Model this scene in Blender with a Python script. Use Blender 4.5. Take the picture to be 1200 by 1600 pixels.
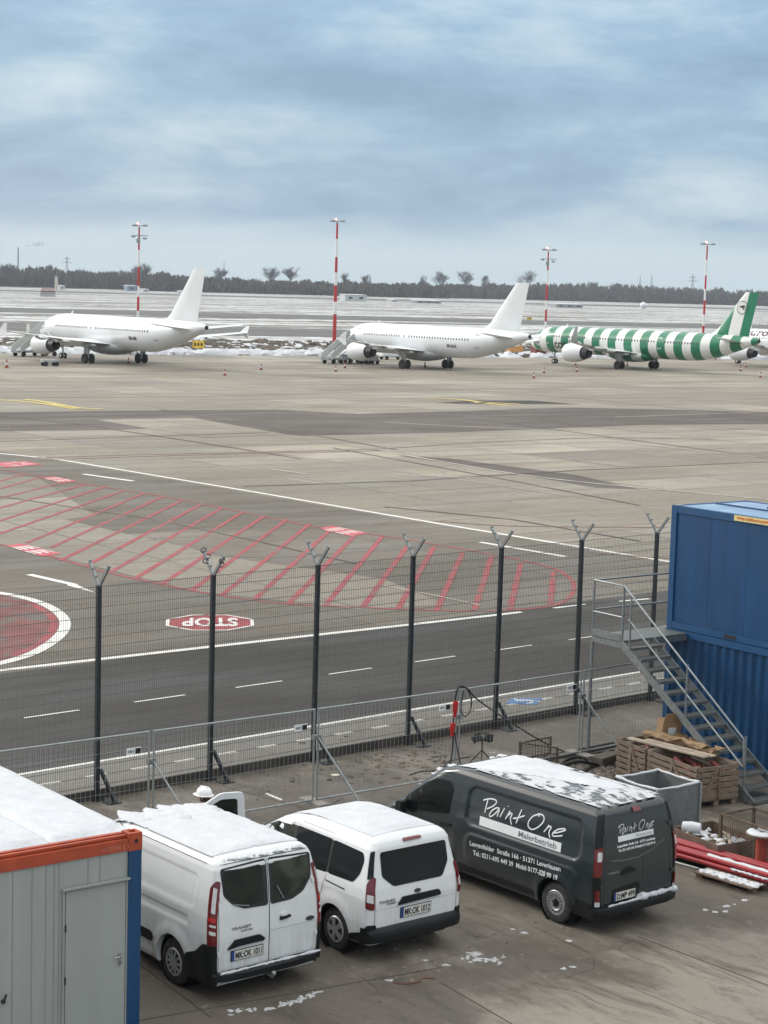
import bpy, bmesh, math, random
from mathutils import Vector, Matrix, noise
R = math.radians
random.seed(7)
for o in list(bpy.data.objects): bpy.data.objects.remove(o)
scn = bpy.context.scene
col = scn.collection

# ------------------------------------------------------------------ camera
CH, FPX, HY, ROLL = 10.3, 3000.0, 448.0, R(1.65)
pit = math.atan((800 - HY) / FPX)
fw = Vector((0, math.cos(pit), -math.sin(pit)))
up = Vector((0, math.sin(pit), math.cos(pit)))
rt = Vector((1, 0, 0)) * math.cos(ROLL) + up * math.sin(ROLL)
uu = Vector((-1, 0, 0)) * math.sin(ROLL) + up * math.cos(ROLL)
cam = bpy.data.cameras.new('camera')
co = bpy.data.objects.new('camera', cam); col.objects.link(co)
co.matrix_world = Matrix(((rt.x, uu.x, -fw.x, 0), (rt.y, uu.y, -fw.y, 0), (rt.z, uu.z, -fw.z, CH), (0, 0, 0, 1)))
cam.sensor_fit = 'VERTICAL'; cam.sensor_height = 36.0; cam.lens = FPX / 1600 * 36.0
cam.clip_start = 0.5; cam.clip_end = 20000
scn.camera = co
scn.render.resolution_x = 768; scn.render.resolution_y = 1024

def G(px, py, z=0.0):
    "where the line of sight through a spot of the photograph meets height z"
    d = fw * FPX + rt * (px - 600) + uu * (800 - py)
    t = (z - CH) / d.z
    return Vector((d.x * t, d.y * t, z))

# ------------------------------------------------------------------ world, sun, exposure
SUN_EL, SUN_AZ = 24.0, -62.0          # degrees; azimuth from +Y towards +X
w = bpy.data.worlds.new('World'); scn.world = w; w.use_nodes = True
nt = w.node_tree; nt.nodes.clear()
def N(t, tree=None, **k):
    n = (tree or nt).nodes.new(t)
    for a, b in k.items(): setattr(n, a, b)
    return n
L = nt.links.new
sky = N('ShaderNodeTexSky', sky_type='NISHITA', sun_disc=False)
sky.sun_elevation = R(SUN_EL); sky.sun_rotation = R(SUN_AZ); sky.air_density = 1.2; sky.dust_density = 2.0
tc = N('ShaderNodeTexCoord')
mp = N('ShaderNodeMapping'); mp.inputs['Rotation'].default_value = (0, R(10), 0); mp.inputs['Scale'].default_value = (2.8, 2.8, 9.5)
mp.inputs['Location'].default_value = (3.1, 0.4, 1.9)
L(tc.outputs['Generated'], mp.inputs['Vector'])
n1 = N('ShaderNodeTexNoise'); n1.inputs['Scale'].default_value = 2.6; n1.inputs['Detail'].default_value = 9; n1.inputs['Roughness'].default_value = 0.60; n1.inputs['Distortion'].default_value = 0.15
L(mp.outputs[0], n1.inputs['Vector'])
r1 = N('ShaderNodeValToRGB')
r1.color_ramp.elements[0].position = 0.33; r1.color_ramp.elements[0].color = (1.48, 2.34, 3.42, 1)
r1.color_ramp.elements[1].position = 0.69; r1.color_ramp.elements[1].color = (3.55, 4.40, 5.05, 1)
e = r1.color_ramp.elements.new(0.5); e.color = (2.05, 3.08, 4.22, 1)
L(n1.outputs['Fac'], r1.inputs[0])
# a paler band of thin cloud just above the horizon
sp = N('ShaderNodeSeparateXYZ'); L(tc.outputs['Generated'], sp.inputs[0])
mp2 = N('ShaderNodeMapping'); mp2.inputs['Scale'].default_value = (5, 5, 30); L(tc.outputs['Generated'], mp2.inputs[0])
n2 = N('ShaderNodeTexNoise'); n2.inputs['Scale'].default_value = 1.3; n2.inputs['Detail'].default_value = 4; L(mp2.outputs[0], n2.inputs['Vector'])
ma = N('ShaderNodeMath', operation='MULTIPLY_ADD'); ma.inputs[1].default_value = 0.02; L(n2.outputs['Fac'], ma.inputs[0]); L(sp.outputs['Z'], ma.inputs[2])
r2 = N('ShaderNodeValToRGB')
r2.color_ramp.elements[0].position = 0.030; r2.color_ramp.elements[0].color = (1, 1, 1, 1)
r2.color_ramp.elements[1].position = 0.047; r2.color_ramp.elements[1].color = (0, 0, 0, 1)
L(ma.outputs[0], r2.inputs[0])
mx = N('ShaderNodeMixRGB'); L(r2.outputs[0], mx.inputs[0]); L(r1.outputs[0], mx.inputs[1]); mx.inputs[2].default_value = (3.75, 4.6, 5.05, 1)
zn = N('ShaderNodeMapRange'); zn.inputs['From Min'].default_value = .15; zn.inputs['From Max'].default_value = .45; zn.inputs['To Max'].default_value = .8; L(sp.outputs['Z'], zn.inputs[0])
mx0 = mx; mx = N('ShaderNodeMixRGB'); L(zn.outputs[0], mx.inputs[0]); L(mx0.outputs[0], mx.inputs[1]); mx.inputs[2].default_value = (5.9, 5.55, 5.0, 1)
mx2 = N('ShaderNodeMixRGB'); mx2.inputs[0].default_value = 0.88; L(sky.outputs[0], mx2.inputs[1]); L(mx.outputs[0], mx2.inputs[2])
bg = N('ShaderNodeBackground'); bg.inputs['Strength'].default_value = 0.1; zr = N('ShaderNodeMapRange'); zr.inputs['From Min'].default_value = .12; zr.inputs['From Max'].default_value = 1; zr.inputs['To Min'].default_value = 1; zr.inputs['To Max'].default_value = 2.4; L(sp.outputs['Z'], zr.inputs[0])
vm = N('ShaderNodeVectorMath', operation='SCALE'); L(mx2.outputs[0], vm.inputs[0]); L(zr.outputs[0], vm.inputs['Scale']); L(vm.outputs[0], bg.inputs['Color'])   # an overcast sky is brighter overhead
ow = N('ShaderNodeOutputWorld'); L(bg.outputs[0], ow.inputs[0])

sl = bpy.data.lights.new('sun', 'SUN'); sl.energy = 1.45; sl.angle = R(14); sl.color = (1.0, 0.95, 0.88)
so = bpy.data.objects.new('sun', sl); col.objects.link(so)
sd = Vector((math.sin(R(SUN_AZ)) * math.cos(R(SUN_EL)), math.cos(R(SUN_AZ)) * math.cos(R(SUN_EL)), math.sin(R(SUN_EL))))
so.rotation_euler = sd.to_track_quat('Z', 'Y').to_euler()
scn.view_settings.view_transform = 'Standard'; scn.view_settings.look = 'None'; scn.view_settings.gamma = 1
scn.view_settings.exposure = 0.74

# ------------------------------------------------------------------ materials
MATS = {}
def mat(name, c, rough=0.6, metal=0.0, var=0.12, scale=3.0, bump=0.0, c2=None, thr=0.5, stretch=(1, 1, 1), coat=0.0, emit=0.0, bscale=None, detail=6, soft=0.2):
    if name in MATS: return MATS[name]
    m = bpy.data.materials.new(name); m.use_nodes = True
    t = m.node_tree; b = t.nodes['Principled BSDF']
    b.inputs['Roughness'].default_value = rough; b.inputs['Metallic'].default_value = metal
    b.inputs['Coat Weight'].default_value = coat
    b.inputs['Coat Roughness'].default_value = 0.15
    tcn = N('ShaderNodeTexCoord', t); mpn = N('ShaderNodeMapping', t); mpn.inputs['Scale'].default_value = stretch
    t.links.new(tcn.outputs['Object'], mpn.inputs[0])
    ns = N('ShaderNodeTexNoise', t); ns.inputs['Scale'].default_value = scale; ns.inputs['Detail'].default_value = detail
    t.links.new(mpn.outputs[0], ns.inputs['Vector'])
    rp = N('ShaderNodeValToRGB', t)
    k0, k1 = 1 - var, 1 + var
    rp.color_ramp.elements[0].position = 0.3; rp.color_ramp.elements[0].color = (c[0] * k0, c[1] * k0, c[2] * k0, 1)
    rp.color_ramp.elements[1].position = 0.7; rp.color_ramp.elements[1].color = (min(c[0] * k1, 1), min(c[1] * k1, 1), min(c[2] * k1, 1), 1)
    t.links.new(ns.outputs['Fac'], rp.inputs[0])
    out = rp.outputs[0]
    if c2:
        n_2 = N('ShaderNodeTexNoise', t); n_2.inputs['Scale'].default_value = scale * 0.73; n_2.inputs['Detail'].default_value = 8; n_2.inputs['Roughness'].default_value = 0.6
        off = N('ShaderNodeMapping', t); off.inputs['Location'].default_value = (5.3, 1.7, 9.1); off.inputs['Scale'].default_value = stretch
        t.links.new(tcn.outputs['Object'], off.inputs[0]); t.links.new(off.outputs[0], n_2.inputs['Vector'])
        r_2 = N('ShaderNodeValToRGB', t); r_2.color_ramp.elements[0].position = thr; r_2.color_ramp.elements[1].position = thr + soft
        t.links.new(n_2.outputs['Fac'], r_2.inputs[0])
        m_2 = N('ShaderNodeMixRGB', t); m_2.inputs[2].default_value = (*c2, 1)
        t.links.new(r_2.outputs[0], m_2.inputs[0]); t.links.new(out, m_2.inputs[1]); out = m_2.outputs[0]
    t.links.new(out, b.inputs['Base Color'])
    if emit:
        b.inputs['Emission Color'].default_value = (*c, 1); b.inputs['Emission Strength'].default_value = emit
    if bump:
        bn = N('ShaderNodeBump', t); bn.inputs['Strength'].default_value = bump; bn.inputs['Distance'].default_value = 0.05
        nb = N('ShaderNodeTexNoise', t); nb.inputs['Scale'].default_value = bscale or scale * 3; nb.inputs['Detail'].default_value = 6
        t.links.new(tcn.outputs['Object'], nb.inputs['Vector']); t.links.new(nb.outputs['Fac'], bn.inputs['Height']); t.links.new(bn.outputs[0], b.inputs['Normal'])
    MATS[name] = m
    return m

def ramp(t, src, p0, p1, c0=(0, 0, 0, 1), c1=(1, 1, 1, 1)):
    r = N('ShaderNodeValToRGB', t); r.color_ramp.elements[0].position = p0; r.color_ramp.elements[1].position = p1
    r.color_ramp.elements[0].color = c0; r.color_ramp.elements[1].color = c1
    t.links.new(src, r.inputs[0]); return r.outputs[0]
def nz(t, src, scale, detail=6, rough=0.55, st=(1, 1, 1), rot=0, loc=(0, 0, 0), dist=0):
    m_ = N('ShaderNodeMapping', t, vector_type='TEXTURE') if False else N('ShaderNodeMapping', t)
    m0 = N('ShaderNodeMapping', t); m0.inputs['Rotation'].default_value = (0, 0, rot); t.links.new(src, m0.inputs[0])
    m_.inputs['Scale'].default_value = st; m_.inputs['Location'].default_value = loc
    t.links.new(m0.outputs[0], m_.inputs[0])
    n = N('ShaderNodeTexNoise', t); n.inputs['Scale'].default_value = scale; n.inputs['Detail'].default_value = detail; n.inputs['Roughness'].default_value = rough; n.inputs['Distortion'].default_value = dist
    t.links.new(m_.outputs[0], n.inputs['Vector']); return n.outputs['Fac']
def mixc(t, f, a, b, mode='MIX'):
    m = N('ShaderNodeMixRGB', t, blend_type=mode)
    for i, v in ((0, f), (1, a), (2, b)):
        if isinstance(v, (int, float)): m.inputs[i].default_value = v
        elif isinstance(v, tuple): m.inputs[i].default_value = (*v[:3], 1)
        else: t.links.new(v, m.inputs[i])
    return m.outputs[0]
def newmat(name):
    m = bpy.data.materials.new(name); m.use_nodes = True; t = m.node_tree
    c = N('ShaderNodeTexCoord', t)
    MATS[name] = m
    return m, t, t.nodes['Principled BSDF'], c.outputs['Object']
def bumpn(t, b, src, s=0.3, d=0.02):
    n = N('ShaderNodeBump', t); n.inputs['Strength'].default_value = s; n.inputs['Distance'].default_value = d
    t.links.new(src, n.inputs['Height']); t.links.new(n.outputs[0], b.inputs['Normal'])

VROT = R(-38.5)   # turns world so that X runs along the road
def concrete_slabs(name, c1, c2, bw, bh, mortar, stain, stain_amt, rot=VROT, smear=0.5, grain=14):
    m, t, b, P = newmat(name)
    mr = N('ShaderNodeMapping', t); mr.inputs['Rotation'].default_value = (0, 0, rot); t.links.new(P, mr.inputs[0])
    br = N('ShaderNodeTexBrick', t); br.offset = 0.0; br.inputs['Scale'].default_value = 1.0
    br.inputs['Brick Width'].default_value = bw; br.inputs['Row Height'].default_value = bh
    br.inputs['Mortar Size'].default_value = mortar; br.inputs['Mortar Smooth'].default_value = 0.4
    br.inputs['Color1'].default_value = (*c1, 1); br.inputs['Color2'].default_value = (*c2, 1)
    br.inputs['Mortar'].default_value = (c1[0] * .35, c1[1] * .35, c1[2] * .35, 1)
    t.links.new(mr.outputs[0], br.inputs['Vector'])
    big = ramp(t, nz(t, P, 0.045, 6, 0.66, (1, 1.6, 1), rot), 0.44, 0.60)
    b2_ = N('ShaderNodeTexBrick', t); b2_.offset = 0.37; b2_.inputs['Scale'].default_value = 1.0; b2_.inputs['Brick Width'].default_value = bw * 3; b2_.inputs['Row Height'].default_value = bh * 2
    b2_.inputs['Mortar Size'].default_value = 0; b2_.inputs['Color1'].default_value = (.74, .73, .72, 1); b2_.inputs['Color2'].default_value = (1.16, 1.16, 1.15, 1); t.links.new(mr.outputs[0], b2_.inputs['Vector'])
    base = mixc(t, 1.0, br.outputs['Color'], b2_.outputs['Color'], 'MULTIPLY')
    o = mixc(t, mixc(t, 1.0, big, (.8,) * 3, 'MULTIPLY'), base, (c1[0] * .64, c1[1] * .61, c1[2] * .58))
    stre = ramp(t, nz(t, P, 0.35, 8, 0.70, (0.16, 1.7, 1), rot + .12, (3, 8, 0), .6), 0.48, 0.66)
    o = mixc(t, mixc(t, 1.0, stre, (smear, smear, smear), 'MULTIPLY'), o, stain)
    blot = ramp(t, nz(t, P, 0.9, 8, 0.7, (1, 1, 1), rot, (11, 2, 0)), 0.56, 0.74)
    o = mixc(t, mixc(t, 1.0, blot, (stain_amt,) * 3, 'MULTIPLY'), o, (stain[0] * .6, stain[1] * .6, stain[2] * .6))
    fine = ramp(t, nz(t, P, grain, 3, 0.7), 0.3, 0.75, (.86, .86, .86, 1), (1.12, 1.12, 1.12, 1))
    o = mixc(t, 1.0, o, fine, 'MULTIPLY')
    b.inputs['Specular IOR Level'].default_value = .22
    t.links.new(o, b.inputs['Base Color']); b.inputs['Roughness'].default_value = 0.75
    ro = ramp(t, nz(t, P, 0.3, 5, 0.6, (.4, 1, 1), rot, (7, 3, 0)), 0.35, 0.7, (.5, .5, .5, 1), (.85, .85, .85, 1))
    t.links.new(ro, b.inputs['Roughness'])
    bumpn(t, b, nz(t, P, grain * 1.6, 4, .7), .25, .01)
    return m

M_apron = concrete_slabs('apron_concrete', (.330, .302, .250), (.225, .205, .172), 7.5, 5.0, .10, (.150, .130, .106), .6, smear=.75, grain=3)
M_asph = concrete_slabs('weathered_asphalt', (.190, .171, .142), (.150, .136, .113), 12, 4.2, .04, (.085, .077, .066), .6, smear=.8, grain=6)
M_road = concrete_slabs('road_asphalt', (.056, .051, .045), (.047, .043, .038), 60, 3.6, .03, (.034, .031, .028), .5, smear=.85, grain=8)
M_dark = concrete_slabs('dark_slabs', (.125, .107, .090), (.095, .082, .070), 7.5, 5.0, .05, (.065, .058, .050), .5, smear=.75, grain=3)
M_lite = concrete_slabs('light_slabs', (.285, .260, .215), (.235, .214, .178), 7.5, 5.0, .07, (.17, .15, .125), .5, smear=.65, grain=3)
M_walk = concrete_slabs('footpath_concrete', (.20, .19, .17), (.18, .172, .155), 8, 3.0, .02, (.11, .10, .09), .5, smear=.5, grain=10)

def yard_mat():
    m, t, b, P = newmat('yard_concrete')
    mr = N('ShaderNodeMapping', t); mr.inputs['Rotation'].default_value = (0, 0, VROT); mr.inputs['Location'].default_value = (1.3, 2.2, 0); t.links.new(P, mr.inputs[0])
    br = N('ShaderNodeTexBrick', t); br.offset = 0.0; br.inputs['Scale'].default_value = 1.0
    br.inputs['Brick Width'].default_value = 3.6; br.inputs['Row Height'].default_value = 6.0
    br.inputs['Mortar Size'].default_value = .012; br.inputs['Mortar Smooth'].default_value = 0.3
    br.inputs['Color1'].default_value = (.240, .217, .180, 1); br.inputs['Color2'].default_value = (.215, .196, .164, 1); br.inputs['Mortar'].default_value = (.07, .062, .052, 1)
    t.links.new(mr.outputs[0], br.inputs['Vector'])
    o = br.outputs['Color']
    dt = N('ShaderNodeVectorMath', t, operation='DOT_PRODUCT'); dt.inputs[1].default_value = (-.651, .759, 0); t.links.new(P, dt.inputs[0])
    g_ = N('ShaderNodeMath', t, operation='MULTIPLY_ADD'); g_.inputs[1].default_value = .11; g_.inputs[2].default_value = -2.12; t.links.new(dt.outputs['Value'], g_.inputs[0])
    cl_ = N('ShaderNodeClamp', t); cl_.inputs['Min'].default_value = -.18; cl_.inputs['Max'].default_value = .07; t.links.new(g_.outputs[0], cl_.inputs[0])
    ad_ = N('ShaderNodeMath', t, operation='ADD'); t.links.new(nz(t, P, 0.30, 8, 0.70, (1, .6, 1), VROT, (2.2, 5, 0), .5), ad_.inputs[0]); t.links.new(cl_.outputs[0], ad_.inputs[1])
    f1 = ramp(t, ad_.outputs[0], 0.42, 0.56)
    o = mixc(t, f1, o, (.108, .094, .078))
    f2 = ramp(t, nz(t, P, 1.1, 8, 0.72, (.45, 1.6, 1), R(52), (9, 4, 0), .8), 0.50, 0.68)
    o = mixc(t, mixc(t, 1, f2, (.75,) * 3, 'MULTIPLY'), o, (.055, .046, .038))
    f3 = ramp(t, nz(t, P, 3.4, 6, 0.75, (1, 1, 1), 0, (1, 4, 0)), 0.58, 0.70)
    o = mixc(t, mixc(t, 1, f3, (.55,) * 3, 'MULTIPLY'), o, (.26, .24, .205))
    f4 = ramp(t, nz(t, P, 9, 5, 0.75, (1, 1, 1), 0, (4, 4, 0)), 0.60, 0.72)
    o = mixc(t, mixc(t, 1, f4, (.6,) * 3, 'MULTIPLY'), o, (.05, .043, .036))
    fine = ramp(t, nz(t, P, 40, 3, .7), .3, .75, (.85,) * 3 + (1,), (1.15,) * 3 + (1,))
    o = mixc(t, 1.0, o, fine, 'MULTIPLY')
    t.links.new(o, b.inputs['Base Color'])
    ro = ramp(t, nz(t, P, 0.6, 5, 0.6, (.6, 1, 1), VROT, (7, 3, 0)), 0.35, 0.65, (.42,) * 3 + (1,), (.85,) * 3 + (1,))
    t.links.new(ro, b.inputs['Roughness'])
    b.inputs['Specular IOR Level'].default_value = .3
    bumpn(t, b, nz(t, P, 22, 6, .75), .6, .02)
    return m
M_yard = yard_mat()

def snowfield_mat():
    m, t, b, P = newmat('snowy_grass')
    a = nz(t, P, 0.035, 8, 0.68, (0.22, 1.6, 1), R(-31))
    c = nz(t, P, 0.35, 8, 0.72, (0.4, 1.4, 1), R(-31), (4, 2, 0))
    s = N('ShaderNodeMath', t, operation='ADD'); t.links.new(a, s.inputs[0]); t.links.new(c, s.inputs[1])
    f = ramp(t, s.outputs[0], .998, 1.20)
    g = ramp(t, nz(t, P, .6, 5, .7, (1, 1, 1), 0, (8, 8, 0)), .35, .7, (.062, .062, .038, 1), (.14, .12, .085, 1))
    sv = ramp(t, nz(t, P, .09, 7, .7, (.25, 1.6, 1), R(-31), (3, 9, 0)), .35, .65, (.43, .452, .468, 1), (.60, .622, .64, 1)); o = mixc(t, f, sv, g)
    t.links.new(o, b.inputs['Base Color']); b.inputs['Roughness'].default_value = .85
    return m
M_field = snowfield_mat()
M_snow = mat('snow', (.50, .522, .555), .65, var=.07, scale=4, bump=.35, bscale=14)
M_snow.node_tree.nodes['Principled BSDF'].inputs['Subsurface Weight'].default_value = 0.0
M_clod = mat('wet_soil', (.085, .072, .055), .9, var=.4, scale=.6)
M_taxi = mat('taxiway_asphalt', (.085, .085, .08), .8, var=.2, scale=.12, c2=(.16, .16, .155), thr=.52, stretch=(.2, 1, 1))
M_scrub = mat('brown_scrub', (.075, .068, .05), .95, var=.4, scale=.05)

M_pwhite = mat('worn_white_paint', (.62, .62, .59), .7, var=.12, scale=2.5, c2=(.30, .29, .27), thr=.60, soft=.14)
M_pred = mat('worn_red_paint', (.27, .045, .050), .7, var=.25, scale=2.0, c2=(.16, .10, .085), thr=.50, soft=.18)
M_ppink = mat('pale_red_paint', (.42, .075, .085), .7, var=.2, scale=2.0, c2=(.52, .30, .29), thr=.56, soft=.08)
M_pyel = mat('worn_yellow_paint', (.50, .40, .12), .7, var=.2, scale=2.0, c2=(.28, .25, .17), thr=.56)
M_pblue = mat('worn_blue_paint', (.06, .17, .36), .7, var=.2, scale=4.0)
M_pfaint = mat('faded_line_paint', (.36, .33, .29), .75, var=.2, scale=1.0, c2=(.24, .22, .19), thr=.5)
M_pfred = mat('faded_red_paint', (.23, .145, .12), .75, var=.2, scale=1.0, c2=(.2, .17, .145), thr=.5)

M_galv = mat('galvanised_steel', (.27, .295, .30), .42, .75, var=.18, scale=12)
M_galvd = mat('dull_galvanised_tube', (.30, .33, .335), .5, .55, var=.18, scale=9)
M_slate = mat('slate_powder_coat', (.013, .019, .024), .45, var=.25, scale=7)
M_wire = mat('dark_fence_wire', (.10, .105, .10), .5, .2, var=.1)
M_wirel = mat('pale_fence_wire', (.34, .36, .36), .5, .4, var=.1)
M_rust = mat('rusty_steel', (.10, .075, .055), .8, .2, var=.35, scale=9)
M_black = mat('black_plastic', (.007, .008, .009), .45, var=.2, scale=9, c2=(.028, .027, .026), thr=.62)
M_black.node_tree.nodes['Principled BSDF'].inputs['Specular IOR Level'].default_value = .3
M_rubber = mat('tyre_rubber', (.017, .017, .018), .75, var=.3, scale=14, c2=(.07, .06, .05), thr=.55)
M_glass = mat('dark_window_glass', (.006, .008, .009), .08, var=.5, scale=2)
M_glass.node_tree.nodes['Principled BSDF'].inputs['Specular IOR Level'].default_value = .28
M_glass2 = mat('greenish_highlight_glass', (.012, .017, .014), .07, var=.6, scale=2.2, c2=(.050, .062, .046), thr=.50, soft=.12, detail=2)  # paler noise patches paint in highlights of the interior behind the glass
M_glass2.node_tree.nodes['Principled BSDF'].inputs['Specular IOR Level'].default_value = .32
M_silver = mat('silver_wheel_paint', (.40, .41, .42), .35, .6, var=.12, scale=15, c2=(.16, .14, .12), thr=.6)
M_steelw = mat('grey_steel_wheel', (.27, .28, .29), .45, .5, var=.2, scale=15, c2=(.10, .09, .08), thr=.55)
M_redl = mat('red_lamp_lens', (.13, .004, .007), .12, coat=.6, var=.15)
M_clearl = mat('clear_lamp_lens', (.55, .55, .56), .12, coat=.6, var=.15, scale=30)
M_chrome = mat('chrome_letters', (.35, .36, .37), .25, .8, var=.05)
M_plate = mat('number_plate_white', (.58, .58, .53), .4, var=.08, scale=10)
M_eu = mat('plate_blue', (.015, .05, .22), .4)
M_ink = mat('black_ink', (.012, .012, .013), .5, var=.05)
M_letter = mat('white_lettering', (.66, .69, .70), .5, var=.05)
M_letterg = mat('grey_lettering', (.17, .20, .22), .5, var=.05)
M_seam = mat('dark_panel_gap', (.03, .032, .034), .6, var=.05)

def paint(name, c, dirt, dirtamt, rough=.3):
    m, t, b, P = newmat(name)
    s1 = nz(t, P, 5.0, 6, .7, (1.6, 1.6, .16), 0, (3, 1, 0))
    sep = N('ShaderNodeSeparateXYZ', t); t.links.new(P, sep.inputs[0])
    gz = ramp(t, sep.outputs['Z'], .25, 1.25, (1, 1, 1, 1), (.12,) * 3 + (1,))
    f = mixc(t, 1, ramp(t, s1, .40, .75), gz, 'MULTIPLY')
    o = mixc(t, mixc(t, 1, f, (dirtamt,) * 3, 'MULTIPLY'), c, dirt)
    s2 = ramp(t, nz(t, P, 2.2, 7, .7), .5, .8, (0, 0, 0, 1), (.3,) * 3 + (1,))
    o = mixc(t, s2, o, tuple(x * .8 for x in c))
    t.links.new(o, b.inputs['Base Color']); b.inputs['Roughness'].default_value = rough
    b.inputs['Coat Weight'].default_value = .5; b.inputs['Coat Roughness'].default_value = .12
    return m
M_vwhite = paint('white_van_paint', (.64, .665, .68), (.33, .30, .26), 1.0)
M_vwhite2 = paint('white_car_paint', (.68, .70, .715), (.42, .39, .35), .75)
M_vgrey = paint('slate_van_paint', (.015, .022, .026), (.040, .042, .042), .45, .26)
M_pane = mat('airliner_white', (.66, .685, .70), .35, var=.035, scale=.5, coat=.3)
M_planeg = mat('airliner_grey', (.34, .36, .36), .45, var=.08, scale=.6)
M_exh = mat('sooty_metal', (.035, .035, .037), .5, .5, var=.3)
M_green = mat('bright_green_paint', (.008, .21, .10), .4, var=.06, scale=.5, coat=.3)
M_dkwin = mat('cabin_window', (.03, .035, .05), .2)

# ------------------------------------------------------------------ mesh helpers
class MB:
    def __init__(s): s.v = []; s.f = []
    def add(s, vs, fs):
        k = len(s.v); s.v += [Vector(p) for p in vs]; s.f += [[i + k for i in f] for f in fs]; return s
    def box(s, c, d, rot=None):
        x, y, z = d[0] / 2, d[1] / 2, d[2] / 2; c = Vector(c)
        vs = [Vector(p) for p in ((-x, -y, -z), (x, -y, -z), (x, y, -z), (-x, y, -z), (-x, -y, z), (x, -y, z), (x, y, z), (-x, y, z))]
        if rot is not None: vs = [rot @ p for p in vs]
        return s.add([c + p for p in vs], [[0, 3, 2, 1], [4, 5, 6, 7], [0, 1, 5, 4], [1, 2, 6, 5], [2, 3, 7, 6], [3, 0, 4, 7]])
    def bar(s, a, b, wd, hg=None, upv=(0, 0, 1)):
        a = Vector(a); b = Vector(b); hg = hg or wd; d = (b - a); ln = d.length; d.normalize()
        u = Vector(upv)
        if abs(d.dot(u)) > .98: u = Vector((1, 0, 0))
        sd_ = d.cross(u).normalized(); u2 = sd_.cross(d).normalized()
        m = Matrix((sd_, u2, d)).transposed()
        return s.box((a + b) / 2, (wd, hg, ln), m)
    def tube(s, pts, r, n=8, caps=True):
        pts = [Vector(p) for p in pts]; rs = r if isinstance(r, (list, tuple)) else [r] * len(pts)
        rings = []; pu = None
        for i, p in enumerate(pts):
            d = (pts[min(i + 1, len(pts) - 1)] - pts[max(i - 1, 0)]).normalized()
            if pu is None: pu = d.orthogonal().normalized()
            a = (pu - d * pu.dot(d)).normalized(); pu = a; b = d.cross(a)
            rings.append([p + (a * math.cos(k * 2 * math.pi / n) + b * math.sin(k * 2 * math.pi / n)) * rs[i] for k in range(n)])
        return s.loft(rings, True, caps)
    def loft(s, rings, closed=True, caps=True):
        n = len(rings[0]); vs = [p for r in rings for p in r]; fs = []
        for i in range(len(rings) - 1):
            for k in range(n if closed else n - 1):
                fs.append([i * n + k, i * n + (k + 1) % n, (i + 1) * n + (k + 1) % n, (i + 1) * n + k])
        if caps: fs.append(list(range(n))[::-1]); fs.append([(len(rings) - 1) * n + k for k in range(n)])
        return s.add(vs, fs)
    def lathe(s, prof, n=24, c=(0, 0, 0), axis='Z', caps=True):
        rings = []; c = Vector(c)
        for r, h in prof:
            rg = []
            for k in range(n):
                a = k * 2 * math.pi / n; x, y = r * math.cos(a), r * math.sin(a)
                rg.append(c + (Vector((x, y, h)) if axis == 'Z' else Vector((x, h, y)) if axis == 'Y' else Vector((h, x, y))))
            rings.append(rg)
        return s.loft(rings, True, caps)
    def build(s, name, m, parent=None, smooth=None, loc=None):
        me = bpy.data.meshes.new(name); me.from_pydata([tuple(p) for p in s.v], [], s.f)
        bm = bmesh.new(); bm.from_mesh(me); bmesh.ops.recalc_face_normals(bm, faces=bm.faces); bm.to_mesh(me); bm.free()
        return link(name, me, m, parent, smooth, loc)
def link(name, me, m, parent=None, smooth=None, loc=None):
    me.materials.clear()
    for q in (m if isinstance(m, (list, tuple)) else [m]): me.materials.append(q)
    if smooth:
        for p in me.polygons: p.use_smooth = True
        me.set_sharp_from_angle(angle=R(smooth))
    o = bpy.data.objects.new(name, me); col.objects.link(o)
    if parent: o.parent = parent
    if loc is not None: o.location = loc
    return o
def tag(o, label=None, cat=None, group=None, kind=None):
    if label: o['label'] = label
    if cat: o['category'] = cat
    if group: o['group'] = group
    if kind: o['kind'] = kind
    return o
def thing(name, label, cat, loc=(0, 0, 0), rz=0.0, group=None, sc=1.0):
    o = bpy.data.objects.new(name, None); col.objects.link(o); o.empty_display_size = .1
    o.location = loc; o.rotation_euler = (0, 0, rz); o.scale = (sc,) * 3
    return tag(o, label, cat, group)
def copy_tree(o, parent=None):
    c = o.copy(); col.objects.link(c); c.parent = parent
    for ch in [x for x in bpy.data.objects if x.parent == o]: copy_tree(ch, c)
    return c
def heading(h): return -R(h) + math.pi / 2     # local +X looks along compass-like heading h (deg from +Y to +X)
def sheet(name, pts, m, z, kind='structure'):
    mb = MB(); mb.add([(p[0], p[1], z) for p in pts], [list(range(len(pts)))])
    return tag(mb.build(name, m), kind=kind)
def pxs(l): return [G(*p) for p in l]
def strip(mb, a, b, wd, z):
    a = Vector((a[0], a[1], z)); b = Vector((b[0], b[1], z)); d = (b - a).normalized(); n = Vector((-d.y, d.x, 0)) * wd / 2
    mb.add([a - n, b - n, b + n, a + n], [[0, 1, 2, 3]])
def pstrip(mb, pts, wd, z, closed=False):
    pts = [Vector((p[0], p[1], z)) for p in pts]; n = len(pts); vs = []
    for i, p in enumerate(pts):
        a = pts[(i - 1) % n] if (closed or i) else p; b = pts[(i + 1) % n] if (closed or i < n - 1) else p
        d = (b - a).normalized(); q = Vector((-d.y, d.x, 0)) * wd / 2; vs += [p - q, p + q]
    fs = [[2 * i, 2 * ((i + 1) % n), 2 * ((i + 1) % n) + 1, 2 * i + 1] for i in range(n if closed else n - 1)]
    mb.add(vs, fs)
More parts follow.
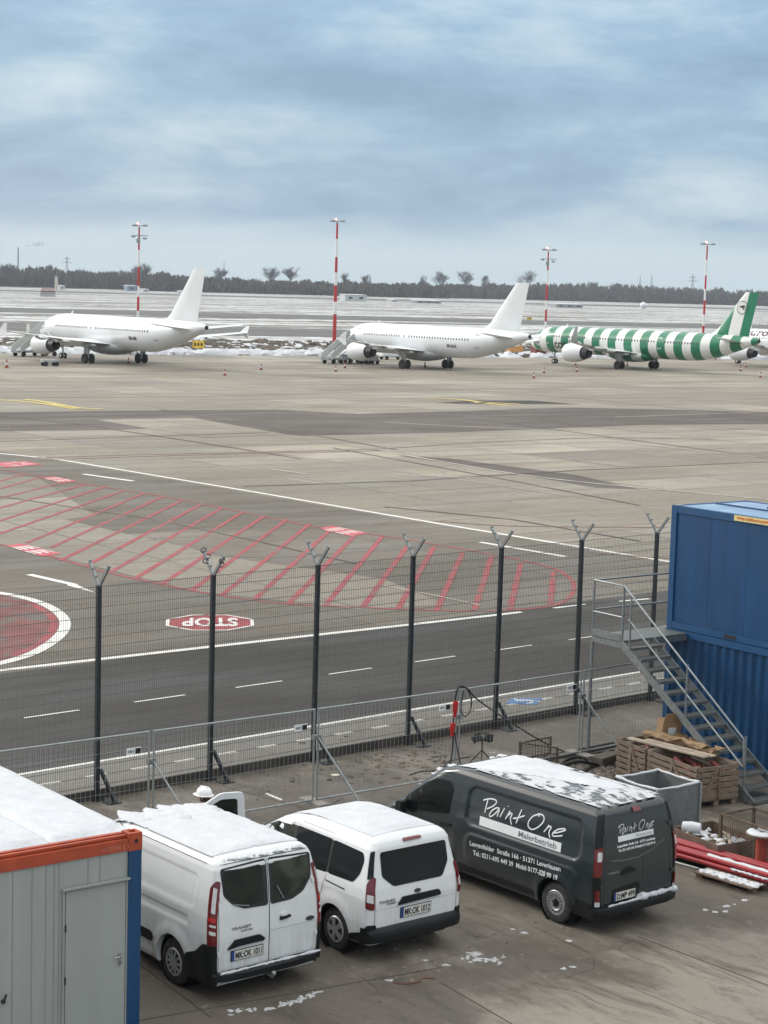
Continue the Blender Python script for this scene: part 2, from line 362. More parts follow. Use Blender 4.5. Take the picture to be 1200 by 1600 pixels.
def catmull(pts, k=6, closed=False):
    out = []; n = len(pts); P = [Vector(p) for p in pts]
    for i in range(n if closed else n - 1):
        a, b, c, d = (P[(i - 1) % n] if closed or i else P[0]), P[i], P[(i + 1) % n], (P[(i + 2) % n] if closed or i + 2 < n else P[-1])
        for j in range(k):
            t = j / k
            out.append(0.5 * ((2 * b) + (c - a) * t + (2 * a - 5 * b + 4 * c - d) * t * t + (3 * b - a - 3 * c + d) * t ** 3))
    if not closed: out.append(P[-1])
    return out
def text2d(s, size=1.0, bold=0.0, spacing=1.0, align='LEFT'):
    cu = bpy.data.curves.new('t', 'FONT'); cu.body = s; cu.size = size; cu.offset = bold; cu.space_character = spacing; cu.align_x = align; cu.resolution_u = 3
    o = bpy.data.objects.new('t', cu); col.objects.link(o)
    dg = bpy.context.evaluated_depsgraph_get(); me = o.evaluated_get(dg).to_mesh()
    vs = [v.co.copy() for v in me.vertices]; fs = [list(p.vertices) for p in me.polygons]
    o.evaluated_get(dg).to_mesh_clear(); bpy.data.objects.remove(o); bpy.data.curves.remove(cu)
    return vs, fs
def text_mesh(name, s, size, fmap, m, parent, bold=0.0, spacing=1.0, align='LEFT', width=None):
    vs, fs = text2d(s, size, bold, spacing, align)
    k = 1.0
    if width:
        xs = [v.x for v in vs]; k = width / (max(xs) - min(xs))
    mb = MB(); mb.add([fmap(v.x * k, v.y) for v in vs], fs)
    return mb.build(name, m, parent)
def round_poly(pts, r, n=5):
    out = []; N_ = len(pts)
    for i in range(N_):
        a, b, c = (Vector(pts[i - 1]), Vector(pts[i]), Vector(pts[(i + 1) % N_]))
        d1 = (a - b); d2 = (c - b); rr = r if not isinstance(r, (list, tuple)) else r[i]
        q = min(rr, d1.length * .48, d2.length * .48); p1 = b + d1.normalized() * q; p2 = b + d2.normalized() * q
        for j in range(n + 1):
            t = j / n; out.append((1 - t) ** 2 * p1 + 2 * t * (1 - t) * b + t * t * p2)
    return out
def decal(name, poly, fmap, m, parent, off=.006, thick=.012, step=.12, smooth=40):
    "a panel of real thickness laid on a curved surface; poly in (u, v), fmap(u, v, off)"
    bm = bmesh.new(); vs = [bm.verts.new((p[0], p[1], 0)) for p in poly]; bm.faces.new(vs)
    us = [p[0] for p in poly]; ws = [p[1] for p in poly]
    for ax, lo, hi in ((0, min(us), max(us)), (1, min(ws), max(ws))):
        k = max(1, int((hi - lo) / step))
        for i in range(1, k):
            pl = [0, 0, 0]; no = [0, 0, 0]; pl[ax] = lo + (hi - lo) * i / k + 1e-5; no[ax] = 1
            bmesh.ops.bisect_plane(bm, geom=bm.verts[:] + bm.edges[:] + bm.faces[:], plane_co=pl, plane_no=no, dist=1e-6)
    bm.verts.index_update()
    flat = [v.co.copy() for v in bm.verts]; faces = [[v.index for v in f.verts] for f in bm.faces]
    edges = [[v.index for v in e.verts] for e in bm.edges if len(e.link_faces) == 1]; bm.free()
    mb = MB(); n = len(flat)
    vs = [fmap(p.x, p.y, off) for p in flat] + [fmap(p.x, p.y, off - thick) for p in flat]
    fs = faces + [[i + n for i in f[::-1]] for f in faces] + [[a, b, b + n, a + n] for a, b in edges]
    mb.add(vs, fs)
    return mb.build(name, m, parent, smooth=smooth)
def lerp_tab(tab):
    def f(z):
        if z <= tab[0][0]: return tab[0][1]
        for (a, b), (c, d) in zip(tab, tab[1:]):
            if z <= c: return b + (d - b) * (z - a) / (c - a)
        return tab[-1][1]
    return f

# ------------------------------------------------------------------ the ground
B0, B6 = G(151, 1250), G(1015, 1094)
V = (B6 - B0).normalized(); U = Vector((-V.y, V.x, 0)); SP = (B6 - B0).length / 6
def W(a, b, z=0): return Vector((B0.x + V.x * a + U.x * b, B0.y + V.y * a + U.y * b, z))
def toW(p): d = Vector(p) - B0; return d.dot(V), d.dot(U)
sheet('ground', [(-9000, -300), (9000, -300), (9000, 14000), (-9000, 14000)], M_field, -0.06)
fa, fb = G(0, 552), G(1200, 562); fd = (fb - fa).normalized()
sheet('apron', [W(-400, 0), W(520, 0), fb + fd * 330, fa - fd * 420], M_apron, 0.0)
sheet('yard', [W(-60, 0), W(70, 0), W(70, -70), W(-60, -70)], M_yard, 0.0)
# dark perimeter road between the fence and the solid white line, then weathered asphalt up to the long white line
wl = toW(G(400, 1003))[1]
sheet('perimeter_road', [W(-120, .9), W(160, .9), W(160, wl), W(-120, wl)], M_road, .004)
sheet('asphalt_strip', [W(-120, wl), W(toW(G(1225, 914))[0], wl), G(1200, 903), G(1040, 879), G(600, 806), G(85, 719), G(-260, 664)], M_asph, .004)
sheet('footpath', [W(-120, .12), W(160, .12), W(160, toW(G(400, 1151))[1]), W(-120, toW(G(400, 1151))[1])], M_walk, .008)
def patch(name, l, m, z=.008): return sheet(name, pxs(l), m, z)
patch('light_slab_field', [(-300, 742), (0, 741), (60, 747), (140, 800), (330, 868), (600, 905), (700, 945), (560, 952), (430, 938), (300, 923), (100, 873), (0, 851), (-400, 770)], M_lite, .0085)
patch('dark_slab_band', [(-300, 648), (200, 642), (430, 640), (560, 647), (700, 643), (900, 637), (1300, 646), (1300, 661), (1000, 664), (700, 676), (470, 681), (330, 665), (200, 671), (-300, 678)], M_dark)
patch('light_slab_patch', [(150, 656), (300, 653), (455, 680), (320, 684)], M_lite, .012)
patch('asphalt_patch', [(680, 630), (905, 632), (830, 626), (740, 626)], M_road, .012)
patch('light_slab_patch', [(600, 778), (720, 768), (840, 792), (700, 805)], M_lite, .0045)
patch('light_slab_patch', [(600, 752), (760, 738), (910, 755), (745, 772)], M_lite, .0045)
patch('light_slab_patch', [(880, 735), (1010, 727), (1120, 742), (960, 752)], M_lite, .0045)
patch('light_slab_patch', [(860, 710), (1000, 702), (1200, 722), (1010, 727)], M_lite, .0046)
patch('dark_slab_patch', [(100, 812), (190, 800), (330, 825), (480, 870), (370, 872), (215, 838)], M_asph, .0125)
patch('dark_slab_patch', [(620, 712), (700, 716), (900, 742), (1000, 765), (930, 762), (720, 726)], M_dark, .0048)
# taxiways and verges out in the snow
def band(name, y0, y1, x0, x1, m, z, ext=2500):
    a, b = G(0, y0[0]), G(1200, y0[1]); c, d = G(1200, y1[1]), G(0, y1[0]); q = (b - a).normalized(); q2 = (c - d).normalized()
    f = lambda p0, p1, t: p0 + (p1 - p0) * t
    lo = -ext if x0 is None else None
    A = a - q * ext if x0 is None else f(a, b, x0 / 1200); D = d - q2 * ext if x0 is None else f(d, c, x0 / 1200)
    Bq = b + q * ext if x1 is None else f(a, b, x1 / 1200); C = c + q2 * ext if x1 is None else f(d, c, x1 / 1200)
    return sheet(name, [D, C, Bq, A], m, z)
band('taxiway', (502.5, 530), (515.5, 541), None, None, M_taxi, -.02)
band('taxiway', (480, 509), (487.5, 515), None, None, M_taxi, -.02)
band('runway', (452.5, 482.3), (455.0, 484.6), None, None, M_taxi, -.02)
band('scrub_verge', (445.5, 475.5), (448.5, 478.5), None, None, M_scrub, -.02)
# markings
mw, mr_, mpk, my, mf, mfr = MB(), MB(), MB(), MB(), MB(), MB()
a0 = toW(G(0, 1048))[0]
pstrip(mw, [G(-200, 1071), G(0, 1048), G(250, 1020), G(500, 992), G(815, 957)], .27, .014)
for p, q in (((865, 950.5), (916, 945)), ((967, 940), (1015, 936)), ((1060, 931), (1105, 926))): strip(mw, G(*p), G(*q), .18, .014)
for p, q in (((130, 741), (208, 752)), ((750, 847.5), (883, 870)), ((45, 898), (118, 914.5))): strip(mw, G(*p), G(*q), .30 if p[1] > 800 else .35, .014)
strip(mw, G(-20, 706.5), G(70, 716), .32, .014)
tip = [G(112, 911), G(150, 927), G(104, 915)]; mw.add([(p.x, p.y, .0142) for p in tip], [[0, 1, 2]])
pstrip(mw, [G(85, 717), G(400, 769.5), G(700, 821), G(1040, 877), G(1300, 919)], .30, .0135)
lane = (toW(G(62, 1114))[1] + toW(G(700, 1031))[1]) / 2
for i in range(-6, 16):
    a = toW(G(201, 1095))[0] + i * 3.09; strip(mw, W(a, lane), W(a + 1.52, lane), .13, .014)
edge = (toW(G(220, 1176))[1] + toW(G(600, 1120))[1]) / 2
strip(mw, W(-60, edge), W(60, edge), .13, .014)
nl = (toW(G(146, 1211))[1] + toW(G(547, 1147))[1]) / 2
for i in range(-8, 22):
    a = toW(G(202, 1202))[0] + i * 1.12; strip(mw, W(a, nl), W(a + .52, nl), .13, .014)
# traffic island with its white rim
isl = [G(-60, 922), G(0, 927), G(60, 941), G(96, 962), G(100, 984), G(75, 1008), G(30, 1029), G(-60, 1050)]
ci = catmull(isl, 6)
mb = MB(); mb.add([(p.x, p.y, .011) for p in ci], [list(range(len(ci)))])
tag(mb.build('traffic_island', mat('red_asphalt', (.165, .055, .05), .8, var=.25, scale=1.2, c2=(.12, .10, .09), thr=.48, soft=.1)), kind='structure')
pstrip(mw, ci, .34, .015)
pstrip(mr_, [p + (Vector((-14.5, 56.5, 0)) - p).normalized() * .33 for p in catmull(isl[2:-1], 6)], .24, .014)
# stop sign painted on the asphalt, read from the other side
ctr = G(328, 973)
def stop_poly(s, z):
    return [W(*(lambda q: q)(toW(ctr + (V * math.cos(R(22.5 + 45 * k)) * 1.02 + U * math.sin(R(22.5 + 45 * k)) * 1.02) * s)), z) for k in range(8)]
ctr_z = .013
hx, hy = (G(398, 972) - G(258, 972)).length / 2, (G(328, 961) - G(328, 986)).length / 2
ex, ey = (G(398, 972) - G(258, 972)).normalized(), (G(328, 961) - G(328, 986)).normalized()
def oct_(s, z): return [Vector((ctr.x, ctr.y, z)) + ex * hx * s * math.cos(R(22.5 + 45 * k)) * 1.06 + ey * hy * s * math.sin(R(22.5 + 45 * k)) * 1.06 for k in range(8)]
mb = MB(); mb.add(oct_(1.0, .013), [list(range(8))]); tag(mb.build('stop_sign_rim', M_pwhite), kind='structure')
mb = MB(); mb.add(oct_(.92, .016), [list(range(8))]); tag(mb.build('stop_sign_field', mat('stop_red_paint', (.25, .035, .042), .7, var=.2, scale=3, c2=(.17, .06, .06), thr=.6)), kind='structure')
vs, fs = text2d('STOP', 1, .03); xs = [v.x for v in vs]; x0, x1 = min(xs), max(xs); y1 = max(v.y for v in vs)
mb = MB(); mb.add([Vector((ctr.x, ctr.y, .019)) - ex * hx * 1.25 * ((v.x - x0) / (x1 - x0) - .5) - ey * hy * 1.0 * (v.y / y1 - .5) for v in vs], fs)
tag(mb.build('stop_sign_letters', M_pwhite), kind='structure')
# red hatched no-parking zone
out = [(-60, 728), (0, 734), (65, 745), (135, 757), (250, 775), (380, 801), (480, 821), (600, 838), (680, 851), (770, 867), (850, 884), (885, 899), (897, 917), (885, 938), (850, 949),
       (760, 955), (640, 953), (560, 949), (452, 944), (346, 931), (250, 913), (170, 895), (90, 873), (30, 858), (0, 851), (-60, 838)]
pstrip(mr_, catmull(pxs(out), 4), .17, .0135)
hat = [((35, 742), (0, 752)), ((65, 746), (0, 764)), ((100, 754), (-30, 786)), ((135, 757), (-40, 805)), ((165, 761), (-40, 827)), ((197, 766), (-40, 848)),
       ((225, 771), (42, 849)), ((255, 776), (80, 856)), ((285, 782), (95, 876)), ((317, 787), (132, 886)), ((347, 794), (172, 895)), ((380, 800), (212, 904)), ((414, 806), (252, 914)), ((448, 812), (298, 924)),
       ((484, 819), (346, 931)), ((515, 829), (398, 937)), ((555, 836), (451, 944)), ((597, 839), (508, 947)), ((637, 853), (567, 949)), ((678, 855), (622, 952)), ((723, 863), (682, 954)), ((768, 870), (741, 954)), ((814, 880), (797, 952)), ((865, 893), (860, 944))]
for p, q in hat: strip(mr_, G(*p), G(*q), .21, .0165)
# pink lettered warning fields beside the hatching: solid field, strokes of worn white letters
def field(pl, letters):
    q = pxs(pl); mpk.add([(p.x, p.y, .019) for p in q], [[0, 1, 2, 3]])
    for k in range(letters):
        for r0, r1 in ((.18, .45), (.55, .82)):
            t0 = (k + .15) / letters; t1 = (k + .8) / letters
            f = lambda s_, t_: q[0] * (1 - s_) * (1 - t_) + q[1] * s_ * (1 - t_) + q[2] * s_ * t_ + q[3] * (1 - s_) * t_
            a, b = f(t0, r0), f(t1 if k % 2 else t0 + .02, r1); strip(mw, a, b, .085, .022)
field([(498, 826), (520, 822), (577, 834), (545, 838)], 6)
field([(64, 747), (85, 745), (120, 752), (98, 755)], 5)
field([(8, 853), (35, 850), (97, 866), (65, 870)], 6)
field([(-30, 724), (40, 721), (68, 726), (10, 731)], 5)
# faded centre lines and guide lines further out
def fl(mbx, pts, wd, z=.0175): pstrip(mbx, catmull(pxs(pts), 4), wd, z)
fl(mf, [(955, 690), (1080, 703), (1300, 727)], .35)
fl(mf, [(590, 704), (700, 723), (860, 748), (1160, 777), (1300, 790)], .3)
fl(mf, [(420, 733), (480, 741)], .3); fl(mf, [(620, 742), (760, 748)], .3)
fl(mf, [(600, 660), (760, 668), (900, 672)], .3); fl(mf, [(1100, 664), (1210, 674)], .3)
fl(mf, [(960, 652), (1300, 640)], .25); fl(mf, [(600, 915), (680, 931), (750, 946)], .12)
fl(mfr, [(40, 716), (200, 711), (420, 706), (600, 701), (700, 694), (850, 687), (960, 684), (1120, 687)], .30)
fl(mfr, [(60, 719), (300, 711), (600, 704)], .25)
fl(mfr, [(680, 814), (800, 822), (1040, 824)], .25); fl(mfr, [(920, 862), (1000, 870), (1060, 873)], .25)
for l in ([(-20, 624), (30, 627), (75, 632), (118, 639)], [(37, 624), (70, 628), (118, 637), (160, 639)], [(665, 622), (715, 624), (760, 630), (795, 634)], [(740, 629), (780, 630), (815, 632)]): fl(my, l, .75, .02)
for mbx, m, nme in ((mw, M_pwhite, 'white_marking'), (mr_, M_pred, 'red_marking'), (mpk, M_ppink, 'pink_marking'), (my, M_pyel, 'yellow_marking'), (mf, M_pfaint, 'faded_marking'), (mfr, M_pfred, 'faded_red_marking')):
    tag(mbx.build(nme, m), kind='structure')
# blue accessible field with white wheelchair-like mark on the footpath
q = pxs([(790, 1100), (800, 1092), (848, 1092), (838, 1102)])
mb = MB(); mb.add([(p.x, p.y, .0165) for p in q], [[0, 1, 2, 3]]); tag(mb.build('blue_marking', M_pblue), kind='structure')
mb = MB(); c0 = G(819, 1097); hp = [c0 + V * math.cos(t) * .2 + U * math.sin(t) * .2 for t in [R(k) for k in range(-120, 121, 20)]]
pstrip(mb, hp, .06, .0185); pstrip(mb, [c0 + U * .38, c0 + U * .05, c0 + V * .25, c0 + V * .33 - U * .25], .06, .019)
tag(mb.build('blue_marking_symbol', M_pwhite), kind='structure')

# snow left on the yard and lumps of snow and soil along the apron edge
def lump(mb, c, r, rz, seed, nseg=7):
    rnd = random.Random(seed); c = Vector(c); rings = []
    a0 = rnd.random() * 6.28; st = .6 + rnd.random() * .9
    for k, (q, h) in enumerate(((1, 0), (.85, .5), (.5, .9), (.12, 1))):
        rings.append([c + Vector((math.cos(a0 + j * 6.283 / nseg) * r * q * st * (.75 + rnd.random() * .5), math.sin(a0 + j * 6.283 / nseg) * r * q / st * (.75 + rnd.random() * .5), h * rz * (.8 + rnd.random() * .4))) for j in range(nseg)])
    mb.loft(rings)
ms, mc = MB(), MB()
for i in range(5200):
    px = random.uniform(-60, 1260); u = random.random() ** 1.25
    ye = 552 + px / 1200 * 10 - .6; ytop = 529 + px / 1200 * 14
    p = G(px, ye + (ytop - ye) * u); r = random.uniform(.25, 1.2) * (1.0 if random.random() < .85 else 2.2)
    if i % 5 in (0, 1, 3): lump(mc, (p.x, p.y, -.08), r * .95, random.uniform(.15, .6), i, 6)
    else: lump(ms, (p.x, p.y, -.08), r, random.uniform(.1, .45), i, 6)
# the ploughed snow bank right at the apron edge
for i in range(520):
    px = random.uniform(-60, 1260); p = G(px, 552 + px / 120 - random.uniform(.3, 2.4)); lump(ms, (p.x, p.y, -.08), random.uniform(.8, 2.4), random.uniform(.35, .9), i + 9000, 7)
tag(ms.build('snow_bank', M_snow, smooth=60), kind='stuff'); tag(mc.build('soil_clods', M_clod, smooth=60), kind='stuff')
def flecks(name, label, spots, seed):
    mb = MB(); rnd = random.Random(seed)
    for (px, py, r, n) in spots:
        g0 = G(px, py)
        for k in range(n):
            c = g0 + V * rnd.gauss(0, r) + U * rnd.gauss(0, r * .55); lump(mb, (c.x, c.y, -.003), rnd.uniform(.014, .055), rnd.uniform(.006, .018), seed * 100 + k)
    return tag(mb.build(name, mat('slushy_snow', (.40, .41, .42), .5, var=.15, scale=20), smooth=60), kind='stuff')
flecks('snow_crumbs', '', [(738, 1492, .08, 14), (745, 1500, .06, 8), (765, 1500, .07, 10), (778, 1506, .05, 5), (785, 1495, .05, 4), (728, 1498, .05, 4)], 1)
flecks('snow_crumbs', '', [(365, 1578, .06, 5), (385, 1578, .08, 9), (420, 1576, .05, 6), (440, 1570, .07, 12), (458, 1566, .07, 14), (472, 1560, .05, 8), (488, 1554, .05, 8), (497, 1550, .03, 4)], 2)
flecks('snow_crumbs', '', [(697, 1508, .04, 4), (665, 1500, .02, 2), (820, 1457, .03, 3), (800, 1452, .02, 2), (885, 1511, .05, 4), (890, 1470, .02, 2), (610, 1532, .03, 3), (768, 1176, .03, 2)], 3)
flecks('snow_crumbs', '', [(1101, 1422, .02, 4), (1117, 1425, .015, 3), (1134, 1416, .03, 5), (1134, 1424, .02, 3), (1149, 1413, .015, 2), (1162, 1407, .02, 4)], 4)
mb = MB(); rnd = random.Random(5)
for (px, py, sx, n) in ((640, 1525, .9, 22), (700, 1480, 1.0, 20), (850, 1460, .8, 12), (600, 1205, 1.4, 26), (400, 1235, 1.2, 20), (900, 1195, .7, 26), (1020, 1250, .5, 8), (520, 1200, .9, 12), (640, 1180, .6, 14)):
    g0 = G(px, py)
    for k in range(n):
        c = g0 + V * rnd.gauss(0, sx) + U * rnd.gauss(0, sx * .5); lump(mb, (c.x, c.y, -.003), rnd.uniform(.01, .05), rnd.uniform(.008, .03), 700 + k + px)
tag(mb.build('gravel_crumbs', mat('rubble', (.15, .13, .11), .9, var=.5, scale=8)), kind='stuff')

mj = MB()
for a, b in (((690, 1536), (830, 1618)), ((998, 1464), (1230, 1551)), ((215, 1505), (330, 1590)), ((300, 1215), (470, 1262)), ((560, 1178), (640, 1205)), ((1040, 1330), (1230, 1403)), ((-40, 1640), (690, 1512))):
    A, B_ = G(*a), G(*b); n = 30; pts = []
    for i in range(n + 1): p = A.lerp(B_, i / n); pts.append(p + U * noise.noise(Vector((i * .5, a[0], 0))) * .02)
    pstrip(mj, pts, .022, .004)
tag(mj.build('yard_joint', mat('dark_joint_filler', (.045, .038, .030), .9)), kind='structure')
mk = MB(); rnd = random.Random(77)      # fine cracks wandering through the concrete
for (px, py, ang, ln) in ((860, 1530, .3, 2.4), (1050, 1520, 2.2, 1.8), (560, 1560, .8, 1.6), (700, 1230, 1.5, 1.5), (960, 1575, 2.8, 1.6), (470, 1225, 2.0, 1.4)):
    p = G(px, py); pts = [p]
    for i in range(int(ln / .07)): ang += rnd.gauss(0, .22); p = p + Vector((math.cos(ang), math.sin(ang), 0)) * .07; pts.append(p)
    pstrip(mk, pts, .008, .0035)
tag(mk.build('yard_crack', MATS['dark_joint_filler']), kind='structure')
md = MB()          # dark sealed joints and tyre arcs out on the apron
for l in ([(0, 650), (130, 664), (300, 690), (470, 717)], [(250, 640), (420, 668), (620, 703)], [(0, 690), (180, 684), (420, 676)], [(380, 760), (640, 752), (900, 735), (1200, 722)], [(520, 700), (760, 744), (1000, 790)],
          [(0, 776), (240, 812), (420, 850), (560, 882)], [(600, 792), (800, 812), (1000, 846)], [(700, 650), (900, 676), (1200, 716)], [(0, 622), (300, 620), (600, 612), (900, 606)], [(600, 600), (900, 622), (1200, 652)]): pstrip(md, pxs(l), .16, .0225)
tag(md.build('apron_joint', mat('bitumen_joint', (.10, .088, .074), .9, var=.3, scale=.5, c2=(.19, .17, .145), thr=.50)), kind='structure')

# ------------------------------------------------------------------ far wood and horizon
M_wood = mat('bare_winter_wood', (.066, .056, .046), .95, var=.4, scale=.04, c2=(.12, .105, .085), thr=.55)
M_bark = mat('bare_bark', (.035, .032, .028), .95, var=.25, scale=.3)
M_dwood = mat('evergreen_wood', (.042, .042, .036), .95, var=.4, scale=.04)
def wood_line(px):   # base of the wood in the picture, and height of its top edge above that
    base = 447 + 31 * px / 1200 + (1.5 if 200 < px < 700 else 0)
    top = [(-100, 418), (0, 416), (60, 414), (110, 420), (160, 423), (230, 422), (280, 428), (330, 433), (450, 438), (600, 441), (760, 443), (850, 441), (900, 440), (1000, 443), (1100, 449), (1200, 454), (1300, 458)]
    return base, lerp_tab(top)(px)
mA, mB_ = MB(), MB(); rnd = random.Random(11)
def shard(mb, p, s, up_=1.6):
    a = rnd.random() * 3.14; d = Vector((math.cos(a), math.sin(a), rnd.uniform(-.3, .3))) * s; e_ = Vector((rnd.uniform(-.3, .3), rnd.uniform(-.3, .3), up_)) * s
    mb.add([p - d * .5, p + d * .5, p + d * rnd.uniform(.0, .3) + e_, p - d * rnd.uniform(.1, .4) + e_ * .8], [[0, 1, 2, 3]])
for i in range(5200):
    px = rnd.uniform(-110, 1310); base, tp = wood_line(px); row = rnd.random()
    g0 = G(px, base + .2); dist = g0.length; extra = row * 160
    g1 = g0 + g0.normalized() * extra
    H = (base - tp) / FPX * dist * (1 + extra / dist) * rnd.uniform(.66, .92) * (1 + .22 * noise.noise(Vector((px * .045, 0, 0))) + (.16 * noise.noise(Vector((px * .21, 5, 0))))) + extra * .004
    w_ = rnd.uniform(2.2, 4.5)
    mb = mA if rnd.random() < .8 else mB_
    n = 13
    for k in range(n):
        f = k / n; zz = H * (f ** .8) * .93; spread = w_ * (.75 + .35 * math.sin(f * 3.1)) * (1 if f < .8 else .6)
        shard(mb, g1 + Vector((rnd.gauss(0, spread * .5), rnd.gauss(0, spread * .5), zz)), rnd.uniform(1.2, 2.6) * (1.3 if f < .5 else .75))
    if rnd.random() < .35: mb.bar(g1, g1 + Vector((rnd.uniform(-1, 1), 0, H * 1.02)), .28)
tag(mA.build('forest', M_wood), kind='stuff'); tag(mB_.build('evergreen_forest', M_dwood), kind='stuff')

def bare_tree(px, ytop, wpx, label, seed, ybase=None):
    rd = random.Random(seed); base, tp = wood_line(px); g = G(px, base + .1); g = g + g.normalized() * 60
    dist = g.length; H = ((ybase or base) - ytop) / FPX * dist * 1.0 + .3; Wd = wpx / FPX * dist
    t = thing('bare_tree', label, 'tree', g, 0, 'bare trees rising above the far wood')
    tb = MB(); tb.tube([(0, 0, 0), (rd.uniform(-.2, .2), 0, H * .35), (rd.uniform(-.4, .4), 0, H * .62)], [.45, .34, .22], 6); tb.build('trunk', M_bark, t)
    cb = MB()
    def br(p, d, ln, r, lv):
        q = p + d * ln; cb.tube([p, p + d * ln * .5 + Vector((rd.gauss(0, .05), rd.gauss(0, .05), .04)) * ln, q], [r, r * .8, r * .55], 4, False)
        if lv == 0: return
        for k in range(4 if lv > 2 else 3):
            nd = (d + Vector((rd.gauss(0, .5), rd.gauss(0, .5), rd.uniform(-.05, .5)))).normalized(); br(p + d * ln * rd.uniform(.45, 1), nd, ln * rd.uniform(.55, .8), r * .62, lv - 1)
    for k in range(11):
        a = rd.random() * 6.28; s = rd.uniform(.2, .95)
        br(Vector((0, 0, H * rd.uniform(.28, .55))), Vector((math.cos(a) * s, math.sin(a) * s, 1.1)).normalized(), H * .19, .20, 4)
    xs = [abs(v.x) for v in cb.v]; k = min(1.6, Wd / 2 / sorted(xs)[int(len(xs) * .98)]); zs = max(v.z for v in cb.v)
    for v in cb.v: v.x *= k; v.y *= k; v.z = v.z * (H / zs if v.z > H * .35 else 1)
    cb.build('crown', M_bark, t)
for i, a in enumerate([(10, 412, 22, 'bare tree at the far left end of the wood'), (222, 411, 30, 'bare tree behind the leftmost red and white mast'),
    (343, 417, 24, 'bare tree just right of the leftmost tail fin'), (423, 416, 26, 'left one of the close pair of bare trees left of the second mast'), (453, 417, 26, 'right one of the close pair of bare trees left of the second mast'),
    (537, 425, 13, 'small bare tree right beside the tallest mast'), (573, 429, 17, 'low round bare tree between the tallest mast and the white shed'), (662, 430, 15, 'narrow bare tree above the long low building'),
    (687, 423, 26, 'wide bare tree above the middle of the wood'), (727, 423, 26, 'twin topped bare tree left of the middle tail fin'), (757, 430, 14, 'small bare tree just left of the middle tail fin'),
    (822, 422, 30, 'largest bare tree, right behind the middle tail fin')]): bare_tree(*a, seed=40 + i)

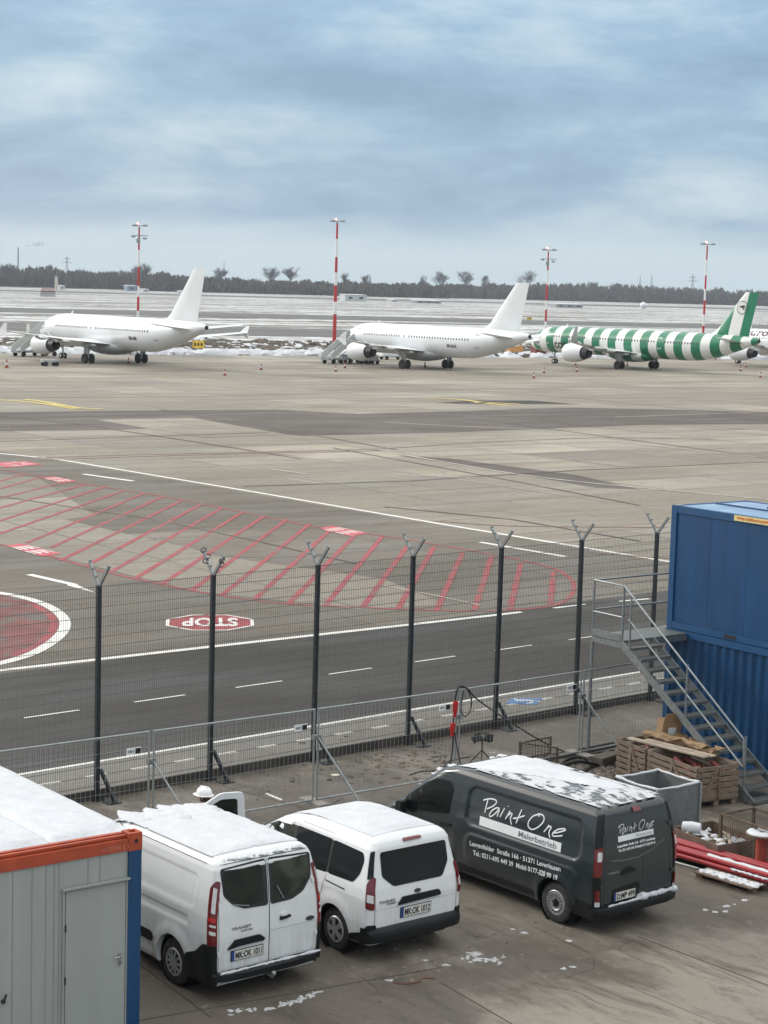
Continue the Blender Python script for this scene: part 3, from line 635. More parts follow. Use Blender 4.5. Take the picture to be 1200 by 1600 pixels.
# ------------------------------------------------------------------ vans
class Body:
    def __init__(s, hw, xr, xf, top, rc=.10, rf=.42, recs=(), bumps=(), crown=.035, ribs=None, z0=.24):
        s.hw, s.xr, s.xf, s.top, s.rc, s.rf, s.recs, s.bumps, s.crown, s.ribs, s.z0 = lerp_tab(hw), lerp_tab(xr), lerp_tab(xf), top, rc, rf, recs, bumps, crown, ribs, z0
        s.zs = sorted(set([z0 + (top - z0) * i / 64 for i in range(65)] + [a for a, _ in hw if z0 < a < top] + [a for a, _ in xf if z0 < a < top]))
    def rec(s, x, z):
        d = 0
        for (x0, x1, z0, z1, r, dep, soft) in s.recs:
            cx, cz = (x0 + x1) / 2, (z0 + z1) / 2; qx, qz = abs(x - cx) - (x1 - x0) / 2 + r, abs(z - cz) - (z1 - z0) / 2 + r
            sdf = math.hypot(max(qx, 0), max(qz, 0)) + min(max(qx, qz), 0) - r
            t = min(max(-sdf / soft, 0), 1); d += dep * t * t * (3 - 2 * t)
        for (cx, cz, r0, r1, dep) in s.bumps:
            q = math.hypot(x - cx, z - cz)
            if q < r1:
                t = 1 - max(0, (q - r0) / (r1 - r0)); d -= dep * t * t * (3 - 2 * t)
        return d
    def side(s, x, z, off=0, sg=1):
        h = s.hw(z); xr, xf = s.xr(z), s.xf(z); y = h
        if x < xr + s.rc: q = min(s.rc, xr + s.rc - x); y = h - s.rc + math.sqrt(max(0, s.rc ** 2 - q * q))
        elif x > xf - s.rf: q = min(s.rf, x - xf + s.rf); y = h - s.rf * .55 + .55 * math.sqrt(max(0, s.rf ** 2 - q * q))
        return Vector((x, sg * (y - s.rec(x, z) + off), z))
    def rear(s, y, z, off=0):
        h = s.hw(z); x = s.xr(z); q = abs(y) - (h - s.rc)
        if q > 0: x += s.rc - math.sqrt(max(0, s.rc ** 2 - min(q, s.rc) ** 2))
        return Vector((x - off, y, z))
    def front(s, y, z, off=0):
        h = s.hw(z); x = s.xf(z); q = abs(y) - (h - s.rf * .55)
        if q > 0: q = min(q / .55, s.rf); x -= s.rf - math.sqrt(max(0, s.rf ** 2 - q * q))
        return Vector((x + off * .8, y, z + off * .6))
    def corner(s, t, z, off=0, sg=1):
        "t = 0 where the rear corner starts on the rear face; runs round on to the side"
        h = s.hw(z); xr = s.xr(z); a = t / s.rc; 
        if a < 0: p = Vector((xr - off, h - s.rc + t, z))
        elif a < math.pi / 2: p = Vector((xr + s.rc - math.cos(a) * (s.rc + off), h - s.rc + math.sin(a) * (s.rc + off), z))
        else:
            x = xr + s.rc + (t - s.rc * math.pi / 2); p = Vector((x, h - s.rec(x, z) + off, z))
        p.y *= sg; return p
    def half(s, z, inset=0):
        xr, xf, h = s.xr(z) , s.xf(z), s.hw(z); P = []
        for i in range(9): P.append(Vector((xr, (h - s.rc) * i / 8, z)))
        for i in range(1, 7):
            a = i / 6 * math.pi / 2; P.append(Vector((xr + s.rc * (1 - math.cos(a)), h - s.rc * (1 - math.sin(a)), z)))
        x0, x1 = xr + s.rc, xf - s.rf; n = 120
        for i in range(1, n):
            x = x0 + (x1 - x0) * i / n; P.append(Vector((x, h - s.rec(x, z), z)))
        for i in range(0, 9):
            a = i / 8 * math.pi / 2; P.append(Vector((x1 + s.rf * math.sin(a), h - s.rf * .55 * (1 - math.cos(a)), z)))
        for i in range(1, 9): P.append(Vector((xf, (h - s.rf * .55) * (1 - i / 8), z)))
        return P
    def mesh(s):
        mb = MB(); rings = []
        for z in s.zs:
            H_ = s.half(z); rings.append(H_ + [Vector((p.x, -p.y, p.z)) for p in H_[-2:0:-1]])
        mb.loft(rings, True, False)
        n = len(rings[0]); nh = len(s.half(s.top)); base = (len(rings) - 1) * n
        K = 10
        def cap(b0, crown):
            idx = []
            for i in range(nh):
                li = b0 + i; ri = b0 + (n - i) % n
                if i in (0, nh - 1): idx.append([li]); continue
                row = [li]; a, b = mb.v[li], mb.v[ri]
                for k in range(1, K):
                    t = k / K; p = a.lerp(b, t); e_ = max(0, min(1, min(p.x - s.xr(s.top), s.xf(s.top) - p.x) / .25)); c = 4 * t * (1 - t)
                    p.z += crown * c * e_; mb.v.append(p); row.append(len(mb.v) - 1)
                row.append(ri); idx.append(row)
            for i in range(nh - 1):
                A, B = idx[i], idx[i + 1]
                if len(A) == 1: [mb.f.append([A[0], B[k], B[k + 1]]) for k in range(len(B) - 1)]
                elif len(B) == 1: [mb.f.append([A[k], B[0], A[k + 1]]) for k in range(len(A) - 1)]
                else: [mb.f.append([A[k], B[k], B[k + 1], A[k + 1]]) for k in range(len(A) - 1)]
        cap(base, s.crown); cap(0, 0)
        return mb
    def roofz(s, x, y):
        h = s.hw(s.top); xr, xf = s.xr(s.top), s.xf(s.top); e_ = max(0, min(1, min(x - xr, xf - x) / .25)); t = max(0, 1 - (y / h) ** 2)
        if x > xf:   # on the windscreen header: follow the profile down
            z = s.top
            while s.xf(z) < x and z > 1.2: z -= .005
            return z
        return s.top + s.crown * t * e_

def boolean_cut(o, cutters):
    for c in cutters:
        md = o.modifiers.new('cut', 'BOOLEAN'); md.operation = 'DIFFERENCE'; md.object = c; md.solver = 'EXACT'
    dg = bpy.context.evaluated_depsgraph_get(); dg.update(); me = bpy.data.meshes.new_from_object(o.evaluated_get(dg)); o.modifiers.clear(); o.data = me
    for p in me.polygons: p.use_smooth = True
    me.set_sharp_from_angle(angle=R(32))
    for c in cutters: bpy.data.objects.remove(c)

def wheel(parent, x, y, r, style, sg):
    "y is the outer face of the tyre; style cap10 / cap5 / steel"
    wd = .21; e_ = bpy.data.objects.new('wheel', None); col.objects.link(e_); e_.parent = parent; e_.location = (x, y, r); e_.empty_display_size = .1
    if sg < 0: e_.rotation_euler = (0, 0, math.pi)
    rr = r * .60
    t = MB(); t.lathe([(rr, -.01), (rr + .01, .0), (r * .86, .004), (r * .965, -.012), (r, -.035), (r, -wd + .03), (r * .96, -wd), (rr, -wd)], 48, axis='Y', caps=False)
    # tread grooves are narrow raised ribs
    for k in range(48):
        a = k * 2 * math.pi / 48; t.box((math.cos(a) * r, -wd / 2, math.sin(a) * r), (.012, wd * .7, .012), Matrix.Rotation(-a, 3, 'Y'))
    t.build('tyre', M_rubber, e_, 40)
    m = M_steelw if style == 'steel' else M_silver
    rm = MB(); rm.lathe([(rr + .008, -.004), (rr - .006, .006), (rr - .022, .004), (rr - .03, -.03), (rr * .3, -.05), (.02, -.05)], 40, axis='Y', caps=True)
    rm.build('rim', m if style == 'steel' else M_black, e_, 30)
    if style == 'steel':
        q = MB(); q.lathe([(rr * .86, -.02), (rr * .78, .004), (rr * .62, .008), (rr * .5, -.004), (rr * .44, -.012)], 40, axis='Y'); q.build('wheel_disc', m, e_, 30)
        q = MB()
        for k in range(16):
            a = k * 2 * math.pi / 16; c = Vector((math.cos(a), 0, math.sin(a))) * rr * .70; q.lathe([(.013, .0), (.013, .0095)], 10, (c.x, 0, c.z), 'Y')
        for k in range(5):
            a = k * 2 * math.pi / 5 + .3; c = Vector((math.cos(a), 0, math.sin(a))) * rr * .33; q.lathe([(.012, .0), (.012, .012)], 8, (c.x, 0, c.z), 'Y')
        q.lathe([(rr * .40, -.02), (rr * .38, -.006), (.05, -.002), (.045, .02), (.0, .025)], 24, axis='Y'); q.build('wheel_hub', M_black, e_, 30)
    else:
        q = MB(); n = 10 if style == 'cap10' else 5
        q.lathe([(rr + .004, .0), (rr * .96, .012), (rr * .86, .010), (rr * .85, .0)], 48, axis='Y', caps=False)
        for k in range(n):
            a = k * 2 * math.pi / n
            for da in ((0,) if n == 10 else (-.17, .17)):
                c0 = Vector((math.cos(a), .010, math.sin(a))); q.bar(Vector((math.cos(a + da * .4) * rr * .22, .016, math.sin(a + da * .4) * rr * .22)), Vector((math.cos(a + da) * rr * .9, .006, math.sin(a + da) * rr * .9)), .036 if n == 10 else .042, .014, (0, 1, 0))
        q.lathe([(rr * .34, .004), (rr * .32, .018), (rr * .12, .026), (.01, .026)], 24, axis='Y'); q.build('hub_cap', m, e_, 30)
    return e_

def make_body(b, root, m, wheels, arch=.40, wx=()):
    mb = b.mesh(); o = mb.build('body', m, root, 32)
    cut = []
    for x in wx:
        c = MB(); c.lathe([(arch, -2), (arch, 2)], 40, axis='Y'); c_ = c.build('c', m, None); c_.location = (x, 0, wheels); c_.parent = root; cut.append(c_)
    # only the outer 0.34 m of each side is opened: cutters are pairs of short drums
    for c in cut: bpy.data.objects.remove(c)
    cut = []
    for x in wx:
        for sg in (1, -1):
            c = MB(); c.lathe([(arch, .62), (arch, 1.3)], 40, axis='Y'); c_ = c.build('c', m, None); c_.parent = root; c_.location = (x, 0, wheels + .02)
            if sg < 0: c_.rotation_euler = (0, 0, math.pi)
            cut.append(c_)
    bpy.context.view_layer.update(); boolean_cut(o, cut)
    for x in wx:
        for sg in (1, -1):
            c = MB(); c.lathe([(arch - .006, .90), (arch - .006, .635), (.02, .632)], 32, (x, 0, wheels + .02), 'Y', caps=False)
            if sg < 0:
                for v in c.v: v.y *= -1
            c.build('wheel_arch', M_black, root, 40)
    u_ = MB(); u_.box((b.xf(.5) / 2, 0, .25), (b.xf(.5) - .5, b.hw(.4) * 1.7, .12)); u_.build('underbody', M_black, root)
    return o
def seam_side(b, root, pts, wd=.009, sg=1, name='door_seam', m=None):
    mb = MB(); P = [Vector((p[0], p[1])) for p in pts]; n = []
    for a, c in zip(P, P[1:]):
        k = max(1, int((c - a).length / .06)); n += [a.lerp(c, i / k) for i in range(k)]
    n.append(P[-1]); vs = []
    for i, p in enumerate(n):
        d = (n[min(i + 1, len(n) - 1)] - n[max(i - 1, 0)]).normalized(); q = Vector((-d.y, d.x)) * wd / 2
        vs += [b.side(p.x - q.x, p.y - q.y, .0025, sg), b.side(p.x + q.x, p.y + q.y, .0025, sg)]
    mb.add(vs, [[2 * i, 2 * i + 2, 2 * i + 3, 2 * i + 1] for i in range(len(n) - 1)]); return mb.build(name, m or M_seam, root)
def seam_rear(b, root, pts, wd=.010, name='door_seam', m=None):
    mb = MB(); P = [Vector((p[0], p[1])) for p in pts]; n = []
    for a, c in zip(P, P[1:]):
        k = max(1, int((c - a).length / .06)); n += [a.lerp(c, i / k) for i in range(k)]
    n.append(P[-1]); vs = []
    for i, p in enumerate(n):
        d = (n[min(i + 1, len(n) - 1)] - n[max(i - 1, 0)]).normalized(); q = Vector((-d.y, d.x)) * wd / 2
        vs += [b.rear(p.x - q.x, p.y - q.y, .0025), b.rear(p.x + q.x, p.y + q.y, .0025)]
    mb.add(vs, [[2 * i, 2 * i + 2, 2 * i + 3, 2 * i + 1] for i in range(len(n) - 1)]); return mb.build(name, m or M_seam, root)
def plate(b, root, y0, y1, z0, z1, txt):
    o = decal('number_plate', [(y0, z0), (y0, z1), (y1, z1), (y1, z0)], b.rear, M_ink, root, .016, .014, 9)
    d = .008; eu = (y0 - y1) * .085
    decal('plate_face', [(y0 - d - eu, z0 + d), (y0 - d - eu, z1 - d), (y1 + d, z1 - d), (y1 + d, z0 + d)], b.rear, M_plate, o, .018, .004, 9)
    decal('plate_strip', [(y0 - d, z0 + d), (y0 - d, z1 - d), (y0 - d - eu, z1 - d), (y0 - d - eu, z0 + d)], b.rear, M_eu, o, .018, .004, 9)
    h = z1 - z0
    text_mesh('plate_characters', txt, h * .88, lambda u, v: b.rear(y0 - d - eu - .012 - u, z0 + h * .19 + v, .0205), M_ink, o, bold=.004, width=(y0 - y1) * .83)
    return o
def oval(cx, cy, a, b_, n=20): return [(cx + a * math.cos(k * 6.2832 / n), cy + b_ * math.sin(k * 6.2832 / n)) for k in range(n)]
def ribbon(mb, pts, wd, fmap, k=5):
    P = catmull([(p[0], p[1], 0) for p in pts], k); vs = []; n = len(P)
    for i, p in enumerate(P):
        d = (P[min(i + 1, n - 1)] - P[max(i - 1, 0)]); d = d.normalized() if d.length > 1e-9 else Vector((1, 0, 0)); q = Vector((-d.y, d.x, 0)) * wd / 2
        if i in (0, n - 1): q *= .7
        vs += [fmap(p.x - q.x, p.y - q.y), fmap(p.x + q.x, p.y + q.y)]
    mb.add(vs, [[2 * i, 2 * i + 2, 2 * i + 3, 2 * i + 1] for i in range(n - 1)])

def snow_cap(b, root, x0, x1, yw, th, seed, m, name='roof_snow', edge=.10, zoff=.0, nx=110, ny=56, amp=1.0, hard=True):
    "a lying blanket of snow with an uneven rim, following the roof"
    mb = MB(); idx = {}
    for i in range(nx + 1):
        for j in range(ny + 1):
            x = x0 + (x1 - x0) * i / nx; t = j / ny * 2 - 1; y = t * yw
            e_ = min((x - x0), (x1 - x), yw - abs(y)) / edge
            n_ = noise.noise(Vector((x * 2.2 + seed, y * 2.2, 0))) * .5 + noise.noise(Vector((x * 7 + seed, y * 7, 3))) * .35 + noise.noise(Vector((x * 22 + seed, y * 22, 7))) * .15
            if e_ + n_ * 1.6 * amp < .45: continue
            k = min(1, max(0, (e_ + n_ * amp - .3) * 1.2)); h = th * (.25 + .75 * k) * (1 + .8 * n_ * amp)
            idx[i, j] = len(mb.v); mb.v.append(Vector((x, y, b.roofz(x, y) + max(.003, h) + zoff)))
    for i in range(nx):
        for j in range(ny):
            q = [idx.get(k) for k in ((i, j), (i + 1, j), (i + 1, j + 1), (i, j + 1))]
            if None not in q: mb.f.append(q)
    # skirt down to the roof
    cnt = {}
    for f in mb.f:
        for a, c in zip(f, f[1:] + f[:1]): cnt[tuple(sorted((a, c)))] = cnt.get(tuple(sorted((a, c))), 0) + 1
    low = {}
    for (a, c), k in list(cnt.items()):
        if k == 1:
            for v in (a, c):
                if v not in low: low[v] = len(mb.v); p = mb.v[v].copy(); p.z = b.roofz(p.x, p.y) - .004; mb.v.append(p)
            mb.f.append([a, c, low[c], low[a]])
    return mb.build(name, m, root, 60)

# ---- first van: white panel van, rear doors to the camera
def sc_tab(t, k): return [(a * k, b) for a, b in t]
root = thing('panel_van', 'white snow-topped panel van with split rear doors, two rear windows and its passenger door open', 'van', (-1.49, 27.09, 0), heading(-39.5), 'vans parked in the yard', 1.04)
hw = [(.22, .90), (.30, .93), (.50, .955), (.95, .965), (1.20, .955), (1.42, .925), (1.70, .868), (1.84, .835), (1.92, .80), (1.965, .755), (1.985, .70)]
xr = [(.22, .08), (.45, .05), (.9, .04), (1.25, .06), (1.6, .10), (1.85, .14), (1.93, .18), (1.985, .28)]
xf = [(.22, 4.72), (.40, 4.90), (.70, 4.93), (.92, 4.80), (1.02, 4.50), (1.12, 4.10), (1.20, 3.98), (1.86, 3.02), (1.95, 2.76), (1.985, 2.45)]
b1 = Body(hw, xr, xf, 1.985, rc=.09, rf=.42,
          recs=[(.50, 2.55, 1.24, 1.74, .10, .014, .05), (.62, 3.9, .98, 1.13, .03, .018, .04), (2.72, 3.5, 1.24, 1.74, .1, .012, .05)],
          bumps=[(1.0, .36, .42, .60, .028), (3.93, .36, .42, .60, .028)], crown=.045)
make_body(b1, root, M_vwhite, .33, .40, (1.0, 3.93))
for x in (1.0, 3.93):
    for sg in (1, -1): wheel(root, x, sg * .93, .335, 'cap10', sg)
# rear doors
for sg, pl in ((1, [(.77, 1.87), (-.005, 1.90), (-.005, 1.25), (.40, 1.27), (.60, 1.36), (.74, 1.50)]), (-1, [(-.045, 1.90), (-.775, 1.87), (-.765, 1.52), (-.62, 1.34), (-.42, 1.26), (-.045, 1.25)])):
    wdo = decal('rear_window', round_poly(pl, .05), b1.rear, M_ink, root, .006, .012)
    inn = [(p[0] * .86 + .045 * sg + (-.02 if sg < 0 else .03), 1.565 + (p[1] - 1.565) * .82) for p in pl]
    decal('pane', round_poly(inn, .07), b1.rear, M_glass2, wdo, .010, .006)
    wp = MB(); y0 = .34 if sg > 0 else -.26
    wp.bar(b1.rear(y0, 1.31, .03), b1.rear(y0 + (.24 if sg > 0 else .10), (1.36 if sg > 0 else 1.50), .02), .014, .012); wp.lathe([(.018, 0), (.018, .03)], 10, b1.rear(y0, 1.30, .005), 'X'); wp.build('wiper', M_galvd, wdo)
seam_rear(b1, root, [(-.025, 1.94), (-.025, .34)], .014); seam_rear(b1, root, [(.83, 1.60), (.835, .40)], .008); seam_rear(b1, root, [(-.03, .88), (-.86, .88)], .008, 'crease_shading', mat('crease_shadow_line', (.45, .46, .46), .5))  # last strip paints the shade of the door crease in grey
seam_rear(b1, root, [(.80, 1.92), (-.80, 1.92)], .010)
def taillight(b, root, sg, z0, z1, t0, t1, segs, base=M_redl):
    o = decal('tail_light', round_poly([(t0, z0), (t1, z0 + .03), (t1, z1 - .10), ((t0 + t1) / 2, z1), (t0 + .005, z1 - .01)], .03), lambda t, z, off=0: b.corner(t, z, off, sg), base, root, .014, .022, .03)
    for (a, c, u0, u1, m) in segs:
        decal('lamp_segment', round_poly([(u0, a), (u1, a + .02), (u1, c), (u0, c - .02)], .01), lambda t, z, off=0: b.corner(t, z, off, sg), m, o, .018, .008, .03)
    return o
for sg in (1, -1): taillight(b1, root, sg, .80, 1.72, -.005, .135, [(1.28, 1.64, .035, .085, M_clearl), (1.09, 1.14, .02, .10, M_clearl), (.98, 1.05, .02, .10, M_clearl), (1.16, 1.24, .02, .12, mat('highlit_tail_lens', (.45, .012, .015), .15, coat=.6))])  # brighter red segment has the lens highlight put into its colour
h = decal('rear_handle', round_poly([(-.20, 1.00), (-.38, 1.02), (-.38, 1.055), (-.20, 1.045)], .015), b1.rear, M_black, root, .035, .03, .5)
decal('handle_cover', oval(-.28, 1.07, .06, .03), b1.rear, M_vwhite, h, .02, .02)
tr = decal('plate_trim', round_poly([(.70, .74), (.57, .86), (.15, .865), (.06, .80), (.08, .765), (.50, .765)], .02), b1.rear, M_black, root, .030, .03)
plate(b1, root, .63, .08, .56, .71, 'MK:OK 1011')
decal('oval_badge', oval(-.735, .93, .075, .032), b1.rear, mat('dark_badge', (.05, .055, .06), .3, .3), root, .012, .012)
text_mesh('door_lettering', 'TRANSIT', .055, lambda u, v: b1.rear(.62 - u, 1.00 + v, .008), M_chrome, root, bold=.003, width=.34)
text_mesh('door_lettering', 'CUSTOM', .035, lambda u, v: b1.rear(.47 - u, .955 + v, .008), M_chrome, root, bold=.002, width=.20)
for z in (1.48, .70): 
    for sg in (1, -1): decal('hinge', round_poly([(-.012, z - .035), (.03, z - .035), (.03, z + .035), (-.012, z + .035)], .01), lambda t, z_, off=0, sg=sg: b1.corner(t - .04, z_, off, sg), M_vwhite, root, .022, .022)
# bumper: black corner wraps and a step
for sg in (1, -1):
    decal('bumper_corner', round_poly([(-.03, .25), (.56, .25), (.60, .45), (.60, .60), (.38, .68), (.20, .84), (-.03, .84)], .05), lambda t, z, off=0, sg=sg: b1.corner(t + .03, z, off, sg), M_black, root, .022, .03, .06)
st = MB(); pr = [(.28, .02), (.31, -.06), (.40, -.075), (.44, -.05), (.44, .10), (.28, .10)]
st.loft([[Vector((x + (.10 if abs(y) > .85 else .035 if abs(y) > .7 else 0), y, z)) for z, x in pr] for y in (-.93, -.88, -.75, -.4, 0, .4, .75, .88, .93)]); st.build('rear_bumper', M_black, root, 40)
def step_snow(root, y0, y1, x, z, r, seed, m=M_snow):
    mb = MB(); n = 60; rnd = random.Random(seed); pts = []; rs = []
    for i in range(n + 1):
        y = y0 + (y1 - y0) * i / n; pts.append(Vector((x + rnd.gauss(0, r * .15), y, z + rnd.gauss(0, r * .12)))); rs.append(r * max(.25, 1 + .9 * noise.noise(Vector((y * 5, seed, 0))) + rnd.gauss(0, .12)))
    mb.tube(pts, rs, 8); return mb.build('step_snow', m, root, 60)
step_snow(root, .84, -.88, -.03, .443, .020, 3)
tb = MB(); tb.tube([(.2, -.02, .27), (-.06, -.02, .24), (-.09, -.02, .29)], .022, 8); tb.lathe([(.03, -.0), (.035, .03), (.02, .05)], 10, (-.09, -.02, .28)); tb.build('tow_bar', M_galvd, root, 40)
# side mouldings, seams, mirror, windows
for sg in (1, -1):
    decal('side_moulding', round_poly([(1.52, .50), (3.4, .50), (3.4, .64), (1.58, .64), (1.50, .58)], .03), lambda x, z, off=0, sg=sg: b1.side(x, z, off, sg), M_black, root, .022, .026)
    seam_side(b1, root, [(1.50, .30), (1.50, .46), (1.42, .62)], .008, sg); seam_side(b1, root, [(2.66, .30), (2.66, 1.90)], .010, sg)
    seam_side(b1, root, [(.40, 1.90), (1.2, 1.905), (2.9, 1.905)], .010, sg, 'roof_gutter'); seam_side(b1, root, [(.6, 1.175), (2.6, 1.175)], .008, sg, 'side_rail', mat('crease_shadow_line', (.45, .46, .46), .5))  # side_rail is a flat grey strip painting the shade along a body crease
    decal('cab_window', round_poly([(2.86, 1.20), (4.05, 1.18), (3.55, 1.62), (3.12, 1.80), (2.86, 1.80)], .05), lambda x, z, off=0, sg=sg: b1.side(x, z, off, sg), M_glass, root, .006, .012) if sg > 0 else None
    mm = decal('wing_mirror', [(3.74 + .11 * math.cos(k * .5236), 1.24 + .13 * math.sin(k * .5236)) for k in range(12)], lambda x, z, off=0, sg=sg: b1.side(x, z, off, sg), M_black, root, .20, .12)
    decal('headlight', round_poly([(4.35, .80), (4.72, .72), (4.74, .84), (4.42, 1.0)], .03), lambda x, z, off=0, sg=sg: b1.side(x, z, off, sg), M_clearl, root, .01, .02)
decal('windscreen', round_poly([(-.74, 1.24), (.74, 1.24), (.64, 1.82), (-.64, 1.82)], .06), b1.front, M_glass, root, .008, .016)
decal('front_grille', round_poly([(-.5, .45), (.5, .45), (.5, .75), (-.5, .75)], .05), b1.front, M_black, root, .012, .02)
snow_cap(b1, root, .34, 3.05, .80, .018, 2, M_snow, edge=.08, amp=.45)
ms_ = MB()   # thicker clods of snow towards the front of the roof
for i in range(26):
    x, y = random.gauss(2.6, .3), random.uniform(-.68, .68)
    if x < 3.1: lump(ms_, (x, y, b1.roofz(x, y) + .01), random.uniform(.12, .28), random.uniform(.012, .035), 300 + i, 11)
for i in range(30):
    y = random.uniform(-.7, .7); lump(ms_, (random.uniform(.17, .24), y, 1.955), random.uniform(.02, .055), random.uniform(.01, .025), 400 + i, 7)
tag(ms_.build('snow_clods', M_snow, root, 60), kind='stuff')
# open passenger door, hinged at the front right
dr = MB(); hp = [(0, .32), (.98, .32), (1.06, .8), (1.06, 1.28), (1.0, 1.86), (.62, 1.86), (.25, 1.62), (.0, 1.22)]
hin = b1.side(3.72, 1.0, 0, -1); ang = R(180 + 72)
de = bpy.data.objects.new('passenger_door', None); col.objects.link(de); de.parent = root; de.location = (hin.x, hin.y, 0); de.rotation_euler = (0, 0, ang); de.empty_display_size = .1
def dmap(u, v, off=0): return Vector((u, off + (.045 if v < 1.0 else .045 - (v - 1.0) * .10), v))
win = [(.16, 1.27), (.94, 1.27), (.90, 1.76), (.62, 1.76), (.30, 1.56)]
bm_ = MB(); outer = round_poly(hp, .06, 4); inner = round_poly(win, .05, 4)
def ring_panel(mb, outer, inner, fmap, o0, o1):
    "flat panel with a window opening, both faces and the rims"
    k = len(outer); c = Vector((sum(p.x for p in inner) / len(inner), sum(p.y for p in inner) / len(inner)))
    def ray(poly, a):
        d = Vector((math.cos(a), math.sin(a))); best = None
        for p, q in zip(poly, poly[1:] + poly[:1]):
            e_ = q - p; den = d.x * e_.y - d.y * e_.x
            if abs(den) < 1e-9: continue
            t = ((p.x - c.x) * e_.y - (p.y - c.y) * e_.x) / den; u_ = ((p.x - c.x) * d.y - (p.y - c.y) * d.x) / den
            if t > 0 and -1e-6 <= u_ <= 1 + 1e-6 and (best is None or t < best): best = t
        return c + d * best
    n = 72; A = [i * 2 * math.pi / n for i in range(n)]; vs = []
    for off in (o0, o1):
        for poly in (outer, inner): vs += [fmap(*ray(poly, a), off) for a in A]
    fs = []
    for i in range(n):
        j = (i + 1) % n
        fs += [[i, j, n + j, n + i], [2 * n + i, 3 * n + i, 3 * n + j, 2 * n + j], [i, 2 * n + i, 2 * n + j, j], [n + i, n + j, 3 * n + j, 3 * n + i]]
    mb.add(vs, fs)
ring_panel(bm_, outer, inner, dmap, .0, -.05); bm_.build('door_panel', M_vwhite, de, 40)
decal('door_window', round_poly([(p[0], p[1]) for p in win], .05), dmap, M_glass2, de, -.02, .008)
decal('window_rubber', round_poly([(.10, 1.22), (.98, 1.22), (.93, 1.245), (.12, 1.245)], .01), dmap, M_ink, de, .006, .01)
inn_ = MB(); inn_.box((.55, -.04, .75), (.80, .04, .75)); inn_.box((.5, -.09, .95), (.6, .07, .06)); inn_.build('door_lining', M_black, de)
hd = MB(); hd.bar((.85, .075, 1.08), (1.0, .075, 1.08), .02, .03); hd.build('door_handle', M_black, de)

# ---- second van: white passenger van with tailgate
root = thing('passenger_van', 'white snow-topped passenger van with dark side glass and one-piece tailgate, between the other two vans', 'van', (.70, 28.81, 0), heading(-38.5), 'vans parked in the yard', 1.05)
hw = [(.26, .84), (.36, .875), (.60, .895), (.95, .895), (1.10, .875), (1.50, .785), (1.66, .745), (1.74, .70), (1.79, .64), (1.81, .57)]
xr = [(.26, .10), (.50, .05), (.90, .04), (1.10, .06), (1.50, .14), (1.68, .17), (1.76, .21), (1.81, .30)]
xf = [(.26, 4.20), (.45, 4.34), (.68, 4.37), (.85, 4.28), (.95, 4.0), (1.05, 3.62), (1.12, 3.48), (1.60, 2.60), (1.72, 2.30), (1.79, 1.95), (1.81, 1.7)]
b2 = Body(hw, xr, xf, 1.81, rc=.11, rf=.42, recs=[(1.15, 3.4, .50, .78, .08, .010, .06)], bumps=[(.86, .36, .40, .58, .026), (3.52, .36, .40, .58, .026), (.86, .55, .10, .7, .012)], crown=.05, z0=.28)
make_body(b2, root, M_vwhite2, .32, .385, (.86, 3.52))
for x in (.86, 3.52):
    for sg in (1, -1): wheel(root, x, sg * .86, .325, 'cap5', sg)
wn = decal('rear_window', round_poly([(.62, 1.63), (-.62, 1.63), (-.635, 1.33), (-.50, 1.115), (.42, 1.115), (.62, 1.28)], .05), b2.rear, M_glass, root, .008, .014)
decal('brake_light', round_poly([(.17, 1.725), (-.17, 1.73), (-.16, 1.765), (.16, 1.765)], .01), b2.rear, M_redl, root, .03, .035, .05)
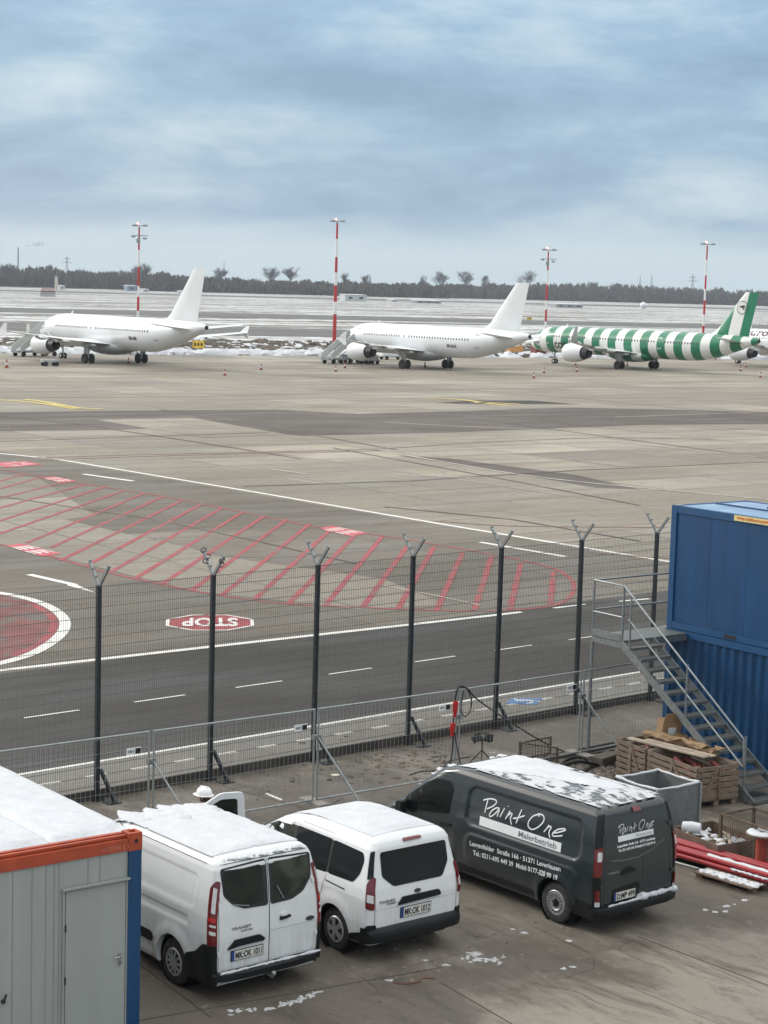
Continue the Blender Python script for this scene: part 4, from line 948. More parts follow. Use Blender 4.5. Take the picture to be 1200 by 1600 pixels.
for sg in (1, -1):
    taillight(b2, root, sg, .82, 1.30, .005, .135, [(.93, 1.06, .025, .115, M_clearl)])
    decal('lamp_cover', round_poly([(.045, 1.28), (.135, 1.26), (.12, 1.64), (.06, 1.66)], .02), lambda t, z, off=0, sg=sg: b2.corner(t, z, off, sg), M_glass, root, .012, .02, .04)
    f = lambda x, z, off=0, sg=sg: b2.side(x, z, off, sg)
    decal('quarter_window', round_poly([(.34, 1.30), (.30, 1.50), (.36, 1.60), (1.07, 1.62), (1.07, 1.13), (.46, 1.15)], .05), f, M_glass, root, .006, .012)
    decal('sliding_door_window', round_poly([(1.12, 1.62), (1.98, 1.62), (1.98, 1.09), (1.12, 1.13)], .03), f, M_glass, root, .006, .012)
    decal('front_door_window', round_poly([(2.08, 1.60), (2.56, 1.55), (3.02, 1.36), (3.30, 1.13), (3.25, 1.05), (2.08, 1.09)], .04), f, M_glass2, root, .006, .012)
    decal('window_pillar', [(1.04, 1.61), (2.14, 1.61), (2.14, 1.10), (1.04, 1.14)], f, M_ink, root, .003, .01)
    seam_side(b2, root, [(.62, 1.00), (1.10, 1.02)], .022, sg, 'sliding_rail'); seam_side(b2, root, [(1.12, .40), (1.24, .62), (1.12, 1.05), (1.10, 1.12)], .008, sg)
    seam_side(b2, root, [(2.03, .35), (2.03, 1.10)], .008, sg); seam_side(b2, root, [(1.10, 1.62), (1.12, 1.70), (2.0, 1.70), (2.12, 1.62)], .008, sg)
    seam_side(b2, root, [(3.05, .40), (3.12, .95)], .008, sg)
    decal('wing_mirror', [(2.98 + .09 * math.cos(k * .5236), 1.10 + .10 * math.sin(k * .5236)) for k in range(12)], f, M_vwhite2, root, .20, .12)
    decal('door_handle', round_poly([(2.18, .93), (2.40, .93), (2.40, .965), (2.18, .965)], .012), f, M_vwhite2, root, .03, .025)
    decal('bumper_corner', round_poly([(-.03, .30), (.42, .30), (.44, .40), (.20, .47), (.10, .60), (-.03, .60)], .03), lambda t, z, off=0, sg=sg: b2.corner(t, z, off, sg), M_black, root, .022, .03, .05)
    seam_rear(b2, root, [(sg * .735, 1.60), (sg * .765, 1.30), (sg * .775, .60)], .009, 'tailgate_seam')
    decal('headlight', round_poly([(3.95, .72), (4.25, .66), (4.26, .80), (4.0, .90)], .03), f, M_clearl, root, .01, .02)
decal('windscreen', round_poly([(-.68, 1.14), (.68, 1.14), (.58, 1.60), (-.58, 1.60)], .06), b2.front, M_glass, root, .008, .016)
decal('oval_badge', oval(-.02, .985, .062, .030), b2.rear, MATS['dark_badge'], root, .012, .012)
decal('plate_trim', round_poly([(.36, .83), (.27, .94), (-.42, .94), (-.46, .86), (-.38, .85), (.30, .83)], .02), b2.rear, M_black, root, .030, .03)
plate(b2, root, .30, -.28, .62, .78, 'MK:OK 1012')
text_mesh('door_lettering', 'TOURNEO', .055, lambda u, v: b2.rear(.70 - u, .90 + v, .008), M_chrome, root, bold=.003, width=.30)
text_mesh('door_lettering', 'CONNECT', .035, lambda u, v: b2.rear(.56 - u, .865 + v, .008), M_chrome, root, bold=.002, width=.18)
seam_rear(b2, root, [(.76, .81), (-.76, .81)], .007, 'crease_shading', MATS['crease_shadow_line'])  # grey strip painted as the shade under the tailgate crease
st = MB(); pr = [(.30, .04), (.33, -.03), (.42, -.05), (.50, -.04), (.545, .00), (.545, .10), (.30, .12)]
st.loft([[Vector((x + (.13 if abs(y) > .86 else .06 if abs(y) > .78 else .02 if abs(y) > .6 else 0), y, z)) for z, x in pr] for y in (-.89, -.84, -.70, -.4, 0, .4, .70, .84, .89)]); st.build('rear_bumper', M_black, root, 40)
rf_ = MB(); rf_.box((.03, .55, .355), (.02, .14, .04)); rf_.box((.03, -.55, .355), (.02, .14, .04)); rf_.build('rear_reflector', M_redl, root)
snow_cap(b2, root, .36, 2.32, .61, .010, 9, M_snow, edge=.03, amp=.25)
an = MB(); an.tube([(2.0, .1, 1.86), (1.75, .1, 2.0)], .006, 6); an.build('roof_aerial', M_black, root)

# ---- third van: dark grey painter's van with lettering
root = thing('panel_van', 'dark grey lettered painter\'s panel van with snow streaked over its roof', 'van', (4.34, 30.42, 0), heading(-40), 'vans parked in the yard', 1.02)
hw = [(.24, .88), (.34, .92), (.60, .945), (1.0, .955), (1.20, .945), (1.45, .915), (1.75, .855), (1.90, .815), (1.97, .775), (2.015, .715), (2.03, .65)]
xr = [(.24, .10), (.45, .06), (1.0, .05), (1.3, .06), (1.7, .11), (1.92, .15), (1.99, .20), (2.03, .30)]
xf = [(.24, 5.30), (.42, 5.46), (.72, 5.50), (.92, 5.34), (1.02, 5.20), (1.10, 5.02), (1.20, 4.88), (1.88, 4.00), (1.96, 3.76), (2.01, 3.4), (2.03, 3.1)]
b3 = Body(hw, xr, xf, 2.03, rc=.10, rf=.30,
          recs=[(.42, 3.15, 1.12, 1.80, .18, .032, .05), (.42, 3.15, .46, 1.03, .22, -.018, .06), (3.42, 4.6, .46, 1.0, .2, .014, .06)],
          bumps=[(.95, .36, .42, .56, .022), (4.45, .36, .42, .56, .022)], crown=.05, z0=.26)
make_body(b3, root, M_vgrey, .33, .40, (.95, 4.45))
for x in (.95, 4.45):
    for sg in (1, -1): wheel(root, x, sg * .92, .335, 'steel', sg)
for sg in (1, -1):
    f = lambda x, z, off=0, sg=sg: b3.side(x, z, off, sg)
    decal('sill_panel', round_poly([(1.42, .30), (4.0, .30), (4.0, .42), (1.46, .42)], .02), f, M_black, root, .008, .012)
    # black pillar column with lamps
    decal('rear_pillar', round_poly([(-.01, .40), (.12, .40), (.13, 1.0), (.12, 1.93), (.0, 1.95)], .02), lambda t, z, off=0, sg=sg: b3.corner(t, z, off, sg), M_black, root, .010, .02, .05)
    tl = decal('tail_light', round_poly([(.0, .98), (.12, .98), (.12, 1.42), (.0, 1.45)], .02), lambda t, z, off=0, sg=sg: b3.corner(t, z, off, sg), M_redl, root, .024, .03, .03)
    decal('lamp_segment', round_poly([(.015, 1.23), (.075, 1.23), (.075, 1.38), (.015, 1.38)], .02), lambda t, z, off=0, sg=sg: b3.corner(t, z, off, sg), M_clearl, tl, .028, .01, .03)
    decal('reflector', round_poly([(.02, .58), (.09, .58), (.09, .76), (.02, .76)], .01), lambda t, z, off=0, sg=sg: b3.corner(t, z, off, sg), M_redl, root, .024, .03, .03)
    decal('reverse_lamp', round_poly([(.02, .50), (.09, .50), (.09, .575), (.02, .575)], .01), lambda t, z, off=0, sg=sg: b3.corner(t, z, off, sg), M_clearl, root, .024, .03, .03)
    decal('bumper_corner', round_poly([(-.03, .28), (.50, .28), (.52, .40), (.46, .54), (-.03, .52)], .04), lambda t, z, off=0, sg=sg: b3.corner(t, z, off, sg), M_black, root, .020, .03, .06)
    cw = decal('cab_window', round_poly([(3.54, 1.20), (3.50, 1.64), (3.62, 1.75), (3.95, 1.73), (4.22, 1.60), (4.68, 1.26), (4.72, 1.12), (4.60, 1.05)], .05), f, M_glass, root, .006, .012)
    seam_side(b3, root, [(4.16, 1.11), (4.18, 1.62)], .028, sg, 'window_divider', M_black)
    decal('wing_mirror', round_poly([(4.56, .98), (4.72, .98), (4.72, 1.20), (4.58, 1.22)], .05), f, M_black, root, .20, .13)
    seam_side(b3, root, [(3.36, .40), (3.36, 1.20), (3.38, 1.82)], .012, sg); seam_side(b3, root, [(4.35, .78), (4.72, 1.0), (4.74, 1.10)], .010, sg)
    seam_side(b3, root, [(3.38, 1.84), (3.85, 1.83), (4.25, 1.66), (4.80, 1.20)], .010, sg)
    seam_side(b3, root, [(.30, 1.90), (3.4, 1.90)], .014, sg, 'roof_gutter', M_black)
    decal('door_handle', round_poly([(3.48, 1.0), (3.72, 1.0), (3.72, 1.04), (3.48, 1.04)], .012), f, M_black, root, .035, .03)
    decal('headlight', round_poly([(4.85, .80), (5.15, .72), (5.20, .84), (4.95, .98)], .03), f, M_clearl, root, .01, .02)
decal('windscreen', round_poly([(-.74, 1.22), (.74, 1.22), (.64, 1.84), (-.64, 1.84)], .06), b3.front, M_glass, root, .008, .016)
seam_rear(b3, root, [(-.13, 1.93), (-.13, .44)], .012); seam_rear(b3, root, [(.74, 1.90), (.76, .46)], .010); seam_rear(b3, root, [(-.74, 1.90), (-.76, .46)], .010)
seam_rear(b3, root, [(.62, 1.20), (.30, 1.16), (.0, 1.16), (-.35, 1.24), (-.62, 1.36)], .022, 'crease_shading', mat('slate_highlight', (.09, .10, .105), .3))  # paler strip painted as the highlight along the rear door crease
seam_rear(b3, root, [(.70, 1.885), (-.70, 1.885)], .012)
decal('brake_light', round_poly([(.09, 1.905), (-.09, 1.905), (-.08, 1.965), (.08, 1.965)], .01), b3.rear, M_redl, root, .035, .04, .05)
decal('rear_handle', round_poly([(.38, .93), (.06, .96), (.08, 1.00), (.20, 1.05), (.30, 1.02), (.38, .97)], .02), b3.rear, M_black, root, .030, .03)
decal('plate_recess', round_poly([(.60, .44), (-.06, .44), (-.06, .72), (.0, .76), (.56, .72)], .02), b3.rear, M_black, root, .005, .01)
plate(b3, root, .54, .04, .52, .67, 'D:MP 499')
text_mesh('door_lettering', 'TRAFIC', .05, lambda u, v: b3.rear(.68 - u, .98 + v, .006), M_chrome, root, bold=.002, width=.26)
for z in (1.60, .82):
    for sg in (1, -1): decal('hinge', round_poly([(-.07, z - .03), (.02, z - .03), (.02, z + .03), (-.07, z + .03)], .01), lambda t, z_, off=0, sg=sg: b3.corner(t, z_, off, sg), M_vgrey, root, .025, .025)
st = MB(); pr = [(.29, .04), (.33, -.04), (.43, -.06), (.475, -.04), (.475, .10), (.29, .12)]
st.loft([[Vector((x + (.13 if abs(y) > .9 else .06 if abs(y) > .82 else .02 if abs(y) > .6 else 0), y, z)) for z, x in pr] for y in (-.945, -.89, -.72, -.4, 0, .4, .72, .89, .945)]); st.build('rear_bumper', M_black, root, 40)
step_snow(root, .70, -.05, -.0, .485, .018, 5); step_snow(root, -.02, -.86, .01, .50, .042, 8)
# lettering on the side and on the rear door
STROKES = [[(245, 125), (240, 200), (235, 265)], [(198, 138), (230, 125), (280, 118), (325, 130), (335, 155), (310, 190), (250, 225)],
    [(378, 212), (345, 208), (305, 240), (285, 285), (298, 302), (335, 275), (376, 222), (372, 262), (366, 298)], [(428, 205), (412, 250), (395, 300)], [(458, 182), (463, 187)],
    [(487, 228), (470, 275), (452, 318)], [(458, 300), (495, 255), (512, 262), (503, 310), (522, 368)], [(600, 208), (582, 280), (565, 352)], [(528, 305), (580, 292), (638, 268)],
    [(780, 268), (765, 250), (720, 268), (688, 320), (690, 372), (730, 402), (785, 375), (828, 315), (822, 262), (780, 242), (752, 250)],
    [(888, 345), (868, 385), (848, 420)], [(855, 405), (890, 362), (912, 368), (898, 420), (915, 472)], [(938, 422), (985, 412), (1048, 385), (1030, 372), (975, 385), (935, 425), (945, 452), (990, 448), (1032, 440)]]
def paint_one(fmap, parent, W_, sq=1.0):
    k = W_ / 840; mb = MB()
    for s_ in STROKES:
        pts = [((cx - 190) * k, ((300 + .256 * (cx - 190)) - cy) * k * .70 * sq) for cx, cy in s_]
        ribbon(mb, pts, .022 * W_ / 1.9, fmap)
    return mb.build('company_lettering', M_letter, parent)
X0 = 2.81
sm = lambda u, v, o=.005: b3.side(X0 - u, 1.335 + v + .0, o)
paint_one(lambda u, v: sm(u, v, .006), root, 1.92)
decal('lettering_bar', [(0, -.155), (1.92, -.155), (1.92, -.005), (0, -.005)], lambda u, v, off=0: sm(u, v, off), M_letter, root, .004, .006)
text_mesh('bar_lettering', 'Malerbetrieb', .14, lambda u, v: sm(.93 + u, -.125 + v, .007), M_letterg, root, bold=.002, width=.88)
text_mesh('address_lettering', 'Langenfelder  Straße 166 · 51371 Leverkusen', .115, lambda u, v: b3.side(2.97 - u, .80 + v + u * .045, .005), M_letter, root, bold=.002, width=2.15)
text_mesh('phone_lettering', 'Tel.: 0211-695 449 39  Mobil 0177-320 99 19', .115, lambda u, v: b3.side(2.88 - u, .655 + v + u * .045, .005), M_letter, root, bold=.002, width=2.02)
rm = lambda u, v, o=.005: b3.rear(.45 - u, 1.56 + v, o)
paint_one(lambda u, v: rm(u, v, .006), root, .82, 1.25)
decal('lettering_bar', [(0, -.09), (.82, -.09), (.82, -.002), (0, -.002)], lambda u, v, off=0: rm(u, v, off), M_letter, root, .004, .006)
text_mesh('bar_lettering', 'Malerbetrieb', .07, lambda u, v: rm(.40 + u, -.07 + v, .007), M_letterg, root, width=.38)
text_mesh('address_lettering', 'Langenfelder Straße 166 · 51371 Leverkusen', .055, lambda u, v: b3.rear(.48 - u, 1.385 + v, .005), M_letter, root, bold=.002, width=.88)
text_mesh('phone_lettering', 'Tel.: 0211-695 449 39 Mobil 0177-320 99 19', .055, lambda u, v: b3.rear(.46 - u, 1.315 + v, .005), M_letter, root, bold=.002, width=.86)
# roof: thick snow forward, thin swept streaks towards the rear and left edge
m, t, bsd, P = newmat('thin_streaked_snow')
sep = N('ShaderNodeSeparateXYZ', t); t.links.new(P, sep.inputs[0])
fa_ = nz(t, P, 3.2, 7, .72, (1.0, .35, 1), 0); fb_ = nz(t, P, 7, 3, .55, (.45, 1.2, 1), R(8), (4, 1, 0))
sm_ = N('ShaderNodeMath', t, operation='ADD'); t.links.new(fa_, sm_.inputs[0]); t.links.new(fb_, sm_.inputs[1])
k_ = ramp(t, sm_.outputs[0], .86, 1.28)
t.links.new(k_, bsd.inputs['Alpha']); bsd.inputs['Base Color'].default_value = (.46, .485, .515, 1); bsd.inputs['Roughness'].default_value = .7
M_thin = m
mb = MB(); nx_, ny_ = 60, 30
for i in range(nx_ + 1):
    for j in range(ny_ + 1):
        x = .22 + 2.95 * i / nx_; y = -.72 + 1.44 * j / ny_; mb.v.append(Vector((x, y, b3.roofz(x, y) + .006)))
for i in range(nx_):
    for j in range(ny_): a = i * (ny_ + 1) + j; mb.f.append([a, a + ny_ + 1, a + ny_ + 2, a + 1])
mb.build('streaked_snow', M_thin, root, 60)
# the thick blanket narrows to a tongue towards the rear
class Tong: pass
mb = MB(); idx = {}; nx_, ny_ = 120, 50
for i in range(nx_ + 1):
    for j in range(ny_ + 1):
        x = .55 + 3.12 * i / nx_; y = -.73 + 1.46 * j / ny_
        lim_l = lerp_tab([(.55, -.25), (1.2, .05), (2.2, .35), (2.9, .62), (3.6, .70)])(x); lim_r = lerp_tab([(.55, -.55), (1.5, -.55), (2.6, -.62), (3.6, -.70)])(x)
        n_ = noise.noise(Vector((x * 2.5, y * 2.5, 1))) * .5 + noise.noise(Vector((x * 8, y * 8, 3))) * .16
        e_ = min(lim_l - y, y - lim_r, x - .75, 3.66 - x) / .10 + n_ * 1.2
        if e_ < 0: continue
        idx[i, j] = len(mb.v); mb.v.append(Vector((x, y, b3.roofz(x, y) + .008 + min(1, e_ * .35) * .022 * (1 + .5 * n_))))
for i in range(nx_):
    for j in range(ny_):
        q = [idx.get(k) for k in ((i, j), (i + 1, j), (i + 1, j + 1), (i, j + 1))]
        if None not in q: mb.f.append(q)
mb.build('roof_snow', M_snow, root, 60)
ms_ = MB()
for i in range(26):
    x = random.uniform(3.85, 4.9); y = random.choice((-1, 1)) * random.uniform(.45, .75); z = 0
    zz = 2.0
    while b3.xf(zz) < x and zz > .9: zz -= .01
    lump(ms_, (x, y * .9, zz), random.uniform(.04, .1), random.uniform(.02, .05), 600 + i)
tag(ms_.build('windscreen_snow', M_snow, root, 60), kind='stuff')

# ------------------------------------------------------------------ airliners
def airliner(name_label, group, loc, hd, sc, Lf=37.57, mg=17.71, er=1.2, green=False, sharklet=False, paintm=None, reg=None, text=None, airstair=False):
    root = thing('airliner', name_label, 'airliner', loc, heading(hd), group, sc)
    def Lx(x, y, z): return Vector((mg - x, y, z))
    st = [(0, .03, 3.05), (.15, .36, 3.07), (.6, .82, 3.15), (1.3, 1.22, 3.27), (2.2, 1.52, 3.42), (3.3, 1.78, 3.58), (4.6, 1.93, 3.70), (6, 1.98, 3.75)]
    x = 7.5
    while x < Lf - 13: st.append((x, 1.98, 3.75)); x += 1.5
    for a, r_, z in ((12.2, 1.97, 3.76), (10.5, 1.93, 3.80), (9, 1.82, 3.91), (7.5, 1.66, 4.05), (6, 1.46, 4.23), (4.5, 1.22, 4.43), (3, .95, 4.64), (1.6, .68, 4.83), (.6, .46, 4.96), (0, .30, 5.02)): st.append((Lf - a, r_, z))
    fr, fz = lerp_tab([(a, b) for a, b, c in st]), lerp_tab([(a, c) for a, b, c in st])
    body_m, fin_m = (paintm or (M_pane, M_pane))
    mb = MB(); n = 40
    mb.loft([[Lx(a, b * math.sin(k * 2 * math.pi / n), c + b * 1.03 * math.cos(k * 2 * math.pi / n)) for k in range(n)] for a, b, c in st]); mb.build('fuselage', body_m, root, 40)
    def skin(x, z, off=0, sg=1):
        r_, c = fr(x), fz(x); q = max(-1, min(1, (z - c) / (r_ * 1.03))); return Lx(x, sg * (r_ * math.sqrt(1 - q * q) + off), z)
    ex = MB(); ex.lathe([(.24, 0), (.24, .12), (.05, .12)], 16, (0, 0, 0), 'X'); 
    for v in ex.v: v.x = mg - Lf - .06 + v.x; v.z += 5.02
    ex.build('tail_exhaust', M_exh, root, 40)
    # belly fairing
    mb = MB(); mb.loft([[Lx(mg - 6.2 + t * 10.5, y * max(.05, math.sin(math.pi * min(1, max(.03, t))) ** .5), 2.15 - abs(math.cos(a)) * 0 + zz * math.sin(math.pi * min(1, max(.03, t))) ** .5) for a, y, zz in [(a, 2.15 * math.sin(a), 1.0 * math.cos(a) - .15) for a in [k * 2 * math.pi / 20 for k in range(20)]]] for t in [i / 12 for i in range(13)]])
    mb.build('belly_fairing', M_planeg if not green else body_m, root, 50)
    # wings
    def foil(le, y, z, c, th, dz=0):
        P = [(0, 0), (.03, .35), (.12, .75), (.35, 1), (.6, .75), (1, .02), (1, -.02), (.6, -.4), (.3, -.55), (.08, -.35)]
        return [Lx(le + a * c, y, z + b * th * c / 2 + dz) for a, b in P]
    w0 = mg - 5.6
    for sg in (1, -1):
        mb = MB(); secs = [(w0, 1.2, 2.35, 7.2, .14), (w0 + 2.3, 6.2, 2.80, 4.3, .12), (w0 + 5.2, 11.5, 3.35, 2.9, .11), (w0 + 7.9, 16.6, 3.95, 1.6, .10), (w0 + 8.15, 17.0, 4.0, 1.45, .08)]
        mb.loft([foil(le, sg * y, z, c, th) for le, y, z, c, th in secs]); wg = mb.build('wing', M_pane, root, 35)
        mb = MB()
        if sharklet:
            mb.loft([foil(w0 + 8.15, sg * 17.0, 4.0, 1.45, .08), foil(w0 + 8.7, sg * 17.4, 4.6, 1.1, .07), foil(w0 + 9.7, sg * 17.75, 6.3, .55, .05)])
            mb.build('winglet', M_planeg, wg, 35)
        else:
            mb.add([Lx(w0 + 7.9, sg * 17.0, 4.0), Lx(w0 + 9.6, sg * 17.0, 4.0), Lx(w0 + 9.9, sg * 17.1, 4.9), Lx(w0 + 9.3, sg * 17.1, 4.9), Lx(w0 + 9.3, sg * 17.0, 3.3), Lx(w0 + 9.8, sg * 17.0, 3.3),
                    Lx(w0 + 7.9, sg * 17.07, 4.0), Lx(w0 + 9.6, sg * 17.07, 4.0), Lx(w0 + 9.9, sg * 17.17, 4.9), Lx(w0 + 9.3, sg * 17.17, 4.9), Lx(w0 + 9.3, sg * 17.07, 3.3), Lx(w0 + 9.8, sg * 17.07, 3.3)],
                   [[0, 1, 2, 3], [6, 9, 8, 7], [0, 4, 5, 1], [6, 7, 11, 10], [0, 3, 9, 6], [3, 2, 8, 9], [2, 1, 7, 8], [0, 6, 10, 4], [4, 10, 11, 5], [5, 11, 7, 1]])
            mb.build('winglet', M_pane, wg)
        for y, le, z in ((3.9, w0 + 4.2, 2.25), (8.2, w0 + 5.6, 2.75), (12.0, w0 + 7.2, 3.2)):
            f_ = MB(); f_.lathe([(.03, 0), (.22, .7), (.28, 1.6), (.18, 2.6), (.02, 3.4)], 10, (0, 0, 0), 'X')
            for v in f_.v: v.x, v.y, v.z = mg - le - v.x, sg * y + v.y, z + v.z
            f_.build('flap_fairing', M_planeg, wg, 50)
        # engine
        e_ = MB(); ey, ez, ex0 = 5.75, 2.0 if er < 1.3 else 2.1, w0 - 3.2
        outer = [(er * .80, .1), (er * .92, .0), (er * 1.0, .35), (er * 1.04, 1.1), (er * 1.0, 2.0), (er * .86, 2.9), (er * .76, 3.4), (er * .70, 3.4), (er * .66, 2.6)]
        rings = [[Lx(ex0 + h, sg * ey + r_ * math.cos(k * math.pi / 14), ez + r_ * math.sin(k * math.pi / 14)) for k in range(28)] for r_, h in outer]
        e_.loft(rings, True, False); en = e_.build('engine', M_pane, root, 40)
        e_ = MB(); e_.loft([[Lx(ex0 + h, sg * ey + r_ * math.cos(k * math.pi / 12), ez + r_ * math.sin(k * math.pi / 12)) for k in range(24)] for r_, h in [(er * .80, .45), (er * .70, 2.9), (er * .66, 3.35), (er * .60, 3.9), (er * .50, 4.45), (er * .44, 4.4), (er * .10, 3.8)]])
        e_.build('exhaust_nozzle', M_exh, en, 40)
        p_ = MB(); p_.loft([[Lx(ex0 + a, sg * ey + yy, ez + zz) for yy, zz in ((-.16, z0), (.16, z0), (.16, z1), (-.16, z1))] for a, z0, z1 in ((.9, er * .9, er * 1.05), (2.2, er * .7, er * 1.3), (3.4, er * .3, 1.05), (5.2, .45, .95), (6.4, .65, .9))])
        p_.build('pylon', M_planeg, en, 40)
        # tailplane
        s_ = MB(); s_.loft([foil(Lf - 5.6, sg * .7, 4.75, 3.4, .10), foil(Lf - 2.6, sg * 6.2, 5.35, 1.35, .09)]); s_.build('tailplane', M_pane, root, 35)
        # main gear
        g = MB(); g.tube([(0, sg * 3.8, .58), (-.0, sg * 3.75, 2.6)], .15, 10); g.tube([(.1, sg * 3.8, .9), (1.2, sg * 2.6, 2.3)], .07, 8); g.box((0, sg * 4.1, 1.75), (.9, .06, 1.4)); gr = g.build('main_gear', M_planeg, root, 40)
        for dy in (-.46, .46):
            t = MB(); t.lathe([(.26, -.16), (.42, -.2), (.56, -.17), (.6, -.08), (.6, .08), (.56, .17), (.42, .2), (.26, .16)], 24, (0, sg * 3.8 + dy, .6), 'Y'); t.build('tyre', M_rubber, gr, 40)
    g = MB(); nx_ = mg - 5.07; g.tube([(nx_, 0, .4), (nx_ + .1, 0, 2.2)], .10, 10); g.tube([(nx_ + .05, 0, 1.0), (nx_ + 1.1, 0, 2.2)], .05, 8); gr = g.build('nose_gear', M_planeg, root, 40)
    for dy in (-.27, .27):
        t = MB(); t.lathe([(.16, -.1), (.26, -.12), (.37, -.09), (.38, 0), (.37, .09), (.26, .12), (.16, .1)], 20, (nx_, dy, .38), 'Y'); t.build('tyre', M_rubber, gr, 40)
        t = MB(); t.lathe([(.16, -.11), (.15, .11)], 12, (nx_, dy, .38), 'Y'); t.build('wheel_hub', M_pane, gr, 40)
    # fin
    def fsec(le, z, c, th): return [Lx(le + a * c, b * th * c, z) for a, b in ((0, 0), (.12, .42), (.4, .5), (1, .02), (1, -.02), (.4, -.5), (.12, -.42))]
    f_ = MB(); f_.loft([fsec(Lf - 9.6, 5.45, 7.7, .05), fsec(Lf - 8.2, 5.9, 6.4, .08), fsec(Lf - 7.4, 6.5, 5.7, .09), fsec(Lf - 2.75, 11.76, 2.35, .09)]); fin = f_.build('tail_fin', fin_m, root, 35)
    # cockpit glass, doors, windows
    for sg in (1, -1):
        ck = decal('cockpit_window', [(1.55, 3.62), (1.75, 4.08), (2.35, 4.38), (3.05, 4.42), (3.0, 3.95), (2.2, 3.70)], lambda x, z, off=0, sg=sg: skin(x, z, off, sg), M_dkwin, root, .02, .04, .4)
        doors = [(5.0, 3.1, 4.95, .85), (Lf - 8.2, 3.2, 5.0, .80)] + ([(13.6, 3.2, 4.9, .7), (Lf - 16.6, 3.2, 4.9, .7)] if green else [])
        for dx, z0, z1, wd in doors:
            d_ = MB(); fm = mat('door_outline_grey', (.20, .21, .22), .5) if not green else M_pane
            P = round_poly([(dx - wd / 2, z0), (dx + wd / 2, z0), (dx + wd / 2, z1), (dx - wd / 2, z1)], .15, 3)
            vs = []; c = Vector((dx, (z0 + z1) / 2)); kk = .90
            for p in P: q = c + (p - c) * kk if not green else Vector((c.x + (p.x - c.x) * .72, c.y + (p.y - c.y) * .88)); vs += [skin(p.x, p.y, .02, sg), skin(q.x, q.y, .02, sg)]
            m_ = len(P); d_.add(vs, [[2 * i, 2 * ((i + 1) % m_), 2 * ((i + 1) % m_) + 1, 2 * i + 1] for i in range(m_)]); d_.build('door_frame', fm, root)
        wm = None; x = 6.6
        while x < Lf - 9.6:
            skip = (abs(x - 13.6) < .6 or abs(x - (Lf - 16.6)) < .6) if green else (abs(x - mg + 3.2) < .25 or abs(x - mg + 1.9) < .25)
            if not skip:
                w_ = MB(); P = oval(0, 0, .115, .19, 10)
                w_.add([skin(x + a, 4.28 + b, .015, sg) - skin(x, 4.28, 0, sg) for a, b in P], [list(range(10))])
                if wm is None or sg != lastsg: wm = w_.build('cabin_window', M_dkwin, root); wm.location = skin(x, 4.28, 0, sg); lastsg = sg; first = wm
                else: c_ = wm.copy(); col.objects.link(c_); c_.parent = root; c_.location = skin(x, 4.28, 0, sg)
            x += .533
    if reg: text_mesh('registration', reg, .55, lambda u, v: skin(Lf - 13.6 + u, 3.15 + v, .03), M_ink, root, bold=.02)
    if text: text_mesh('airline_lettering', text[0], text[1], lambda u, v: skin(text[2] + u, text[3] + v, .03), text[4], root, bold=.03, width=text[5])
    an = MB(); an.add([Lx(7.0, 0, 5.75), Lx(7.5, 0, 5.75), Lx(7.6, 0, 6.2), Lx(7.4, 0, 6.2), Lx(7.0, .04, 5.75), Lx(7.5, .04, 5.75), Lx(7.6, .04, 6.2), Lx(7.4, .04, 6.2)], [[0, 1, 2, 3], [7, 6, 5, 4], [0, 4, 5, 1], [1, 5, 6, 2], [2, 6, 7, 3], [3, 7, 4, 0]]); an.build('antenna', M_pane, root)
    return root, fin, Lx, skin

def stripes(name, period, phase, slant=0.0, duty=.5):
    m, t, b, P = newmat(name)
    sep = N('ShaderNodeSeparateXYZ', t); t.links.new(P, sep.inputs[0])
    a = N('ShaderNodeMath', t, operation='MULTIPLY_ADD'); a.inputs[1].default_value = slant; t.links.new(sep.outputs['Z'], a.inputs[0]); t.links.new(sep.outputs['X'], a.inputs[2])
    c = N('ShaderNodeMath', t, operation='ADD'); c.inputs[1].default_value = phase + period * 40; t.links.new(a.outputs[0], c.inputs[0])
    d = N('ShaderNodeMath', t, operation='MODULO'); d.inputs[1].default_value = period; t.links.new(c.outputs[0], d.inputs[0])
    e_ = N('ShaderNodeMath', t, operation='LESS_THAN'); e_.inputs[1].default_value = period * duty; t.links.new(d.outputs[0], e_.inputs[0])
    o = mixc(t, e_.outputs[0], (.70, .71, .69), (.006, .17, .085)); t.links.new(o, b.inputs['Base Color']); b.inputs['Roughness'].default_value = .35; b.inputs['Coat Weight'].default_value = .3
    return m
M_str = stripes('green_white_stripes', 3.22, .55)
M_fins = stripes('fin_stripes', 3.9, 0.15, 0.24)
airliner('all-white airliner at the left edge, parked behind the yellow sign and nearest the checkered structure', 'parked airliners', (-33.6, 236.5, 0), -39.5, 1.0, reg='SX-ABL')
airliner('all-white airliner in the middle, just right of the thickest red and white mast', 'parked airliners', (4.9, 247.0, 0), -39.4, .955, reg='SX-ALX')
r3, fin3, L3, skin3 = airliner('green and white striped airliner', 'parked airliners', (34.3, 265.8, 0), -40.8, .93, Lf=44.51, mg=22.0, er=1.36, green=True, sharklet=True, paintm=(M_str, M_fins), text=('condor', 1.9, 6.6, 2.5, M_ink, 5.2))
airliner('white lettered airliner cut off by the right edge, behind the striped tail', 'parked airliners', (62.0, 290, 0), -39.5, .955, reg=None, text=('Eurowings', 1.5, 7.4, 4.72, mat('burgundy_letters', (.10, .02, .07), .4), 10.5))
